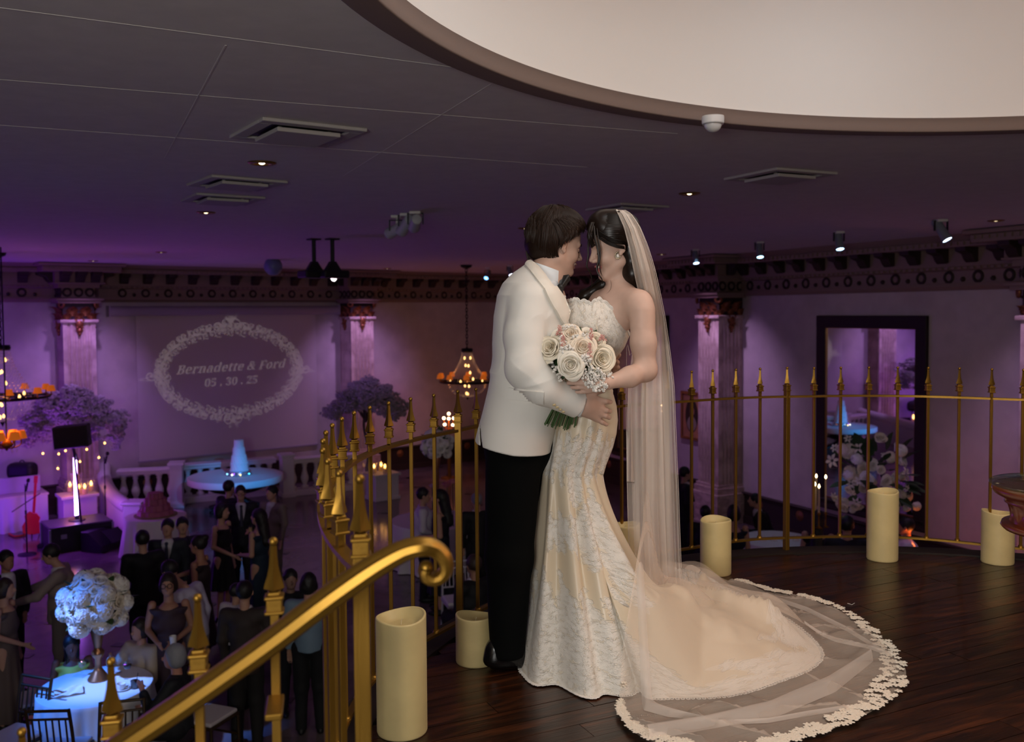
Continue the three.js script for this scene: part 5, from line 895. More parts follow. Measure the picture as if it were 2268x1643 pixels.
// ------------------------------------------------------------------ bridal bouquet
function roseGeo(R, open, s0) {
  seed(s0); const parts = [];
  for (let k = 0; k < 24; k++) {
    const q = k / 23, a0 = k * 2.4 + rr(-0.5, 0.5), w = lerp(1.7, 1.0, q), rad = R * lerp(0.06, 0.98, Math.pow(q, 0.85)) * open * rr(0.93, 1.07), top = R * lerp(0.6, 0.3, q * q) * rr(0.9, 1.12), curl = lerp(0.03, 0.34, q) * R * rr(0.6, 1.3), low = -R * 0.5 * q, tip = rr(-0.35, 0.35);
    parts.push(grid(9, 7, (u, v) => { const s = (u - 0.5) * 2, edge = 1 - 0.3 * s * s + 0.05 * Math.sin(s * 4 + k * 1.7), t = v * edge, a = a0 + s * w * (0.4 + 0.6 * Math.sin(v * 1.57)), r0 = rad * (0.55 + 0.45 * Math.sin(Math.min(1, t * 1.2) * Math.PI / 2)) * (1 - 0.07 * tip * s) + curl * Math.pow(t, 3.5) * (1 - 0.4 * Math.abs(s)), y = lerp(low, top, Math.sin(t * Math.PI / 2)) - curl * 0.75 * Math.pow(t, 6) + 0.03 * R * Math.sin(s * 5 + k) * t; return [V(Math.cos(a) * r0, y, Math.sin(a) * r0), u, v]; }));
  }
  parts.push(sph(R * 0.5, 0, -R * 0.25, 0, 12, 8).scale(open, 0.7, open));
  return merge(parts);
}
{
  const base = G(1272, 850, 0.2), t = thing('bouquet', 'bridal bouquet of white roses, small white filler and pink sprigs in the bride\'s hand', 'bouquet', base.toArray());
  const loc = (x, y, tt) => G(x, y, tt).sub(base), RM = [phy(0xece1cb, 0.7, { side: THREE.DoubleSide }), phy(0xeee6d6, 0.7, { side: THREE.DoubleSide }), phy(0xefdfca, 0.7, { side: THREE.DoubleSide })];
  const geos = [roseGeo(1, 0.95, 3), roseGeo(1, 0.88, 9), roseGeo(1, 1.02, 15)];
  const heart = loc(1276, 800, 0.16);
  const roses = [[1221, 772, 29, 0.25, 0], [1264, 808, 29, 0.315, 1], [1329, 795, 31, 0.27, 0], [1264, 742, 22, 0.235, 2], [1291, 770, 24, 0.285, 2], [1318, 757, 20, 0.25, 0], [1240, 744, 18, 0.23, 1], [1298, 742, 17, 0.22, 1], [1278, 782, 17, 0.285, 0], [1250, 778, 15, 0.27, 2]];
  roses.forEach(([x, y, r, tt, k]) => { const p = loc(x, y, tt), m = mesh('rose', geos[k], RM[k], t), n = p.clone().sub(heart).normalize().lerp(V(0, 0.15, 1), 0.45).normalize(); m.position.copy(p); m.scale.setScalar(r * PX * 0.98); m.quaternion.setFromUnitVectors(V(0, 1, 0), n); m.rotateY(x); });
  seed(23);
  const blob = new THREE.IcosahedronGeometry(1, 1), bb = [], sprig = [], pk = [], green = [];
  const addB = (cx, cy, rx, ry, tt, n) => { for (let i = 0; i < n; i++) { const a = rr(0, 6.28), q = Math.sqrt(rnd()), p = loc(cx + Math.cos(a) * rx * q, cy + Math.sin(a) * ry * q, tt + rr(-0.012, 0.02)); const s = rr(0.0034, 0.006); for (let k = 0; k < 3; k++) bb.push(blob.clone().scale(s * rr(0.6, 1), s * rr(0.6, 1), s * rr(0.6, 1)).translate(p.x + rr(-0.6, 0.6) * s, p.y + rr(-0.6, 0.6) * s, p.z + rr(-0.6, 0.6) * s)); if (i % 2) { const o = loc(cx, cy + 6, tt - 0.03); sprig.push(limb(o, p, 0.0006, 0.0005, 4)); } } };
  addB(1316, 836, 26, 24, 0.29, 130); addB(1326, 856, 18, 10, 0.29, 40); addB(1292, 815, 14, 14, 0.3, 26); addB(1352, 828, 7, 12, 0.26, 12); addB(1222, 826, 24, 16, 0.26, 42); addB(1234, 838, 12, 8, 0.27, 12); addB(1254, 775, 16, 12, 0.3, 44); addB(1292, 748, 22, 9, 0.27, 46); addB(1246, 757, 8, 12, 0.27, 16); addB(1262, 726, 16, 6, 0.23, 22); addB(1298, 798, 10, 14, 0.315, 26); addB(1214, 800, 8, 14, 0.26, 12);
  stuff(mesh('white_filler', merge(bb), M.petal, t)); mesh('filler_stems', merge(sprig), M.stem, t);
  for (const [x, y, w, h, tt] of [[1239, 732, 8, 14, 0.25], [1247, 755, 6, 14, 0.285], [1306, 776, 7, 20, 0.315], [1309, 740, 6, 16, 0.28], [1334, 748, 10, 8, 0.27]]) for (let i = 0; i < 60; i++) { const s = rnd(), p = loc(x + rr(-1, 1) * w * (1 - s * 0.6), y + h * (0.8 - 1.6 * s), tt + rr(-0.004, 0.01)); pk.push(sph(1, 0, 0, 0, 5, 4).scale(0.0016, 0.003, 0.0016).rotateZ(rr(-1, 1)).translate(p.x, p.y, p.z)); }
  label(mesh('pink_sprig', merge(pk), std(0xdca39a, 0.75), t), 'feathery pink sprigs');
  for (let i = 0; i < 46; i++) { const a = rr(0, 6.28), q = rr(0.5, 1), p = loc(1276 + Math.cos(a) * 62 * q, 790 + Math.sin(a) * 44 * q, 0.2 + rr(0, 0.04)), L = rr(0.025, 0.05); green.push(grid(4, 6, (u, v) => [V((u - 0.5) * L * 0.45 * Math.sin(Math.PI * (0.1 + 0.85 * v)), v * L, 0.15 * L * Math.sin(v * 3)), u, v]).rotateZ(-Math.PI / 2 + a * -1).translate(p.x, p.y, p.z)); }
  mesh('leaves', merge(green), M.leaf, t);
  mesh('core', sph(1, 0, 0, 0, 20, 14).scale(0.09, 0.075, 0.05).translate(...loc(1276, 786, 0.2).toArray()), M.leaf, t);
  const sg = std(0x34501f, 0.5);
  for (let i = 0; i < 30; i++) { const s = i / 29, b = loc(lerp(1204, 1275, s) + rr(-3, 3), lerp(936, 948, Math.sin(s * 2.6)) + rr(-8, 6), rr(0.17, 0.215)), a = loc(lerp(1262, 1290, s), 838 + rr(-6, 6), rr(0.19, 0.225)); mesh('stem', new THREE.TubeGeometry(curve([a, a.clone().lerp(b, 0.5).add(V(rr(-0.004, 0.004), 0, rr(-0.004, 0.004))), b]), 8, rr(0.0019, 0.0029), 6), sg, t); }
}
// ------------------------------------------------------------------ things on the walls
{
  const mats = { frame: M.darkWood };
  const mir = (name, text, x0, x1) => {
    const w = x1 - x0, y0 = -2.165, y1 = 1.26, h = y1 - y0, b = 0.21, p = wallPoint(RIGHT, x0, y0, 0.0), t = thing(name, text, 'mirror', p.toArray(), RIGHT.turn);
    const side = (len, flip) => prism([[0, 0], [0.05, 0], [0.09, 0.03], [0.07, b * 0.5], [0.085, b * 0.8], [0.05, b], [0, b]], len);
    mesh('glass', box(w - 2 * b + 0.02, h - 2 * b + 0.02, 0.02, w / 2, h / 2, 0.02), M.mirror, t);
    mesh('frame_rail', [side(w), side(w).rotateX(0).scale(1, -1, 1).translate(0, h, 0)].map((g, i) => { if (i) { const q = g.index; if (q) for (let k = 0; k < q.count; k += 3) { const a = q.getX(k); q.setX(k, q.getX(k + 1)); q.setX(k + 1, a); } } return g; })[0], M.darkWood, t);
    mesh('frame_rail', box(w, b, 0.075, w / 2, h - b / 2, 0.0375, 0.015), M.darkWood, t);
    for (const s of [0, 1]) mesh('frame_stile', box(b, h - 0.02, 0.072, s ? w - b / 2 : b / 2, h / 2, 0.036, 0.015), M.darkWood, t);
    mesh('inner_bead', [box(w - 2 * b, 0.02, 0.05, w / 2, b, 0.03), box(w - 2 * b, 0.02, 0.05, w / 2, h - b, 0.03), box(0.02, h - 2 * b, 0.05, b, h / 2, 0.03), box(0.02, h - 2 * b, 0.05, w - b, h / 2, 0.03)], M.corniceGold, t);
    return t;
  };
  mir('wall_mirror', 'tall dark framed mirror right of the column, showing flowers and the cake', 12.02, 14.36);
  mir('wall_mirror', 'dark framed mirror behind the veil, only its right edge in view', 5.2, 7.5);
  // portrait beside the column
  const p = wallPoint(RIGHT, 8.35, -1.45, 0.02), t = thing('portrait', 'framed portrait with a dark oval on the wall left of the column', 'picture', p.toArray(), RIGHT.turn);
  const pic = tex(128, 192, (u, v) => { const e = Math.hypot((u - 0.5) / 0.36, (v - 0.5) / 0.4), n = pf(u, v, 5, 6, 7, 4); if (e > 1) return [190 * (0.8 + 0.4 * n), 140 * (0.8 + 0.4 * n), 90]; if (e > 0.92) return [60, 40, 20]; const f = Math.hypot((u - 0.52) / 0.12, (v - 0.6) / 0.1), b = Math.hypot((u - 0.5) / 0.28, (v - 0.25) / 0.24); return f < 1 ? [180, 130, 100] : b < 1 ? [150, 140, 120] : [30 + 30 * n, 24 + 20 * n, 20]; }, true, false);
  mesh('canvas', new THREE.PlaneGeometry(0.62, 0.92).translate(0, 0.55, 0.012), std(0xffffff, 0.6, { map: pic }), t);
  const fr = [[0, 1.04, 0.72, 0.06], [0, 0.06, 0.72, 0.06]].map(([x, y, w, h]) => box(w, h, 0.05, x, y, 0.02, 0.01)).concat([-0.33, 0.33].map((x) => box(0.06, 1.0, 0.05, x, 0.55, 0.02, 0.01)));
  mesh('frame', merge(fr), M.corniceGold, t);
}
// projection screen; the names in an ornate wreath are printed on the slide of a projector
let gobo;
{
  const xa = wallX(STAGE, 299), xb = wallX(STAGE, 697), w = xb - xa, y0 = -1.95, y1 = 1.4, h = y1 - y0;
  const c = document.createElement('canvas'); c.width = 1536; c.height = Math.round(1536 * h / w); const x = c.getContext('2d'), W = c.width, H = c.height;
  x.fillStyle = '#000'; x.fillRect(0, 0, W, H); x.strokeStyle = x.fillStyle = '#ffffff'; x.lineCap = 'round';
  const top = y1, toY = (y) => (top - y) / h * H;
  const cx = W * 0.5, cy = toY(0.0), rx = W * 0.385, ry = W * 0.235; seed(71);
  const scroll = (px, py, r, a, dir, lw) => { x.lineWidth = lw; x.beginPath(); for (let i = 0; i <= 40; i++) { const q = i / 40, t = a + dir * q * 8.2, R = r * Math.pow(1 - q, 0.85), X = px + Math.cos(t) * R, Y = py + Math.sin(t) * R; i ? x.lineTo(X, Y) : x.moveTo(X, Y); } x.stroke(); x.beginPath(); x.arc(px, py, lw * 0.9, 0, 6.3); x.fill(); };
  const leaf = (px, py, L, a, wd) => { x.save(); x.translate(px, py); x.rotate(a); x.beginPath(); x.moveTo(0, 0); x.bezierCurveTo(L * 0.3, -wd, L * 0.7, -wd * 0.8, L, 0); x.bezierCurveTo(L * 0.7, wd * 0.3, L * 0.3, wd * 0.5, 0, 0); x.globalAlpha = 0.3; x.fill(); x.globalAlpha = 1; x.lineWidth = 4; x.stroke(); x.restore(); };
  for (let i = 0; i < 64; i++) {
    const a = i / 64 * Math.PI * 2, X = cx + Math.cos(a) * rx, Y = cy + Math.sin(a) * ry, tg = Math.atan2(Math.cos(a) * ry, -Math.sin(a) * rx), side = Math.cos(a) > 0 ? 1 : -1;
    x.globalAlpha = 1; scroll(X + Math.cos(a) * 26, Y + Math.sin(a) * 26, rr(32, 48), tg + (i % 2 ? 0 : 2.4), i % 2 ? 1 : -1, 8); scroll(X - Math.cos(a) * 34, Y - Math.sin(a) * 34, rr(22, 34), tg + 1, i % 2 ? -1 : 1, 7);
    leaf(X, Y, rr(50, 80), tg + rr(-0.5, 0.5) + (i % 2 ? Math.PI : 0), 20); leaf(X, Y, rr(40, 64), a + rr(-0.7, 0.7), 18); if (i % 3 === 0) leaf(X, Y, rr(34, 50), a + Math.PI + rr(-0.4, 0.4), 14);
  }
  for (const s of [-1, 1]) { // crest, foot and side sprays
    scroll(cx + s * 46, cy - ry - 34, 52, s > 0 ? 2.6 : 0.5, s, 9); scroll(cx + s * 120, cy - ry - 8, 44, s > 0 ? 3 : 0, s, 8); leaf(cx, cy - ry - 40, 90, -Math.PI / 2 + s * 0.5, 26); leaf(cx, cy - ry - 60, 60, -Math.PI / 2 + s * 1.0, 20);
    scroll(cx + s * 46, cy + ry + 40, 44, s > 0 ? 3.4 : -0.3, -s, 8); leaf(cx, cy + ry + 30, 90, Math.PI / 2 + s * 0.4, 24); leaf(cx + s * 150, cy + ry + 6, 60, Math.PI / 2 + s * 0.3, 22);
    scroll(cx + s * (rx + 74), cy + 8, 44, s > 0 ? Math.PI : 0, -s, 9); leaf(cx + s * (rx + 10), cy + 20, 150, s > 0 ? 0.1 : Math.PI - 0.1, 26); leaf(cx + s * (rx - 20), cy - 70, 120, s > 0 ? 0.9 : Math.PI - 0.9, 24);
    scroll(cx + s * (rx - 60), cy + 24, 34, s > 0 ? 0 : Math.PI, s, 7);
  }
  scroll(cx, cy - ry - 92, 26, 0, 1, 7); x.beginPath(); x.arc(cx, cy - ry - 70, 16, 0, 6.3); x.fill();
  x.globalAlpha = 1; x.fillStyle = '#ffffff'; x.textAlign = 'center'; x.save(); x.transform(1, -0.018, -0.12, 1, 0, 0); x.translate(cy * 0.12, cx * 0.018);
  x.font = 'italic bold 100px serif'; x.fillText('Bernadette & Ford', cx, cy - 2); x.font = 'bold 92px serif'; x.fillText('05 . 30 . 25', cx + 6, cy + 116); x.restore();
  const im = x.getImageData(0, 0, W, H).data, slide = tex(W, H, (u, v, X, Y) => 255 - im[((H - 1 - Y) * W + X) * 4], false, false);
  const t = thing('projection_screen', 'projection screen on the back wall with two names and a date in a wreath', 'screen', wallPoint(STAGE, xa, y0, 0.04).toArray(), STAGE.turn);
  mesh('screen_cloth', box(w, h, 0.01, w / 2, h / 2, 0), std(0xcfc9c4, 0.85), t);
  mesh('bottom_bar', box(w + 0.04, 0.05, 0.04, w / 2, 0, 0, 0.01), std(0xa79fa8, 0.4), t);
  gobo = { slide, w, h, c0: wallPoint(STAGE, (xa + xb) / 2, (y0 + y1) / 2, 0.05) };
}
// ------------------------------------------------------------------ ceiling fittings
function ventAt(corners, text) {
  const q = corners.map(([x, y]) => onLevel(x, y, CEIL_Y)), c = q.reduce((a, p) => a.add(p), V(0, 0, 0)).multiplyScalar(0.25), e = q[1].clone().sub(q[0]);
  const t = thing('ceiling_vent', text, 'vent', [c.x, CEIL_Y, c.z], Math.atan2(-e.z, e.x), 'square ceiling vents'), S = 0.62;
  mesh('frame', [[0, S / 2 - 0.04, S, 0.08], [0, -S / 2 + 0.04, S, 0.08]].map(([x, z, w, d]) => box(w, 0.02, d, x, -0.01, z, 0.006)).concat([-1, 1].map((s) => box(0.08, 0.02, S - 0.16, s * (S / 2 - 0.04), -0.01, 0, 0.006))), M.ventGrey, t);
  mesh('slot', box(S - 0.15, 0.006, S - 0.15, 0, -0.004, 0), M.black, t);
  mesh('panel', box(S - 0.24, 0.025, S - 0.22, 0, -0.034, 0, 0.006), M.ventGrey, t);
  for (const s of [-1, 1]) mesh('bracket', box(0.02, 0.03, 0.02, s * 0.15, -0.02, 0.12), M.ventGrey, t);
}
ventAt([[560, 259], [795, 285], [745, 321], [522, 297]], 'largest square ceiling vent, nearest to the camera');
ventAt([[447, 388], [617, 402], [593, 418], [432, 405]], 'middle one of three square ceiling vents on the left');
ventAt([[427, 427], [577, 436], [555, 451], [407, 442]], 'farthest and lowest of the three ceiling vents on the left');
ventAt([[1690, 372], [1840, 384], [1765, 402], [1610, 391]], 'square ceiling vent below the white security camera');
ventAt([[1378, 451], [1470, 457], [1400, 468], [1305, 460]], 'square ceiling vent just above the head of the bride');
for (const [x, y, k, text] of [[580, 360, 14, 'lit brass downlight between the ceiling vents'], [456, 470, 6, 'brass downlight below the smallest ceiling vents'], [1527, 428, 8, 'lit brass downlight left of the ceiling vent on the right'], [1164, 505, 3, 'small brass downlight left of the groom\'s hair'], [357, 558, 1, 'faint downlight above the column beside the names']]) {
  const p = onLevel(x, y, CEIL_Y); downlight(p.x, p.z, k, text);
}
function downlight(x, z, k, text) {
  const t = thing('downlight', text, 'ceiling light', [x, CEIL_Y, z], 0, 'recessed brass downlights');
  mesh('trim_ring', lathe([[0.05, -0.004], [0.056, -0.012], [0.075, -0.014], [0.095, -0.008], [0.1, 0], [0.05, 0]], 32), M.brass, t);
  mesh('reflector', lathe([[0.02, -0.002], [0.05, -0.006]], 24), M.brass, t);
  mesh('bulb', sph(0.022, 0, -0.006, 0, 14, 8).scale(1, 0.5, 1), glow(0xffe2b0, k), t);
}
function trackSpot(x, y, d, aim, text, lens, col, k = 1) { // can with yoke hanging from the ceiling
  const p = at(x, y, d), t = thing('track_spotlight', text, 'spotlight', [p.x, CEIL_Y, p.z], 0, 'ceiling spotlights');
  const drop = Math.max(0.12, CEIL_Y - p.y), dir = V(...aim).sub(p).normalize(), q = new THREE.Quaternion().setFromUnitVectors(V(0, -1, 0), dir);
  mesh('mount', [box(0.12, 0.03, 0.12, 0, -0.015, 0, 0.006), cyl(0.012, 0.012, drop - 0.06, 0, -drop / 2, 0, 10)], M.whitePaint, t);
  mesh('yoke', [box(0.14 * k, 0.012, 0.03, 0, -drop + 0.1, 0), box(0.012, 0.12, 0.03, 0.07 * k, -drop + 0.045, 0), box(0.012, 0.12, 0.03, -0.07 * k, -drop + 0.045, 0)], M.blackMetal, t);
  const can = mesh('can', lathe([[0, 0.13], [0.045, 0.13], [0.058, 0.11], [0.06, -0.09], [0.066, -0.1], [0.066, -0.14], [0.058, -0.14], [0.055, -0.12], [0, -0.12]], 24).scale(k * 0.88, k, k * 0.88), lens ? std(0x7c828a, 0.45) : std(0xb4b7ba, 0.5), t);
  can.position.set(0, -drop, 0); can.quaternion.copy(q);
  const l = mesh('lens', cyl(0.052 * k, 0.052 * k, 0.006, 0, -0.13 * k, 0, 24), lens ? glow(col, lens) : M.black, can);
  return p.addScaledVector(dir, 0.16 * k);
}
const colFace = (i, y, out = 0.6) => wallPoint(COLS[i][0], COLS[i][1], y, out).toArray();
const R1 = trackSpot(1540, 556, 16.3, [3.6, -2.9, -14.4], 'glowing ceiling spotlight above the middle column', 9, 0xbfe0ff);
const R2 = trackSpot(1682, 543, 14.6, [3.9, -2.9, -12.4], 'second glowing ceiling spotlight from the bride, along the right cornice', 9, 0x9fe0ff);
const R3 = trackSpot(1858, 522, 12.8, [4.6, -2.9, -10.8], 'third glowing ceiling spotlight from the bride, along the right cornice', 9, 0xaadcff);
const R4 = trackSpot(2084, 497, 11.2, [6.6, -1.2, -9.6], 'tilted glowing ceiling spotlight nearest to the right edge', 9, 0xcfe6ff, 1.1);
const B1 = trackSpot(1129, 598, 21.5, [1.6, -2.8, -18], 'small bright spotlight above the cornice left of the groom\'s collar', 10, 0xcfd8ff);
const B2 = trackSpot(1080, 608, 22.5, [-2.5, -2.8, -17], 'small blue spotlight farther left above the cornice', 8, 0x5fa0ff);
const L1 = trackSpot(879, 508, 10.3, colFace(0, -0.4), 'leftmost of three unlit looking white spotlights above the projectors', 0, 0, 1.15);
const L2 = trackSpot(899, 495, 10.1, [-5.9, -1.8, -20.2], 'middle one of three white ceiling spotlights in a cluster', 0, 0, 1.15);
const L3 = trackSpot(920, 485, 9.9, colFace(1, -0.4), 'rightmost of three white ceiling spotlights in a cluster', 0, 0, 1.15);
for (const [x, text, base] of [[696, 'left one of two black projectors hanging from the ceiling', 0], [737, 'right one of two black projectors hanging from the ceiling', 1]]) {
  const p = at(x, 606, 13.4), t = thing('projector', text, 'projector', [p.x, CEIL_Y, p.z], 0.66, 'hanging projectors');
  const dr = CEIL_Y - p.y;
  mesh('ceiling_plate', box(0.16, 0.02, 0.16, 0, -0.01, 0, 0.005), M.black, t); mesh('pole', cyl(0.03, 0.03, dr - 0.1, 0, -(dr - 0.1) / 2, 0, 14), M.black, t);
  mesh('bracket', extrude([[-0.13, 0], [0.13, 0], [0.035, 0.14], [-0.035, 0.14]], 0.08, 0.005).translate(0, -dr + 0.03, -0.04), M.black, t);
  const body = mesh('housing', box(0.4, 0.11, 0.3, 0, -dr - 0.01, 0, 0.025), M.black, t);
  if (base) { // a lamp behind the printed slide throws the names on the screen
    const lp = at(x, 606, 13.4).add(V(0, 0, -0.32)), k = 0.02, sp = lp.clone().lerp(gobo.c0, k), mw = gobo.w * k, mh = gobo.h * k, g = new THREE.Group(); g.name = 'slide_holder'; g.position.copy(sp).sub(t.position).applyAxisAngle(V(0, 1, 0), -t.rotation.y); g.rotation.y = STAGE.turn - t.rotation.y; t.add(g);
    mesh('slide', new THREE.PlaneGeometry(mw, mh), new THREE.MeshStandardMaterial({ color: 0x050505, roughness: 0.9, alphaMap: gobo.slide, alphaTest: 0.5, side: THREE.DoubleSide }), g);
    mesh('slide_frame', [box(mw + 0.06, 0.03, 0.004, 0, mh / 2 + 0.015, 0), box(mw + 0.06, 0.03, 0.004, 0, -mh / 2 - 0.015, 0), box(0.03, mh, 0.004, mw / 2 + 0.015, 0, 0), box(0.03, mh, 0.004, -mw / 2 - 0.015, 0, 0)], M.black, g);
    spotLight(0xfff0f4, 34, lp.toArray(), gobo.c0.toArray(), 14, 0.05, 0.012);
  } mesh('lens', cyl(0.04, 0.045, 0.05, 0, 0, 0, 20).rotateX(Math.PI / 2).translate(0.08, -dr - 0.01, -0.16), M.blackGloss, body);
}
{ const p = at(605, 590, 18.5), t = thing('pendant_globe', 'grey unlit globe hanging from the ceiling left of the projectors', 'pendant', [p.x, CEIL_Y, p.z]); const dr = CEIL_Y - p.y;
  mesh('canopy', cyl(0.06, 0.07, 0.03, 0, -0.015, 0), M.greyMetal, t); mesh('rod', cyl(0.012, 0.012, dr - 0.14, 0, -(dr - 0.14) / 2, 0, 8), M.greyMetal, t); mesh('globe', sph(0.18, 0, -dr, 0, 28, 20), std(0x6f7d9a, 0.35), t); mesh('neck', cyl(0.06, 0.07, 0.05, 0, -dr + 0.18, 0), M.greyMetal, t); }
// what those spots throw on the columns
for (const [p, aim, k, ang] of [[L1, colFace(0, 0.2), 90, 8.5], [L3, colFace(1, 0.2), 130, 7], [L2, colFace(2, 0.1, 0.2), 90, 9]]) spotLight(0xc08cf6, k, p.toArray(), aim, ang, 1, 3);
// unseen downlights before the columns, placed to light cornice, capital and shaft
COLS.forEach(([w, x], i) => { const q = wallPoint(w, x + (i > 1 ? 0.25 : 0), 2.36, 1.9); spotLight([0xc48cf8, 0xcf9cf4, 0xd4a6f0, 0xd4a6f0][i], [15, 17, 16, 12][i], q.toArray(), wallPoint(w, x + (i > 1 ? 0.15 : 0), -0.9, 0.45).toArray(), 40, 1, 3); downlight(q.x, q.z, 1.5, ['unseen downlight placed to light the column left of the names', 'unseen downlight placed to light the column right of the names', 'unseen downlight placed to light the middle column', 'unseen downlight placed to light the column at the right edge'][i]); });
for (const [p, aim, k] of [[R1, [3.6, -2.9, -14.6], 9], [R2, [4.4, -2.9, -12.6], 9]]) spotLight(0xa8d8ff, k, p.toArray(), aim, 20, 1, 3);

// ------------------------------------------------------------------ chandeliers
const bulbMat = glow(0xffc070, 4), shadeMat = new THREE.MeshStandardMaterial({ color: 0xc8742a, roughness: 0.8, emissive: 0xff7a1e, emissiveIntensity: 0.3, side: THREE.DoubleSide });
const bulbGeo = lathe([[0, -0.02], [0.012, -0.018], [0.022, 0.004], [0.02, 0.02], [0.008, 0.044], [0, 0.055]], 12), shadeGeo = lathe([[0.075, 0], [0.05, 0.1], [0.047, 0.1], [0.072, 0]], 20), armCandle = cyl(0.011, 0.011, 0.07, 0, -0.035, 0, 8);
function chandelier(x, yRing, d, R, text, yTop) {
  const p = at(x, yRing, d), t = thing('chandelier', text, 'chandelier', p.toArray()), H = R * 1.15, up = CEIL_Y - p.y; seed(Math.round(x) + 50);
  const links = []; for (let y = H + 0.03, k = 0; y < up - 0.05; y += 0.075, k++) links.push(new THREE.TorusGeometry(0.034, 0.011, 5, 10).scale(0.75, 1.35, 1).rotateY(k % 2 ? Math.PI / 2 : 0.4).translate(0, y, 0));
  mesh('chain', merge(links), M.blackMetal, t); mesh('canopy', lathe([[0, up], [0.14, up], [0.12, up - 0.05], [0.03, up - 0.09], [0, up - 0.09]], 20), M.blackMetal, t);
  mesh('crown', lathe([[0, H + 0.05], [0.2 * R, H + 0.05], [0.22 * R, H], [0.2 * R, H - 0.04], [0, H - 0.04]], 24), M.blackMetal, t);
  mesh('ring', [new THREE.TorusGeometry(R, 0.025, 8, 40).rotateX(Math.PI / 2), new THREE.TorusGeometry(R * 0.72, 0.018, 8, 36).rotateX(Math.PI / 2)].concat([0, 1, 2, 3].map((k) => box(2 * R, 0.02, 0.025).rotateY(k * Math.PI / 4))), M.blackMetal, t);
  const beads = [], drop = new THREE.OctahedronGeometry(1, 0);
  for (let i = 0; i < 34; i++) { const a = i / 34 * Math.PI * 2; for (let k = 0; k <= 15; k++) { const q = k / 15, r = lerp(0.2 * R, 0.76 * R, Math.pow(q, 1.7)), y = lerp(H - 0.04, 0.01, q); beads.push(drop.clone().scale(0.013, 0.026, 0.013).translate(Math.cos(a) * r, y, Math.sin(a) * r)); } for (let k = 0; k <= 9; k++) { const q = k / 9, r = R * 0.7 * Math.cos(q * 1.45), y = -R * 0.52 * Math.sin(q * 1.5); beads.push(drop.clone().scale(0.014, 0.026, 0.014).translate(Math.cos(a) * r, y - 0.02, Math.sin(a) * r)); } }
  stuff(mesh('crystal_beads', merge(beads), M.crystal, t));
  mesh('finial_drop', lathe([[0, -R * 0.52], [0.03, -R * 0.53], [0.045, -R * 0.58], [0.012, -R * 0.66], [0, -R * 0.7]], 14), M.blackMetal, t);
  for (let i = 0; i < 10; i++) { const a = i / 10 * Math.PI * 2 + 0.3, c = Math.cos(a) * R * 1.04, s = Math.sin(a) * R * 1.04, arm = mesh('arm', [armCandle.clone().translate(0, 0.09, 0), cyl(0.028, 0.012, 0.02, 0, 0.02, 0, 10)], M.brassDull, t); arm.position.set(c, 0, s); const sh = mesh('lamp_shade', shadeGeo, shadeMat, arm); sh.position.y = 0.085; }
  for (const [a, r, y] of [[0.3, 0.12, 0.66], [2.3, 0.12, 0.66], [1.2, 0.14, 0.44], [4.3, 0.14, 0.44], [0.1, 0.1, 0.24], [1.9, 0.6, 0.02], [0.5, 0.6, 0.02], [3.3, 0.6, 0.02], [5.0, 0.6, 0.02], [1.1, 0.13, -0.14], [4.0, 0.13, -0.14], [1.4, 0.12, -0.36], [4.4, 0.12, -0.36]]) { const b = mesh('bulb', bulbGeo, bulbMat, t); b.position.set(Math.cos(a) * r * R * 1.1, y * R * 1.3, Math.sin(a) * r * R * 1.1); }
  pointLight(0xff9a4a, 0.35, [p.x, p.y + 0.1 * R, p.z], 6);
  return t;
}
chandelier(1035, 845, 21.2, 0.62, 'crystal chandelier with small orange shades left of the groom\'s jacket');
chandelier(4, 880, 15.9, 0.74, 'crystal chandelier with orange shades cut by the left edge');
{ const p = at(15, 985, 14.6), t = thing('lamp_cluster', 'cluster of orange shaded lamps low at the left edge', 'chandelier', p.toArray()); const up = CEIL_Y - p.y;
  mesh('rod', cyl(0.012, 0.012, up, 0, up / 2, 0, 8), M.blackMetal, t); mesh('hub', lathe([[0, 0.1], [0.04, 0.08], [0.1, 0], [0.05, -0.05], [0, -0.1]], 18), M.brassDull, t);
  for (let i = 0; i < 6; i++) { const a = i / 6 * Math.PI * 2 + 0.5, c = Math.cos(a) * 0.2, s = Math.sin(a) * 0.2, arm = mesh('arm', new THREE.TubeGeometry(curve([V(0, 0, 0), V(c * 0.5, -0.05, s * 0.5), V(c, 0.0, s), V(c, 0.1, s)]), 12, 0.011, 6), M.brassDull, t), sh = mesh('lamp_shade', shadeGeo, shadeMat, arm); sh.position.set(c, 0.09, s); sh.scale.setScalar(1.25); const cr = mesh('crystal_drop', new THREE.OctahedronGeometry(0.022, 0).scale(1, 1.8, 1), M.crystal, arm); cr.position.set(c * 0.7, -0.1, s * 0.7); }
  pointLight(0xff9a4a, 0.8, [p.x, p.y + 0.25, p.z], 5); }
{ // unseen chandelier beyond the right edge, placed to light shoulder, train and candles
  const t = thing('unseen_dome_chandelier', 'unseen brass chandelier in the dome beyond the right edge, placed for warm light', 'chandelier', [DOME_C[0], 2.3, DOME_C[1]]);
  mesh('rod', cyl(0.015, 0.015, 1.7, 0, 0.95, 0, 10), M.brass, t); mesh('hub', lathe([[0, 0.14], [0.05, 0.1], [0.09, 0], [0.04, -0.08], [0, -0.12]], 20), M.brass, t);
  for (let i = 0; i < 8; i++) { const a = i / 8 * Math.PI * 2, c = Math.cos(a) * 0.36, s = Math.sin(a) * 0.36, arm = mesh('arm', new THREE.TubeGeometry(curve([V(0, 0, 0), V(c * 0.5, -0.07, s * 0.5), V(c, 0, s), V(c, 0.07, s)]), 12, 0.009, 6), M.brass, t), b = mesh('bulb', bulbGeo, glow(0xffb060, 4), arm); b.position.set(c, 0.09, s); }
}
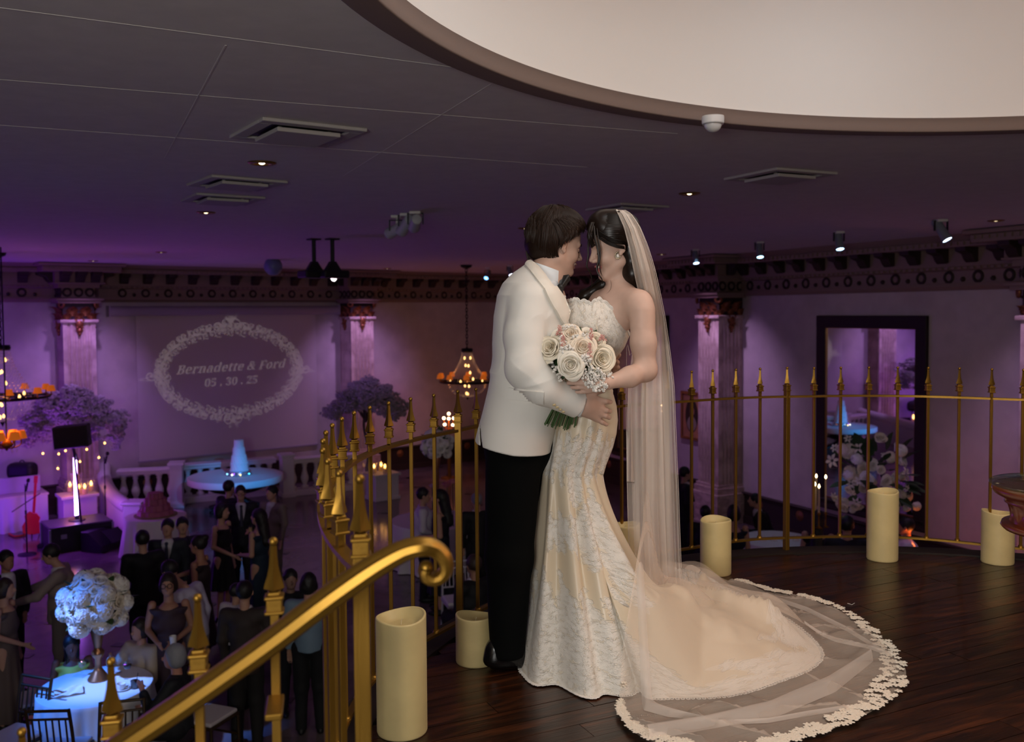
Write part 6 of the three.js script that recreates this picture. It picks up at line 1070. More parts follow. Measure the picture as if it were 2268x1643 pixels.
// ------------------------------------------------------------------ stage side of the hall
const floorAt = (x, y) => onLevel(x, y, HALL_Y), alongStage = STAGE.turn;
const balusterGeo = lathe([[0, 0], [0.085, 0], [0.085, 0.06], [0.05, 0.08], [0.045, 0.11], [0.085, 0.2], [0.09, 0.27], [0.05, 0.42], [0.042, 0.5], [0.06, 0.52], [0.045, 0.55], [0.075, 0.58], [0.075, 0.62], [0, 0.62]], 16);
function balustrade(a, b, text, n, postsAt = [1, 1]) {
  const d = b.clone().sub(a), L = Math.hypot(d.x, d.z), t = thing('balustrade', text, 'balustrade', [a.x, HALL_Y, a.z], Math.atan2(-d.z, d.x), 'white stone balustrades below the names');
  mesh('base', box(L, 0.14, 0.3, L / 2, 0.07, 0, 0.01), M.whitePaint, t); mesh('top_rail', [box(L, 0.07, 0.26, L / 2, 0.79, 0, 0.015), box(L, 0.05, 0.34, L / 2, 0.85, 0, 0.015)], M.whitePaint, t);
  for (let i = 0; i < n; i++) { const m = mesh('baluster', balusterGeo, M.whitePaint, t); m.position.set((i + 0.5) / n * L, 0.14, 0); }
  postsAt.forEach((q, i) => { if (q) mesh('post', [box(0.26, 0.95, 0.36, i * L, 0.475, 0, 0.01), box(0.34, 0.06, 0.44, i * L, 0.96, 0, 0.015), box(0.32, 0.1, 0.42, i * L, 0.05, 0)], M.whitePaint, t); });
  return t;
}
const bA = floorAt(262, 1128), bB = floorAt(393, 1121), bC = floorAt(636, 1098), bD = floorAt(790, 1083);
balustrade(bA, bB, 'white balustrade left of the tall cake, lit blue', 5, [0, 1]);
balustrade(bB.clone().lerp(bC, 0.08).add(V(-0.2, 0, -0.3)), bB.clone().lerp(bC, 0.94).add(V(-0.2, 0, -0.3)), 'white balustrade behind the round cake table', 8, [0, 0]);
balustrade(bC, bD, 'white balustrade right of the tall cake, before the railing spears', 6, [1, 0]);
{ // curved flank of the stage stair
  const pts = [[244, 1122], [245, 1140], [262, 1165], [300, 1185]].map(([x, y]) => floorAt(x, y)), c = curve(pts), t = thing('stair_flank', 'white curved stair flank left of the pink cake, lit purple', 'stair', pts[0].toArray());
  const wall = grid(30, 4, (u, v) => { const p = c.getPoint(u), n = V(1, 0, 0); return [p.clone().sub(pts[0]).setY(lerp(0, 0.86 - 0.35 * u, v)), u * 2, v]; }), back = grid(30, 4, (u, v) => { const p = c.getPoint(1 - u), q = 1 - u; return [p.clone().sub(pts[0]).add(V(-0.2, 0, 0.05)).setY(lerp(0, 0.86 - 0.35 * q, v)), u * 2, v]; });
  mesh('panel', merge([wall, back]), std(0xdedbd6, 0.6, { side: THREE.DoubleSide }), t);
  mesh('cap', new THREE.TubeGeometry(curve([0, 0.25, 0.5, 0.75, 1].map((u) => c.getPoint(u).sub(pts[0]).add(V(-0.1, 0, 0.02)).setY(0.88 - 0.35 * u))), 24, 0.14, 10).scale(1, 1, 1), M.whitePaint, t);
  mesh('newel', [box(0.34, 0.62, 0.34, 0, 0.31, 0, 0.02), box(0.42, 0.06, 0.42, 0, 0.64, 0, 0.02)].map((g) => { const e = pts[3].clone().sub(pts[0]); return g.translate(e.x, 0, e.z); }), M.whitePaint, t);
}
// round table with the tall cake
{
  const p = at(522, 1052, 19.9), top = p.y - HALL_Y, t = thing('cake_table', 'round table with white top and dark branching legs under the tall cake', 'table', [p.x, HALL_Y, p.z]);
  mesh('top', lathe([[0, top], [0.98, top], [1.0, top - 0.012], [1.0, top - 0.13], [0.97, top - 0.15], [0, top - 0.15]], 64), M.linen, t);
  for (let i = 0; i < 6; i++) { const a = i / 6 * Math.PI * 2 + 0.2, c = Math.cos(a), s = Math.sin(a); mesh('leg', taperTube([V(c * 0.12, top - 0.14, s * 0.12), V(c * 0.25, top * 0.68, s * 0.25), V(c * 0.12, top * 0.42, s * 0.12), V(c * 0.35, top * 0.16, s * 0.35), V(c * 0.62, 0.02, s * 0.62)], [0.06, 0.05, 0.045, 0.045, 0.05], 20, 8), M.darkWood, t); mesh('branch', taperTube([V(c * 0.16, top * 0.5, s * 0.16), V(c * 0.5, top * 0.62, s * 0.5), V(c * 0.8, top - 0.14, s * 0.8)], [0.035, 0.03, 0.02], 14, 7), M.darkWood, t); }
  const cake = thing('wedding_cake', 'tall white wedding cake of four tiers, lit blue, on the round table', 'cake', [p.x + 0.08, p.y, p.z]);
  mesh('stand', lathe([[0, 0], [0.24, 0], [0.27, 0.02], [0.25, 0.05], [0.26, 0.09], [0.24, 0.1], [0, 0.1]], 40), std(0xb8c4cc, 0.2, { metalness: 0.8 }), cake);
  let y = 0.1; for (const [r0, r1, h] of [[0.185, 0.175, 0.15], [0.175, 0.155, 0.175], [0.135, 0.125, 0.17], [0.105, 0.098, 0.175]]) {
    const g = [grid(60, 10, (u, v) => { const a = u * 6.2832, r = lerp(r0, r1, v) + 0.004 * Math.sin(a * 15 + v * 7); return [V(Math.cos(a) * r, y + h * v, -Math.sin(a) * r)]; }, true), cyl(r1, r1, 0.004, 0, y + h, 0, 40)]; for (let k = 0; k < 34; k++) { const a = k / 34 * 6.2832; g.push(sph(0.013, Math.cos(a) * r0, y + 0.01, Math.sin(a) * r0, 7, 5)); }
    mesh('tier', merge(g), phy(0xf0eee9, 0.6), cake); y += h; }
  for (const [a, col] of [[1.9, 0xffffff], [1.2, 0xffe680], [0.4, 0x40c8ff], [2.6, 0x80d0ff]]) { const b = mesh('stand_light', sph(0.014, Math.cos(a) * 0.262, 0.045, Math.sin(a) * 0.262, 8, 6), glow(col, 5), cake); }
  for (const [i, dx] of [0.42, 0.52].entries()) { const f = thing('champagne_flute', i ? 'right one of two empty flutes beside the tall cake' : 'left one of two empty flutes beside the tall cake', 'glass', [p.x + dx, p.y, p.z - 0.15], 0, 'flutes beside the cake'); mesh('foot', lathe([[0, 0], [0.03, 0], [0.03, 0.004], [0.005, 0.01], [0.004, 0.08]], 16), M.glass, f); mesh('bowl', lathe([[0.004, 0.08], [0.022, 0.1], [0.027, 0.15], [0.025, 0.21]], 16), M.glass, f); }
}
{ // pink cake on its own draped table
  const p = at(345, 1141, 16.1), r = 0.5, h = p.y - HALL_Y, t = drapedTable('side_cake_table', 'small table with floor length cloth under the pink cake', [p.x, HALL_Y, p.z], r, h, 10, 7);
  const c = thing('pink_cake', 'low stacked pink cake of ruffled tiers in front of the balustrade', 'cake', [p.x, p.y, p.z]); let y = 0; const pm = std(0xb4667e, 0.7);
  for (const [rad, hh] of [[0.3, 0.1], [0.24, 0.1], [0.185, 0.1], [0.125, 0.1]]) { const yy = y; mesh('tier', [grid(60, 5, (u, v) => { const a = u * 6.2832, q = rad * (1 - 0.06 * v) + 0.014 * Math.sin(a * 11 + yy * 40); return [V(Math.cos(a) * q, yy + hh * v + 0.008 * Math.sin(a * 7), -Math.sin(a) * q)]; }, true), cyl(rad * 0.95, rad * 0.95, 0.008, 0, yy + hh, 0, 30)], pm, c); y += hh; }
  mesh('board', cyl(0.36, 0.36, 0.02, 0, 0.01, 0, 36), std(0x8a7a50, 0.5), c);
}
function drapedTable(name, text, pos, r, h, folds, s0, cat = 'table') {
  const t = thing(name, text, cat, pos); seed(s0); const ph = rr(0, 6);
  mesh('tablecloth', [grid(120, 26, (u, v) => { const a = u * 6.2832; let R, y; if (v < 0.3) { R = r * v / 0.3; y = h; } else if (v < 0.36) { const q = (v - 0.3) / 0.06; R = r + 0.012 * Math.sin(q * 1.57); y = h - 0.012 * (1 - Math.cos(q * 1.57)); } else { const q = (v - 0.36) / 0.64; R = r + 0.012 + q * (0.05 + 0.05 * Math.sin(a * folds + ph + 0.8 * Math.sin(a * 3))) + q * 0.02 * Math.sin(a * folds * 2.3 + ph); y = lerp(h - 0.012, 0.012, q); } return [V(Math.cos(a) * R, y, -Math.sin(a) * R), Math.cos(a) * R * 3, Math.sin(a) * R * 3 + v * 3]; }, true)], M.linen, t);
  return t;
}
// pedestals with candles and cloud-like floral trees
function puff(n, s0, W, H, D, arms) { seed(s0); const out = []; for (let i = 0; i < n; i++) { const a = rr(0, 6.28), e = Math.acos(rr(-0.35, 1)), q = Math.pow(rnd(), 0.4); const x = Math.cos(a) * Math.sin(e) * W * q, z = Math.sin(a) * Math.sin(e) * D * q, y = Math.cos(e) * H * q - (x * x) / (W * W) * H * arms; out.push([x, y, z]); } return out; }
const cloudGeo = (() => { seed(404); const l = []; const ico = new THREE.IcosahedronGeometry(1, 0); for (let i = 0; i < 60; i++) { const a = rr(0, 6.28), q = rr(0.2, 1), y = rr(-0.6, 0.6); l.push(ico.clone().scale(rr(0.12, 0.22), rr(0.1, 0.2), rr(0.12, 0.22)).rotateY(rr(0, 3)).translate(Math.cos(a) * q, y * (1 - q * 0.5), Math.sin(a) * q)); } return merge(l); })();
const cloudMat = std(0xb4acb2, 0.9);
function floralTree(text, px, py, d, W, H, n, s0, baseY) {
  const p = at(px, py, d), t = thing('floral_tree', text, 'flowers', [p.x, baseY, p.z]), hh = p.y - baseY;
  mesh('vase', lathe([[0, 0], [0.12, 0], [0.1, 0.05], [0.07, 0.12], [0.1, 0.3], [0.13, 0.42], [0.09, 0.42], [0, 0.3]], 20), M.crystal, t);
  mesh('trunk', taperTube([V(0, 0.05, 0), V(0.06, hh * 0.35, 0.02), V(-0.05, hh * 0.65, 0), V(0.02, hh, 0)], [0.045, 0.035, 0.03, 0.03], 20, 8), M.trunk, t);
  seed(s0 + 1); for (let i = 0; i < 9; i++) { const a = i / 9 * 6.28; mesh('branch', taperTube([V(0, hh * 0.72, 0), V(Math.cos(a) * W * 0.35, hh * 0.98, Math.sin(a) * W * 0.3), V(Math.cos(a) * W * 0.8, hh + rr(-0.2, 0.25), Math.sin(a) * W * 0.6)], [0.022, 0.015, 0.006], 12, 6), M.trunk, t); }
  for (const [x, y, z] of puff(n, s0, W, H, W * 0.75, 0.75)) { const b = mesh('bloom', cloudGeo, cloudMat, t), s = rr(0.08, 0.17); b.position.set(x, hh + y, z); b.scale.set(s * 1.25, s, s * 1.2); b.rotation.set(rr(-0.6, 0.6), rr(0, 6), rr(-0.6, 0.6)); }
  return t;
}
const pedestal = (px, py, d, w, text) => { const p = at(px, py, d), h = p.y - HALL_Y, t = thing('pedestal', text, 'pedestal', [p.x, HALL_Y, p.z], alongStage, 'white pedestals under the floral trees'); mesh('block', box(w, h - 0.06, w * 0.8, 0, (h - 0.06) / 2, 0, 0.01), M.whitePaint, t); mesh('top', box(w + 0.08, 0.06, w * 0.8 + 0.08, 0, h - 0.03, 0, 0.01), M.whitePaint, t); mesh('foot', box(w + 0.05, 0.08, w * 0.8 + 0.05, 0, 0.04, 0, 0.01), M.whitePaint, t); return p; };
const pedL = pedestal(171, 1092, 18.3, 0.62, 'white pedestal with small candles behind the glowing tube'), pedR = pedestal(846, 1046, 21.0, 0.6, 'white pedestal with small candles, seen between the railing spears');
floralTree('white floral tree spreading behind the black speaker on the left', 165, 925, 18.2, 0.98, 0.62, 170, 501, pedL.y);
floralTree('white floral tree before the column, above the curved railing', 810, 890, 20.9, 0.95, 0.5, 160, 502, pedR.y);
const flameMat = glow(0xffb45a, 9);
function votive(p, s, text, group) { const t = thing('candle_glass', text, 'candle', p, 0, group); mesh('glass', lathe([[0.03, 0], [0.032, 0.004], [0.034, 0.12], [0.032, 0.12], [0.03, 0.006], [0, 0.005]], 16).scale(s, s, s), M.glass, t); mesh('wax', cyl(0.027 * s, 0.027 * s, 0.05 * s, 0, 0.03 * s, 0, 14), M.wax, t); mesh('flame', lathe([[0, 0], [0.007, 0.008], [0.009, 0.018], [0.004, 0.034], [0, 0.042]], 10).scale(s * 1.5, s * 1.3, s * 1.5).translate(0, 0.058 * s, 0), flameMat, t); return t; }
[[150, 1088, -0.1], [149, 1080, -0.3], [181, 1078, 0.12], [192, 1074, -0.2], [193, 1088, 0.1]].forEach(([x, y, dz], i) => { const q = at(x, 1090, 18.3); votive([q.x, pedL.y, q.z + dz], 1.9, ['front left candle glass on the left pedestal', 'rear left candle glass on the left pedestal', 'candle glass right of the glowing tube on the pedestal', 'rear right candle glass on the left pedestal', 'front right candle glass on the left pedestal'][i], 'candle glasses on the left pedestal'); });
[[818, -0.1], [830, 0.08], [842, -0.16], [854, 0.1]].forEach(([x, dz], i) => { const q = at(x, 1046, 21.0); votive([q.x, pedR.y, q.z + dz], 1.9, ['first candle glass from the left on the pedestal behind the railing', 'second candle glass from the left on the pedestal behind the railing', 'third candle glass from the left on the pedestal behind the railing', 'last candle glass on the right of the pedestal behind the railing'][i], 'candle glasses on the right pedestal'); });
pointLight(0xff8a6a, 0.5, [pedL.x + 0.1, pedL.y + 0.35, pedL.z + 0.45], 4);
[[95, 1003], [130, 1004], [145, 997], [128, 1036], [192, 994], [177, 1021], [219, 1012], [232, 980]].forEach(([x, y], i) => { const p = at(x, y, 17.6 + (i % 3) * 0.35), t = thing('hanging_votive', ['leftmost tiny hanging light under the floral tree', 'second tiny hanging light from the left under the floral tree', 'tiny hanging light just below the left corner of the speaker', 'lowest tiny hanging light left of the glowing tube', 'tiny hanging light below the right corner of the speaker', 'tiny hanging light beside the top of the glowing tube', 'tiny hanging light above the second microphone stand', 'rightmost tiny hanging light under the floral tree'][i], 'hanging light', p.toArray(), 0, 'tiny lights hanging from the left floral tree'); mesh('glass', lathe([[0, -0.05], [0.028, -0.035], [0.035, 0], [0.015, 0.05], [0.006, 0.06]], 14), M.glass, t); mesh('flame', sph(0.018, 0, -0.01, 0, 8, 6), flameMat, t); mesh('thread', cyl(0.0015, 0.0015, 0.5, 0, 0.31, 0, 4), M.greyMetal, t); });
// band corner: riser with glowing tubes and speaker, stands, booth, guitar, monitor
{
  const p = at(170, 1152, 16.9), top = p.y - HALL_Y, t = thing('flight_case', 'black case on the floor that carries the glowing tube', 'case', [p.x, HALL_Y, p.z], alongStage);
  mesh('box', box(1.05, top - 0.04, 0.75, 0, (top - 0.04) / 2, 0, 0.015), M.black, t); mesh('lid', box(1.07, 0.04, 0.77, 0, top - 0.02, 0, 0.012), std(0x3a3740, 0.35), t);
  for (const [x, z] of [[-0.53, 0.38], [0.53, 0.38], [-0.53, -0.38], [0.53, -0.38]]) mesh('corner', box(0.04, top - 0.03, 0.04, x, (top - 0.03) / 2, z, 0.008), M.greyMetal, t); for (const x of [-0.3, 0.3]) mesh('latch', box(0.1, 0.08, 0.012, x, top * 0.6, 0.382, 0.004), M.greyMetal, t);
  const a = at(170, 1142, 16.9), b = at(167.5, 1003, 16.9), q = thing('led_tube_light', 'bright violet white double tube light standing on the black case', 'light', [a.x, p.y, a.z]);
  mesh('base', cyl(0.14, 0.15, 0.02, 0, 0.01, 0, 24), M.black, q); mesh('back_rail', box(0.07, 1.2, 0.02, -0.01, 0.62, -0.03, 0.005), M.black, q);
  mesh('tube', [cyl(0.017, 0.017, 1.06, -0.018, 0.62, 0, 12), sph(0.017, -0.018, 1.15, 0, 12, 8)], glow(0xc79bff, 14), q); mesh('tube', [cyl(0.017, 0.017, 1.0, 0.018, 0.6, 0.01, 12), sph(0.017, 0.018, 1.1, 0.01, 12, 8)], glow(0xc79bff, 14), q);
  pointLight(0xa040ff, 4.5, [a.x, p.y + 0.7, a.z + 0.25], 6);
  const s = at(160, 966, 16.7), sp = thing('loudspeaker', 'black loudspeaker on a pole above the glowing tube', 'speaker', [s.x, s.y, s.z], 0.25);
  mesh('cabinet', box(0.58, 0.4, 0.36, 0, 0, 0, 0.02), M.black, sp); mesh('grille', box(0.53, 0.35, 0.012, 0, 0, 0.182, 0.005), std(0x17171b, 0.8), sp); mesh('handle', box(0.012, 0.12, 0.1, 0.292, 0, 0, 0.004), M.blackMetal, sp); sp.rotation.z = 0.07;
  mesh('pole', cyl(0.018, 0.018, s.y - p.y - 0.15, 0, -(s.y - p.y) / 2 - 0.1, 0, 10), M.black, sp);
}
function micStand(px, pyTop, pyFoot, text, boom) {
  const f = floorAt(px, pyFoot), d = -f.z, tp = at(px, pyTop, d), h = tp.y - HALL_Y, t = thing('microphone_stand', text, 'microphone stand', f.toArray(), 0.4, 'microphone stands of the band');
  mesh('base', lathe([[0, 0], [0.15, 0], [0.15, 0.015], [0.03, 0.035], [0, 0.035]], 24), M.black, t); mesh('pole', [cyl(0.012, 0.014, h * 0.6, 0, h * 0.3, 0, 10), cyl(0.009, 0.009, h * 0.42, 0, h * 0.79, 0, 10)], M.blackMetal, t); mesh('clutch', cyl(0.02, 0.02, 0.07, 0, h * 0.6, 0, 10), M.black, t);
  const hd = mesh('microphone', [cyl(0.018, 0.024, 0.15, 0, 0, 0, 12), sph(0.034, 0, 0.1, 0, 14, 10).scale(1, 1.2, 1)], M.black, t); hd.position.set(0.03, h - 0.05, 0.03); hd.rotation.z = -0.25;
  if (boom) mesh('boom', limb(V(-0.22, h * 0.62, 0), V(0.24, h * 0.86, 0.02), 0.008, 0.008), M.blackMetal, t);
}
micStand(60, 1072, 1228, 'black microphone stand with a boom in front of the white booth', true);
micStand(235, 1012, 1178, 'tall black microphone stand right of the glowing tube', false);
{
  const f = floorAt(40, 1178), t = thing('band_booth', 'draped booth of the band at the left edge, purple lit', 'table', f.toArray(), alongStage);
  mesh('front_cloth', grid(60, 12, (u, v) => [V(lerp(-0.7, 0.55, u), lerp(0, 0.68, v), 0.03 * Math.sin(u * 40) * (1 - v) + 0.02 * Math.sin(u * 17)), u * 3, v * 2]), std(0xdedaea, 0.85, { side: THREE.DoubleSide }), t);
  mesh('table_top', box(1.3, 0.04, 0.7, -0.08, 0.69, -0.35, 0.01), M.linen, t); mesh('music_panel', box(0.75, 0.32, 0.03, 0.1, 0.88, -0.3, 0.01), std(0xb9b2d0, 0.7), t); for (const x of [-0.65, 0.5]) mesh('leg', box(0.04, 0.68, 0.04, x, 0.34, -0.6), M.blackMetal, t);
  const k = at(50, 1057, 18.9), q = thing('drum_case', 'round black case standing on the booth of the band', 'case', [k.x, f.y + 0.71, k.z]); const hh = k.y - f.y - 0.71 + 0.14;
  mesh('shell', box(0.56, 0.34, 0.35, 0, hh, 0, 0.12), M.black, q); mesh('handle', new THREE.TorusGeometry(0.05, 0.01, 6, 14, Math.PI).translate(0, hh + 0.16, 0), M.blackMetal, q); mesh('foot_frame', [box(0.03, hh - 0.1, 0.03, -0.2, (hh - 0.1) / 2, 0), box(0.03, hh - 0.1, 0.03, 0.2, (hh - 0.1) / 2, 0)], M.blackMetal, q);
  const g0 = floorAt(70, 1190), gt = thing('electric_guitar', 'red electric guitar standing upright beside the microphone stand', 'guitar', g0.toArray(), 0.5); const red = std(0xc4182a, 0.3);
  mesh('body', extrude([[-0.15, 0.1], [-0.17, 0.22], [-0.12, 0.32], [-0.14, 0.42], [-0.06, 0.5], [0.06, 0.46], [0.12, 0.38], [0.1, 0.3], [0.17, 0.2], [0.13, 0.09], [0, 0.06]], 0.04, 0.006), red, gt); mesh('neck', box(0.05, 0.62, 0.025, 0.01, 0.76, 0.03, 0.006), red, gt); mesh('headstock', box(0.07, 0.14, 0.02, 0.01, 1.12, 0.03, 0.006), red, gt); mesh('stand', [limb(V(0, 0.3, -0.02), V(-0.15, 0, -0.2), 0.01, 0.01), limb(V(0, 0.3, -0.02), V(0.15, 0, -0.2), 0.01, 0.01), limb(V(0, 0.1, 0), V(0, 0, 0.15), 0.01, 0.01)], M.blackMetal, gt); gt.rotation.z = -0.08;
  const w0 = floorAt(243, 1214), wm = thing('stage_monitor', 'black wedge shaped stage monitor on the floor before the stair flank', 'speaker', w0.toArray(), 0.3);
  mesh('cabinet', extrude([[-0.2, 0], [0.22, 0], [0.22, 0.12], [-0.06, 0.34], [-0.2, 0.34]], 0.5, 0.015).rotateY(-0.6).translate(0, 0, -0.2), M.black, wm); mesh('grille', box(0.02, 0.3, 0.42, 0, 0, 0).rotateZ(0.9).rotateY(-0.6).translate(0.1, 0.25, 0.05), std(0x16161a, 0.8), wm);
  const pw = floorAt(97, 1212); const pb = thing('pedal', 'small effect pedal with a blue light on the floor by the case', 'pedal', pw.toArray(), 0.2); mesh('housing', box(0.2, 0.07, 0.14, 0, 0.035, 0, 0.012), M.black, pb); mesh('indicator', sph(0.022, 0.03, 0.075, 0.03, 10, 8), glow(0x50a8ff, 8), pb);
  const c0 = floorAt(20, 1184), c1 = floorAt(36, 1190), c2 = floorAt(58, 1186); tag(mesh('cable', tube([c0, c1, c2].map((p) => p.setY(HALL_Y + 0.02)), 0.018, 24, 6), std(0xc24a14, 0.6)), 'coiled orange cable on the floor before the booth', 'cable');
}
// ------------------------------------------------------------------ chairs, tables and flowers
function makeChair(text, mat, pad) {
  const t = thing('chiavari_chair', text, 'chair'), r = (a, b, q = 0.012) => limb(V(...a), V(...b), q, q * 0.9, 8);
  for (const [x, z] of [[-0.19, 0.19], [0.19, 0.19]]) mesh('leg', r([x * 1.05, 0, z * 1.05], [x, 0.45, z], 0.016), mat, t);
  for (const s of [-1, 1]) mesh('leg', new THREE.TubeGeometry(curve([V(s * 0.19, 0, -0.22), V(s * 0.185, 0.45, -0.18), V(s * 0.18, 0.7, -0.2), V(s * 0.175, 0.93, -0.25)]), 14, 0.015, 8), mat, t);
  mesh('seat', box(0.41, 0.03, 0.4, 0, 0.45, 0, 0.01), mat, t); mesh('cushion', box(0.39, 0.04, 0.38, 0, 0.482, 0, 0.018), pad, t);
  mesh('top_rail', r([-0.175, 0.92, -0.25], [0.175, 0.92, -0.25], 0.015), mat, t); mesh('back_rail', r([-0.18, 0.84, -0.23], [0.18, 0.84, -0.23]), mat, t); mesh('back_rail', r([-0.185, 0.6, -0.19], [0.185, 0.6, -0.19]), mat, t);
  for (let i = 0; i < 6; i++) { const x = (i - 2.5) * 0.055; mesh('spindle', r([x, 0.6, -0.19], [x, 0.84, -0.23], 0.009), mat, t); }
  mesh('stretcher', [r([-0.19, 0.2, 0.195], [0.19, 0.2, 0.195]), r([-0.19, 0.2, -0.2], [0.19, 0.2, -0.2]), r([-0.19, 0.25, 0.195], [-0.19, 0.25, -0.2]), r([0.19, 0.25, 0.195], [0.19, 0.25, -0.2])], mat, t);
  return t;
}
const TABLE = at(212, 1535, 8.6), tableY = -2.13;
drapedTable('guest_table', 'round table under a white cloth lit by a blue spotlight, lower left', [TABLE.x, HALL_Y, TABLE.z], 0.5, tableY - HALL_Y, 13, 21);
const chair0 = makeChair('dark gilt chair with its back to the camera, left of the blue table\'s front', M.chairGold, std(0xbdb4b4, 0.9));
const chairSpots = [[102, 1596, 7.65, 0.05, null], [232, 1646, 7.35, -0.25, 'dark gilt chair behind the stair spear, right of the blue table\'s front'], [-2, 1586, 7.9, 0.35, 'dark gilt chair cut by the left edge'], [62, 1488, 8.75, 1.1, 'dark gilt chair turned sideways on the left of the blue table'], [440, 1560, 8.3, -1.2, 'dark gilt chair behind the handrail, right of the blue table']];
chairSpots.forEach(([x, y, d, turn, text], i) => { const p = at(x, y, d), q = [p.x, HALL_Y, p.z - 0.25]; if (!i) { chair0.position.set(...q); chair0.rotation.y = Math.PI + turn; } else dup(chair0, q, Math.PI + turn, text); });
[[1058, 1195, 11.6, 0.2, 'pale chair with its back to the camera, between the railing post and the groom'], [1016, 1200, 12.0, -0.3, 'pale chair left of the thick railing post']].forEach(([x, y, d, turn, text], i) => { const p = at(x, y, d); const c = i ? dup(scene.getObjectByName('chiavari_chair_005'), [p.x, HALL_Y, p.z], Math.PI + turn, text) : makeChair(text, std(0xb9b4ba, 0.6), M.linen); c.position.set(p.x, HALL_Y, p.z); c.rotation.y = Math.PI + turn; });
// flower balls
const florets = (n, s0, petal) => { seed(s0); const l = []; for (let i = 0; i < n; i++) { const a = rr(0, 6.28), e = Math.acos(rr(-0.4, 1)), d = V(Math.sin(e) * Math.cos(a), Math.cos(e), Math.sin(e) * Math.sin(a)), q = new THREE.Quaternion().setFromUnitVectors(V(0, 1, 0), d); for (let k = 0; k < 4; k++) { const b = k * 1.57 + rr(0, 0.4), g = new THREE.CircleGeometry(0.2, 6).scale(1, 0.75, 1).rotateX(-Math.PI / 2 + 0.3).translate(0.17, 0.03, 0).rotateY(b); g.applyQuaternion(q).translate(d.x * 0.85, d.y * 0.85, d.z * 0.85); l.push(g); } } l.push(sph(0.8, 0, 0, 0, 10, 8)); return merge(l); };
const hydr = florets(60, 900), roseB = roseGeo(1, 0.95, 33), roseC = roseGeo(1, 0.85, 35);
const leafGeo = grid(3, 6, (u, v) => [V((u - 0.5) * 0.5 * Math.sin(Math.PI * (0.08 + 0.9 * v)), 0.06 * Math.sin(v * 3) - 0.05 * Math.abs(u - 0.5), v), u, v]);
function flowerBall(t, c, R, n, s0, mats, flat = 1) {
  seed(s0);
  for (let i = 0; i < n; i++) { const y = 1 - (i + 0.5) / n * 1.75, rad = Math.sqrt(Math.max(0, 1 - y * y)), a = i * 2.39996 + rr(-0.2, 0.2), d = V(Math.cos(a) * rad, y, Math.sin(a) * rad), k = i % 3, m = mesh('bloom', k === 0 ? roseB : k === 1 ? hydr : roseC, mats[i % mats.length], t), s = R * rr(0.2, 0.3) * (k === 1 ? 1.2 : 1); m.position.copy(c).add(V(d.x * R * 0.85, d.y * R * 0.8 * flat, d.z * R * 0.85)); m.scale.setScalar(s); m.quaternion.setFromUnitVectors(V(0, 1, 0), d); }
  for (let i = 0; i < 26; i++) { const y = rr(-0.7, 1), rad = Math.sqrt(1 - y * y), a = rr(0, 6.28), d = V(Math.cos(a) * rad, y, Math.sin(a) * rad), m = mesh('leaf', leafGeo, M.leaf, t); m.position.copy(c).add(d.clone().multiplyScalar(R * 0.72)); m.scale.setScalar(R * rr(0.35, 0.5)); m.quaternion.setFromUnitVectors(V(0, 0, 1), d); }
  mesh('core', sph(R * 0.72, c.x, c.y, c.z, 16, 12), M.leaf, t);
}
{
  const c = at(214, 1337, 8.75), f = thing('floral_centrepiece', 'tall gold vase with a ball of white flowers on the blue table', 'flowers', [c.x, tableY, c.z]), hh = c.y - tableY;
  mesh('vase', lathe([[0, 0.0], [0.1, 0], [0.1, 0.015], [0.045, 0.09], [0.03, 0.12], [0.03, 0.2], [0.055, 0.24], [0.06, 0.27], [0.035, 0.3], [0.035, 0.32], [0.04, 0.34], [0.07, hh - 0.22], [0.085, hh - 0.2], [0.07, hh - 0.2], [0, hh - 0.3]], 24), std(0x9a6c4a, 0.3, { metalness: 0.75 }), f);
  flowerBall(f, V(0, hh, 0), 0.315, 64, 777, [M.petal, M.petal, M.petalCream]);
}
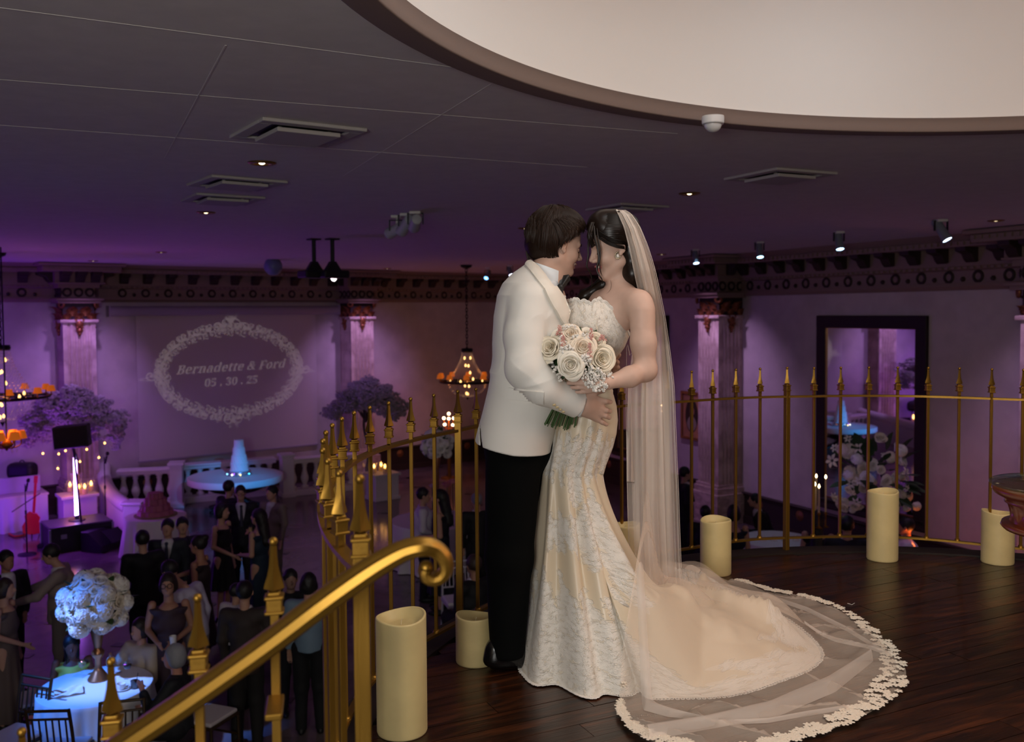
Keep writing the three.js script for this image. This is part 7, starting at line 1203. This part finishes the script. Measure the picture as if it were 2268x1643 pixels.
{ // place settings of the blue table
  const on = (x, y) => onLevel(x, y, tableY);
  const n0 = on(152, 1535), n = mesh('napkin', grid(16, 16, (u, v) => [V((u - 0.5) * 0.24, 0.012 + 0.014 * fbm(u * 4, v * 4, 2, 3) + 0.01 * Math.abs(Math.sin(u * 7 + v * 3)), (v - 0.5) * 0.2), u, v]), M.linen); n.material.side = THREE.DoubleSide; n.position.copy(n0); n.rotation.y = 0.5; tag(n, 'crumpled white napkin near the front of the blue table', 'napkin');
  const s0 = on(269, 1527), cs = thing('cup_and_saucer', 'white cup on a saucer right of the gold vase', 'cup', s0.toArray()); mesh('saucer', lathe([[0, 0.004], [0.04, 0.004], [0.075, 0.016], [0.077, 0.014], [0.045, 0], [0, 0]], 28), M.whitePaint, cs); mesh('cup', lathe([[0.02, 0.006], [0.036, 0.02], [0.043, 0.06], [0.04, 0.06], [0.03, 0.02], [0, 0.014]], 24), M.whitePaint, cs); mesh('handle', new THREE.TorusGeometry(0.018, 0.004, 6, 14).translate(0.054, 0.038, 0), M.whitePaint, cs);
  const d0 = on(298, 1524), dr = thing('tumbler', 'dark drink in a tumbler beside the cup', 'glass', d0.toArray()); mesh('glass', lathe([[0, 0], [0.034, 0], [0.04, 0.1], [0.038, 0.1], [0.032, 0.006], [0, 0.006]], 20), M.glass, dr); mesh('drink', cyl(0.035, 0.031, 0.07, 0, 0.042, 0, 20), std(0x120a0c, 0.15), dr); mesh('straw', limb(V(0.01, 0.02, 0), V(0.04, 0.15, 0.01), 0.003, 0.003), M.black, dr);
  [[182, 1497, 'half full wine glass before the woman in green'], [283, 1502, 'dark wine in a stemmed glass behind the cup'], [262, 1488, 'empty stemmed glass behind the gold vase']].forEach(([x, y, text], i) => { const p = on(x, y), w = thing('wine_glass', text, 'glass', p.toArray(), 0, 'stemmed glasses on the blue table'); mesh('stem', lathe([[0, 0], [0.035, 0], [0.034, 0.003], [0.004, 0.01], [0.004, 0.08]], 18), M.glass, w); mesh('bowl', lathe([[0.004, 0.08], [0.03, 0.1], [0.042, 0.14], [0.036, 0.19]], 20), M.glass, w); if (i < 2) mesh('wine', lathe([[0, 0.088], [0.026, 0.1], [0.038, 0.134], [0, 0.134]], 18), i ? std(0x14060a, 0.1) : phy(0xd8d090, 0.05, { transmission: 0.8, thickness: 0.03 }), w); });
  const m0 = on(200, 1506), mc = tag(mesh('menu_card', box(0.13, 0.003, 0.1), std(0xe8e6ee, 0.7)), 'white card lying behind the napkin on the blue table', 'card'); mc.position.copy(m0).setY(tableY + 0.002); mc.rotation.y = 0.3;
  const m1 = on(176, 1497), mc2 = tag(mesh('menu_card', box(0.12, 0.003, 0.08), std(0xc6d4ee, 0.7)), 'pale card at the far left edge of the blue table', 'card'); mc2.position.copy(m1).setY(tableY + 0.002); mc2.rotation.y = -0.2;
  const k0 = on(133, 1549), kn = tag(mesh('fork', [box(0.015, 0.003, 0.12, 0, 0.002, -0.05), box(0.024, 0.003, 0.03, 0, 0.002, 0.02)].concat([-1, 0, 1].map((q) => box(0.004, 0.003, 0.04, q * 0.008, 0.002, 0.05))), M.greyMetal), 'fork left of the crumpled napkin', 'cutlery'); kn.position.copy(k0); kn.rotation.y = 1.3;
}
// tables seen through the railing
{
  const t1 = at(965, 1090, 15.5); drapedTable('guest_table', 'round table with pink flowers behind the left railing bars', [t1.x, HALL_Y, t1.z], 0.75, 0.75, 12, 31);
  const c = at(968, 985, 15.2), f = thing('floral_centrepiece', 'ball of white flowers lit pale blue between the left railing bars', 'flowers', [c.x, HALL_Y + 0.75, c.z]), hh = c.y - HALL_Y - 0.75; mesh('vase', lathe([[0, 0], [0.1, 0], [0.03, 0.1], [0.025, hh - 0.4], [0.07, hh - 0.15], [0, hh - 0.2]], 20), std(0x9a6c4a, 0.3, { metalness: 0.75 }), f); flowerBall(f, V(0, hh, 0), 0.27, 36, 778, [M.petal]);
  [[958, 1073, 0.035, 'pale rose at the far left of the table row behind the railing'], [990, 1070, 0.05, 'larger pink rose left of the thick railing post'], [1003, 1063, 0.045, 'pink rose nearest to the thick railing post']].forEach(([x, y, s, text], i) => { const p = at(x, y + 3, 15.0), r = thing('table_rose', text, 'flower', [p.x, p.y, p.z]); const b = mesh('bloom', roseB, std([0xd9b8c4, 0xd07a8a, 0xd88a92][i], 0.7, { side: THREE.DoubleSide }), r); b.scale.setScalar(s * 1.6); mesh('stem', cyl(0.008, 0.008, p.y - HALL_Y - 0.75, 0, -(p.y - HALL_Y - 0.75) / 2, 0, 6), M.stem, r); });
  const t2 = at(1722, 1188, 14.0); drapedTable('guest_table', 'round table with white cloth left of the railing\'s right post', [t2.x, HALL_Y, t2.z], 0.55, 0.75, 12, 32);
  const t3 = at(1935, 1215, 12.9); drapedTable('guest_table', 'table with white cloth and fire-coloured light before the tall mirror', [t3.x, HALL_Y, t3.z], 0.62, 0.75, 12, 33);
  // folded napkins on the left one
  seed(9); for (let i = 0; i < 4; i++) { const p = at(1690 + i * 24, 1180, 13.9), n = mesh('napkin', lathe([[0, 0.1], [0.03, 0.08], [0.05, 0.02], [0.06, 0]], 8).translate(0, 0.0, 0), M.linen); n.position.set(p.x, HALL_Y + 0.75, p.z); tag(n, ['leftmost folded napkin on the white table right of the candle', 'second folded napkin from the left on that white table', 'third folded napkin from the left, behind a railing bar', 'rightmost folded napkin on the white table by the post'][i], 'napkin', 'folded napkins on the table behind the railing'); }
  // big arrangement before the mirror, lit warm from below
  const c2 = at(1938, 1050, 13.0), g = thing('floral_arrangement', 'large loose arrangement of white flowers and dark foliage before the tall mirror', 'flowers', [c2.x, HALL_Y + 0.75, c2.z]), h2 = c2.y - HALL_Y - 0.75;
  mesh('vase', lathe([[0, 0], [0.16, 0], [0.13, 0.05], [0.06, 0.12], [0.05, h2 * 0.4], [0.13, h2 - 0.35], [0.1, h2 - 0.3], [0, h2 - 0.4]], 24), std(0x5a3a1c, 0.35, { metalness: 0.6 }), g); seed(66);
  const lily = merge([0, 1, 2, 3, 4, 5].map((k) => grid(4, 7, (u, v) => { const s = u - 0.5; return [V(s * 0.5 * Math.sin(Math.PI * (0.1 + 0.85 * v)), 0.35 * v - 0.5 * Math.pow(v, 3), 0.2 + 0.9 * v), u, v]; }).rotateY(k * 1.047)));
  for (let i = 0; i < 74; i++) { const a = rr(0, 6.28), q = Math.pow(rnd(), 0.5), e = rr(-0.9, 1), d = V(Math.cos(a) * q * 0.62, e * 0.62 * Math.sqrt(1 - q * q * 0.5), Math.sin(a) * q * 0.5), m = mesh('bloom', [lily, roseB, hydr][i % 3], [M.petal, M.petalCream][i % 2], g); m.position.set(d.x, h2 + d.y, d.z + 0.05); m.scale.setScalar(rr(0.05, 0.1)); m.quaternion.setFromUnitVectors(V(0, 1, 0), d.clone().setZ(Math.abs(d.z) + 0.25).normalize()); }
  for (let i = 0; i < 60; i++) { const a = rr(0, 6.28), d = V(Math.cos(a) * rr(0.3, 1), rr(-0.7, 1), Math.sin(a)).normalize(), m = mesh('leaf', leafGeo, M.leaf, g); m.position.set(d.x * 0.42, h2 + d.y * 0.42, d.z * 0.36); m.scale.setScalar(rr(0.18, 0.34)); m.quaternion.setFromUnitVectors(V(0, 0, 1), d); }
  // tapers
  const cd = (x, y, d, L, text, group) => { const p = at(x, y, d), t = thing('taper_candle', text, 'candle', [p.x, p.y - L, p.z], 0, group); mesh('wax', cyl(0.012, 0.014, L, 0, L / 2, 0, 10), M.wax, t); mesh('flame', lathe([[0, 0], [0.012, 0.012], [0.014, 0.028], [0.005, 0.05], [0, 0.06]], 10).translate(0, L, 0), glow(0xffd9a0, 14), t); mesh('holder', lathe([[0, -0.2], [0.05, -0.2], [0.012, -0.17], [0.01, -0.03], [0.025, -0.01], [0.022, 0.02], [0, 0.02]], 14), M.brassDull, t); };
  cd(1808, 1058, 13.4, 0.5, 'tall lit taper left of the mirror flowers, highest on the left', 'tapers by the mirror'); cd(1829, 1060, 13.2, 0.5, 'lit taper just right of a railing bar by the mirror flowers', 'tapers by the mirror'); cd(1805, 1076, 13.0, 0.42, 'lit taper lowest on the left, by the mirror flowers', 'tapers by the mirror'); cd(1814, 1081, 12.8, 0.36, 'shortest lit taper by the mirror flowers', 'tapers by the mirror'); cd(1884, 1214, 12.6, 0.3, 'small lit candle low beside the tall pillar candle', 'tapers by the mirror');
  pointLight(0xff7a30, 2.2, [c2.x + 0.35, HALL_Y + 1.0, c2.z + 0.45], 6);  // unseen warm lamp, placed to light the mirror flowers and the seated guest
  // six lights of a candelabra by the back wall
  const k0 = at(994, 930, 23.5), cb = thing('candelabra', 'candelabra of six round lights glowing orange, left of the railing post', 'candelabra', [k0.x, HALL_Y, k0.z]), s = 23.5 / F;
  mesh('stand', [cyl(0.03, 0.05, k0.y - HALL_Y - 0.2, 0, (k0.y - HALL_Y - 0.2) / 2, 0, 12), cyl(0.2, 0.22, 0.04, 0, 0.02, 0, 20)], M.brassDull, cb);
  for (const [x, y] of [[994, 916], [983, 926], [994, 927], [1005, 926], [985, 940], [1003, 941]]) { const p = at(x, y, 23.5).sub(cb.position), a = mesh('arm', new THREE.TubeGeometry(curve([V(0, k0.y - HALL_Y - 0.25, 0), V(p.x * 0.7, p.y - 0.22, 0.02), V(p.x, p.y - 0.05, p.z)]), 10, 0.012, 6), M.brassDull, cb), b = mesh('bulb', sph(0.036, 0, 0, 0, 14, 10), glow(0xffc890, 16), a); b.position.copy(p); }
  pointLight(0xff7a30, 1.2, [k0.x, k0.y, k0.z + 0.1], 8);
}
// ------------------------------------------------------------------ guests in the hall
function guest(o) {
  const [px, py, d] = o.at, head = at(px, py, d), t = thing('person', o.label, 'person', [head.x, HALL_Y, head.z], 0);
  t.rotation.y = (o.face ?? 0) * Math.PI / 180;
  const H = head.y - HALL_Y, S = o.seated ? H / 1.3 : H / 1.74, sh = o.seated ? -0.44 : 0, L = (x, y, z) => [x * S, y * S, z * S], lean = o.lean ?? 0;
  const up = (x, y, z) => L(x, y + sh, z + lean * (y - 0.95)), fem = o.fem, W = fem ? 0.165 : 0.195;
  const pose = { down: [[0.03, 1.14, -0.02], [0.02, 0.9, 0.05]], cup: [[0.06, 1.13, -0.03], [-0.08, 1.08, 0.24]], bent: [[0.05, 1.14, 0.0], [-0.1, 1.0, 0.2]], reach: [[0.1, 1.2, 0.2], [0.05, 1.12, 0.48]], table: [[0.06, 1.12, 0.08], [-0.06, 1.1, 0.32]], raised: [[0.1, 1.16, 0.16], [0.0, 1.34, 0.26]] };
  const arms = [o.right ?? 'down', o.left ?? 'down'].map((k, i) => { const s = i ? 1 : -1, [e, w] = pose[k]; return { s, sh: up(s * W, 1.4, 0), el: up(s * (W + e[0]), e[1], e[2]), wr: up(s * (W + w[0]), w[1], w[2]) }; });
  const hips = [-1, 1].map((s) => ({ s, hip: L(s * 0.09, 0.93 + sh, 0), kn: o.seated ? L(s * 0.11, 0.5, 0.4) : L(s * 0.095, 0.5, 0.02), an: o.seated ? L(s * 0.11, 0.09, 0.38) : L(s * 0.1, 0.09, -0.01) }));
  const hc = up(0, 1.61, 0.02 + (o.nod ?? 0) * 0.3), nod = o.nod ?? 0;
  const C = (l, a, b, r0, r1) => l.push({ a, b, r0: r0 * S, r1: (r1 ?? r0) * S });
  // skin
  const sk = []; C(sk, up(0, 1.42, -0.01), [hc[0], hc[1] - 0.06 * S, hc[2] - 0.02 * S], 0.052, 0.048);
  const bare = o.outfit === 'dress';
  for (const a of arms) {
    if (bare) { C(sk, a.sh, a.el, 0.042, 0.036); C(sk, a.el, a.wr, 0.036, 0.024); } else C(sk, a.el.map((q, i) => lerp(q, a.wr[i], 0.6)), a.wr, 0.026, 0.023);
    const dx = a.wr.map((q, i) => q - a.el[i]), n = Math.hypot(...dx), dr = dx.map((q) => q / n), P = (f, s, u) => [a.wr[0] + dr[0] * f * S + s * S * (1 - Math.abs(dr[0])), a.wr[1] + dr[1] * f * S + u * S, a.wr[2] + dr[2] * f * S + s * S * Math.abs(dr[0])];
    C(sk, P(0.02, -0.012, 0), P(0.07, -0.016, 0), 0.018, 0.014); C(sk, P(0.02, 0.012, 0), P(0.07, 0.016, 0), 0.018, 0.014);
    for (const [s, l] of [[-0.028, 0.13], [-0.01, 0.15], [0.01, 0.145], [0.028, 0.125]]) C(sk, P(0.075, s * 0.9, 0), P(l, s * 1.15, -0.02), 0.0095, 0.008); C(sk, P(0.03, 0.02 * -a.s, 0.012), P(0.085, 0.035 * -a.s, 0.03), 0.012, 0.009);
  }
  for (const h of hips) { C(sk, h.hip, h.kn, 0.07, 0.05); C(sk, h.kn, h.an, 0.048, 0.034); } C(sk, L(0, 1.0 + sh, 0), up(0, 1.32, 0), 0.1, 0.11);
  const capsF = (l, k) => (x, y, z) => { let q = 9; for (const c of l) q = smin(q, sdCap(x, y, z, c.a, c.b, c.r0, c.r1), k); return q; };
  const skF = capsF(sk, 0.012), E = (x, y, z, cx, cy, cz, a, b, c) => { const cs = Math.cos(nod), sn = Math.sin(nod), dy = y - hc[1], dz = z - hc[2]; return sdEll((x - hc[0]) / S, (dy * cs + dz * sn) / S, (-dy * sn + dz * cs) / S, [cx, cy, cz], [a, b, c]) * S; };
  const bodyF = (x, y, z) => { let q = E(x, y, z, 0, 0.01, -0.01, 0.074, 0.1, 0.094); q = smin(q, E(x, y, z, 0, -0.06, 0.035, 0.052, 0.055, 0.05), 0.03); q = smin(q, E(x, y, z, 0, -0.02, 0.098, 0.013, 0.024, 0.017), 0.012); q = smax(q, -E(Math.abs(x - hc[0]) + hc[0], y, z, 0.03, 0.01, 0.092, 0.014, 0.009, 0.012), 0.01); q = smax(q, -E(x, y, z, 0, -0.066, 0.09, 0.022, 0.005, 0.01), 0.006); q = smin(q, E(Math.abs(x - hc[0]) + hc[0], y, z, 0.076, -0.01, -0.005, 0.012, 0.03, 0.018), 0.008); return smin(q, skF(x, y, z), 0.012); };
  const hw = 0.62 * S, lo = [-hw, 0.01, -0.5 * S], hi = [hw, H + 0.04, 0.75 * S], cell = 0.0125;
  mesh('body', surfaceNet(bodyF, lo, hi, cell), std(o.skin ?? 0xb98d74, 0.6), t);
  // hair
  const hairF = (x, y, z) => { let q = E(x, y, z, 0, 0.028, -0.022, 0.086, 0.1, 0.1); q = smax(q, -E(x, y, z, 0, -0.075, 0.085, 0.085, 0.115, 0.09), 0.015);
    if (o.hair === 'long') { q = smin(q, sdCap(x, y, z, [hc[0], hc[1], hc[2] - 0.06 * S], up(0, 1.28, -0.11), 0.085 * S, 0.075 * S), 0.03); } else if (o.hair === 'bun') q = smin(q, E(x, y, z, 0, 0.09, -0.09, 0.05, 0.045, 0.05), 0.01); else if (o.hair === 'bob') q = smin(q, E(x, y, z, 0, -0.03, -0.035, 0.098, 0.085, 0.085), 0.03);
    q = smax(q, -E(x, y, z, 0, -0.08, 0.1, 0.066, 0.1, 0.07), 0.012); return q + 0.006 * (noise3(x * 40, y * 25, z * 40) - 0.5); };
  mesh('hair', surfaceNet(hairF, [-0.2 * S, hc[1] - 0.5 * S, hc[2] - 0.3 * S], [0.2 * S, hc[1] + 0.22 * S, hc[2] + 0.2 * S], cell), std(o.hairCol ?? 0x120d0a, 0.55), t);
  // clothes
  const top = []; C(top, up(-W * 0.72, 1.37, -0.005), up(W * 0.72, 1.37, -0.005), 0.085); C(top, up(0, 1.3, 0), up(0, 1.0, 0), fem ? 0.125 : 0.15, fem ? 0.11 : 0.14); C(top, up(-0.06, 1.2, 0.01), up(0.06, 1.2, 0.01), fem ? 0.115 : 0.13);
  if (!bare) for (const a of arms) { C(top, a.sh, a.el, 0.066, 0.056); C(top, a.el, a.el.map((q, i) => lerp(q, a.wr[i], 0.92)), 0.054, 0.042); }
  const tf = capsF(top, 0.03), neckH = up(0, bare ? 1.37 : 1.455, 0)[1], wob = (x, y, z) => 0.012 * (noise3(x * 12, y * 9, z * 12) - 0.5);
  if (o.outfit === 'dress') {
    const hemY = o.seated ? 0.42 * S : (o.hem ?? 0.35) * S, wst = L(0, 1.02 + sh, 0), sf = (x, y, z) => { const q = clamp((wst[1] - y) / (wst[1] - hemY || 1)); return (Math.hypot(x / 1.15, z) - lerp(0.11, 0.19, q) * S) * 0.9 + 0.012 * Math.sin(Math.atan2(z, x) * 9) * q; };
    const seatF = o.seated ? capsF(hips.map((h) => ({ a: h.hip, b: h.kn, r0: 0.11 * S, r1: 0.09 * S })), 0.06) : null;
    mesh('dress', surfaceNet((x, y, z) => { let q = smax(tf(x, y, z), y - neckH, 0.01); if (seatF) q = smin(q, seatF(x, y, z), 0.04); else q = smin(q, smax(smax(sf(x, y, z), hemY - y, 0.01), y - wst[1] - 0.04, 0.01), 0.04); return q + wob(x, y, z); }, lo, hi, cell), std(o.top, 0.75), t);
  } else {
    const hemY = L(0, o.outfit === 'suit' ? 0.8 + sh : 0.92 + sh, 0)[1], sk2 = capsF([{ a: L(0, 1.02 + sh, 0), b: L(0, 0.86 + sh, 0), r0: 0.15 * S, r1: 0.165 * S }], 0.03);
    mesh(o.outfit === 'suit' ? 'jacket' : 'shirt', surfaceNet((x, y, z) => { let q = smin(tf(x, y, z), sk2(x, y, z), 0.04); q = smax(q, y - neckH, 0.01); if (o.outfit === 'suit') q = smax(q, -(Math.max(Math.abs(x) - (y - up(0, 1.1, 0)[1]) * 0.24, up(0, 1.1, 0)[1] - y, -(z - 0.03))), 0.006); return smax(q, hemY - y, 0.01) + wob(x, y, z); }, lo, hi, cell), std(o.top, 0.75), t);
    if (o.outfit === 'suit') { const a = [{ a: up(0, 1.4, 0.02), b: up(0, 1.12, 0.035), r0: 0.085 * S, r1: 0.11 * S }]; mesh('shirt', surfaceNet((x, y, z) => smax(capsF(a, 0.02)(x, y, z), y - up(0, 1.47, 0)[1], 0.01), [-0.2 * S, up(0, 1.0, 0)[1], -0.2 * S], [0.2 * S, up(0, 1.52, 0)[1], 0.25 * S], cell), std(0xc9c6c8, 0.7), t); const q = up(0, 1.42, 0.118), r = up(0, 1.12, 0.158); if (o.tie) mesh('tie', [limb(V(...q), V(...r), 0.017 * S, 0.034 * S, 6), sph(0.024 * S, ...q, 8, 6)], std(o.tie, 0.6), t); }
    const lg = []; for (const h of hips) { C(lg, h.hip, h.kn, 0.098, 0.076); C(lg, h.kn, [h.an[0], 0.06 * S, h.an[2]], 0.074, 0.056); } C(lg, L(-0.04, 0.95 + sh, 0), L(0.04, 0.95 + sh, 0), 0.125); const lf = capsF(lg, 0.03);
    mesh('trousers', surfaceNet((x, y, z) => smax(lf(x, y, z) + wob(x, y, z), 0.05 - y, 0.01), lo, [hi[0], (1.08 + sh) * S, hi[2]], cell), std(o.bottom ?? 0x0e0e12, 0.8), t);
  }
  for (const h of hips) mesh('shoe', surfaceNet((x, y, z) => smax(smin(sdEll(x, y, z, [h.an[0], 0.035, h.an[2] + 0.06], [0.045, 0.042, 0.13]), sdEll(x, y, z, [h.an[0], 0.07, h.an[2]], [0.04, 0.05, 0.05]), 0.02), 0.003 - y, 0.003), [h.an[0] - 0.08, -0.02, h.an[2] - 0.12], [h.an[0] + 0.08, 0.16, h.an[2] + 0.22], 0.014), M.black, t);
  if (o.cup) { const w = arms[o.cup === 'left' ? 1 : 0].wr, p = V(...w).add(V(0, 0.03, 0.09)).applyAxisAngle(V(0, 1, 0), t.rotation.y).add(t.position); const c = thing('drink', o.cupLabel, 'glass', p.toArray()); mesh('cup', lathe([[0, -0.045], [0.028, -0.045], [0.034, 0.05], [0.031, 0.05], [0.025, -0.04], [0, -0.04]], 16), o.cupMat ?? M.glass, c); mesh('liquid', cyl(0.029, 0.026, 0.06, 0, -0.01, 0, 14), o.cupFill ?? std(0xc8b070, 0.2), c); }
  if (o.glasses) { const g = []; for (const s of [-1, 1]) g.push(new THREE.TorusGeometry(0.024 * S, 0.003, 5, 14).translate(hc[0] + s * 0.033 * S, hc[1] + 0.01 * S, hc[2] + 0.106 * S)); g.push(box(0.02 * S, 0.004, 0.004, hc[0], hc[1] + 0.012 * S, hc[2] + 0.108 * S)); mesh('glasses', merge(g), M.black, t); }
  return t;
}
const GUESTS = [
  { at: [506, 1062, 14.3], face: 150, outfit: 'suit', top: 0x0c0c10, right: 'bent', label: 'person in black suit seen from behind under the tall cake' },
  { at: [532, 1073, 13.8], face: 20, outfit: 'suit', top: 0x101318, tie: 0x222633, left: 'cup', glasses: true, cup: 'left', cupLabel: 'drink in the hand of the suited guest below the tall cake', label: 'person in dark suit and tie facing the camera below the tall cake' },
  { at: [490, 1112, 12.6], face: 75, outfit: 'dress', fem: true, hair: 'bob', top: 0x08080a, right: 'bent', hem: 0.5, label: 'person in knee length black dress with a bare arm bent, below the cake' },
  { at: [573, 1124, 12.2], face: 250, outfit: 'dress', fem: true, hair: 'long', hairCol: 0x160e08, top: 0x0b2436, left: 'cup', hem: 0.25, label: 'person in long teal blue dress with long dark hair below the cake table' },
  { at: [603, 1073, 13.9], face: 330, outfit: 'suit', top: 0x7a6c60, bottom: 0x6a5e55, right: 'cup', hairCol: 0x0c0908, label: 'person in beige suit with short dark hair right of the cake group' },
  { at: [315, 1172, 11.0], face: 215, outfit: 'suit', top: 0x09090b, right: 'bent', label: 'tall person in black suit seen from behind, right of the white flower ball' },
  { at: [371, 1147, 11.7], face: 10, outfit: 'suit', top: 0x1e222a, tie: 0x2a3048, label: 'person in grey suit with blue tie facing the camera, below the pink cake' },
  { at: [403, 1143, 11.9], face: 25, outfit: 'shirt', top: 0x17161a, label: 'person in dark shirt beside the guest with blue tie' },
  { at: [441, 1183, 10.8], face: 265, outfit: 'dress', fem: true, hair: 'bun', hairCol: 0x1a100a, skin: 0xa8765c, top: 0x2b1d20, right: 'reach', label: 'person with dark hair in a bun reaching out a bare arm' },
  { at: [428, 1245, 9.65], face: 250, nod: 0.5, lean: 0.25, outfit: 'shirt', top: 0xb9b2c6, bottom: 0x8d8894, left: 'bent', label: 'person in pale lilac shirt with head bowed to the left' },
  { at: [372, 1266, 9.2], face: 12, outfit: 'dress', fem: true, hair: 'bob', hairCol: 0x23150f, skin: 0xa87a64, top: 0x3a2630, right: 'cup', left: 'cup', glasses: true, cup: 'left', cupMat: M.whitePaint, cupLabel: 'white cup held by the guest with glasses', hem: 0.4, label: 'person with glasses in dark patterned dress holding a white cup' },
  { at: [541, 1284, 8.9], face: 185, outfit: 'suit', top: 0x2e2420, bottom: 0x14110f, right: 'bent', label: 'person in brown suit seen from behind, left of the stair spear' },
  { at: [683, 1266, 9.2], face: 190, outfit: 'shirt', top: 0x6d8494, bottom: 0x08090c, hair: 'bob', right: 'bent', label: 'person in light blue shirt seen from behind, below the handrail' },
  { at: [643, 1258, 9.7], face: 20, outfit: 'shirt', top: 0x0d0d10, skin: 0x8d6a58, label: 'dark haired person behind the guest in light blue shirt' },
  { at: [522, 1290, 9.8], face: 160, outfit: 'shirt', top: 0xbfb6b8, label: 'person in white shirt behind the guest in brown suit' },
  { at: [133, 1202, 10.4], face: 285, nod: 0.3, outfit: 'suit', top: 0x8a7a70, bottom: 0x6d625c, left: 'reach', right: 'reach', hairCol: 0x15100c, label: 'person in tan suit reaching out to the left, on the purple floor' },
  { at: [12, 1216, 10.2], face: 60, outfit: 'suit', top: 0x0b0b0d, skin: 0xa0705a, left: 'bent', label: 'person in black suit at the left edge facing the tan suit' },
  { at: [8, 1278, 9.3], face: 95, outfit: 'dress', fem: true, hair: 'bob', hairCol: 0x2b1c14, top: 0x5d4e48, right: 'bent', hem: 0.15, label: 'person in long floral dress cut by the left edge' },
  { at: [158, 1398, 9.0], face: 25, seated: true, nod: 0.25, outfit: 'dress', fem: true, hair: 'long', hairCol: 0x0a0808, skin: 0x6b4434, top: 0xb4c85a, right: 'table', left: 'table', label: 'seated person in sleeveless lime green top with long black hair' },
  { at: [311, 1366, 9.2], face: 335, seated: true, outfit: 'shirt', fem: true, hair: 'bob', hairCol: 0x1c120d, skin: 0xb07f68, top: 0xb5a592, right: 'raised', left: 'table', label: 'seated person in cream knit top behind the blue table' },
  { at: [388, 1424, 8.35], face: 275, seated: true, outfit: 'shirt', fem: true, hair: 'bob', hairCol: 0x8b8d92, top: 0x14171b, right: 'table', left: 'raised', skin: 0xb98470, label: 'seated elderly person with grey hair in dark jacket, in profile' },
  { at: [936, 1078, 13.5], face: 95, outfit: 'shirt', top: 0xc7c0cc, bottom: 0x0a0a0c, right: 'bent', label: 'person in white shirt sleeves between two railing bars' },
  { at: [975, 1082, 12.9], face: 265, outfit: 'dress', fem: true, hair: 'long', top: 0x0b0e16, left: 'cup', hem: 0.3, label: 'person in dark dress left of the thick railing post' },
  { at: [1056, 1090, 13.3], face: 200, outfit: 'suit', top: 0x0b0c10, hairCol: 0x77757c, label: 'grey haired person in dark suit right of the thick railing post' },
  { at: [1050, 1226, 10.9], face: 215, seated: true, outfit: 'suit', top: 0x0c0e12, hairCol: 0x3a2d24, skin: 0xa5785f, label: 'seated person in dark suit low beside the groom\'s trousers' },
  { at: [1516, 1032, 15.2], face: 100, outfit: 'suit', top: 0x0b0c10, tie: 0x303038, label: 'person in dark suit at the edge of the hanging veil' },
  { at: [1625, 1116, 12.2], face: 185, outfit: 'dress', fem: true, hair: 'bob', top: 0x0a1622, hem: 0.3, label: 'person in dark blue dress seen from behind, above the pillar candle' },
  { at: [1562, 1118, 12.8], face: 160, outfit: 'suit', top: 0x09090b, label: 'person in black suit between the veil and the dark blue dress' },
  { at: [1699, 1092, 15.1], face: 260, seated: true, lean: 0.3, outfit: 'suit', top: 0x0b0b0e, left: 'table', hairCol: 0x0a0808, label: 'seated person in black leaning left over the white table' },
  { at: [1812, 1128, 13.0], face: 150, seated: true, outfit: 'dress', fem: true, hair: 'long', hairCol: 0x0d0907, top: 0x0b0a0c, label: 'seated person with long dark hair left of the tall pillar candle' },
  { at: [1876, 1140, 12.4], face: 165, seated: true, outfit: 'suit', top: 0x0a0a0c, hairCol: 0x0b0807, label: 'seated person in black below the mirror flowers' },
  { at: [2008, 1143, 12.6], face: 250, seated: true, outfit: 'shirt', top: 0xd4cdd4, hairCol: 0x14100e, skin: 0xb07a5c, left: 'table', label: 'seated person in white shirt in warm light, right of the pillar candle' },
];
for (const g of GUESTS) guest(g);
renderer.render(scene, camera);
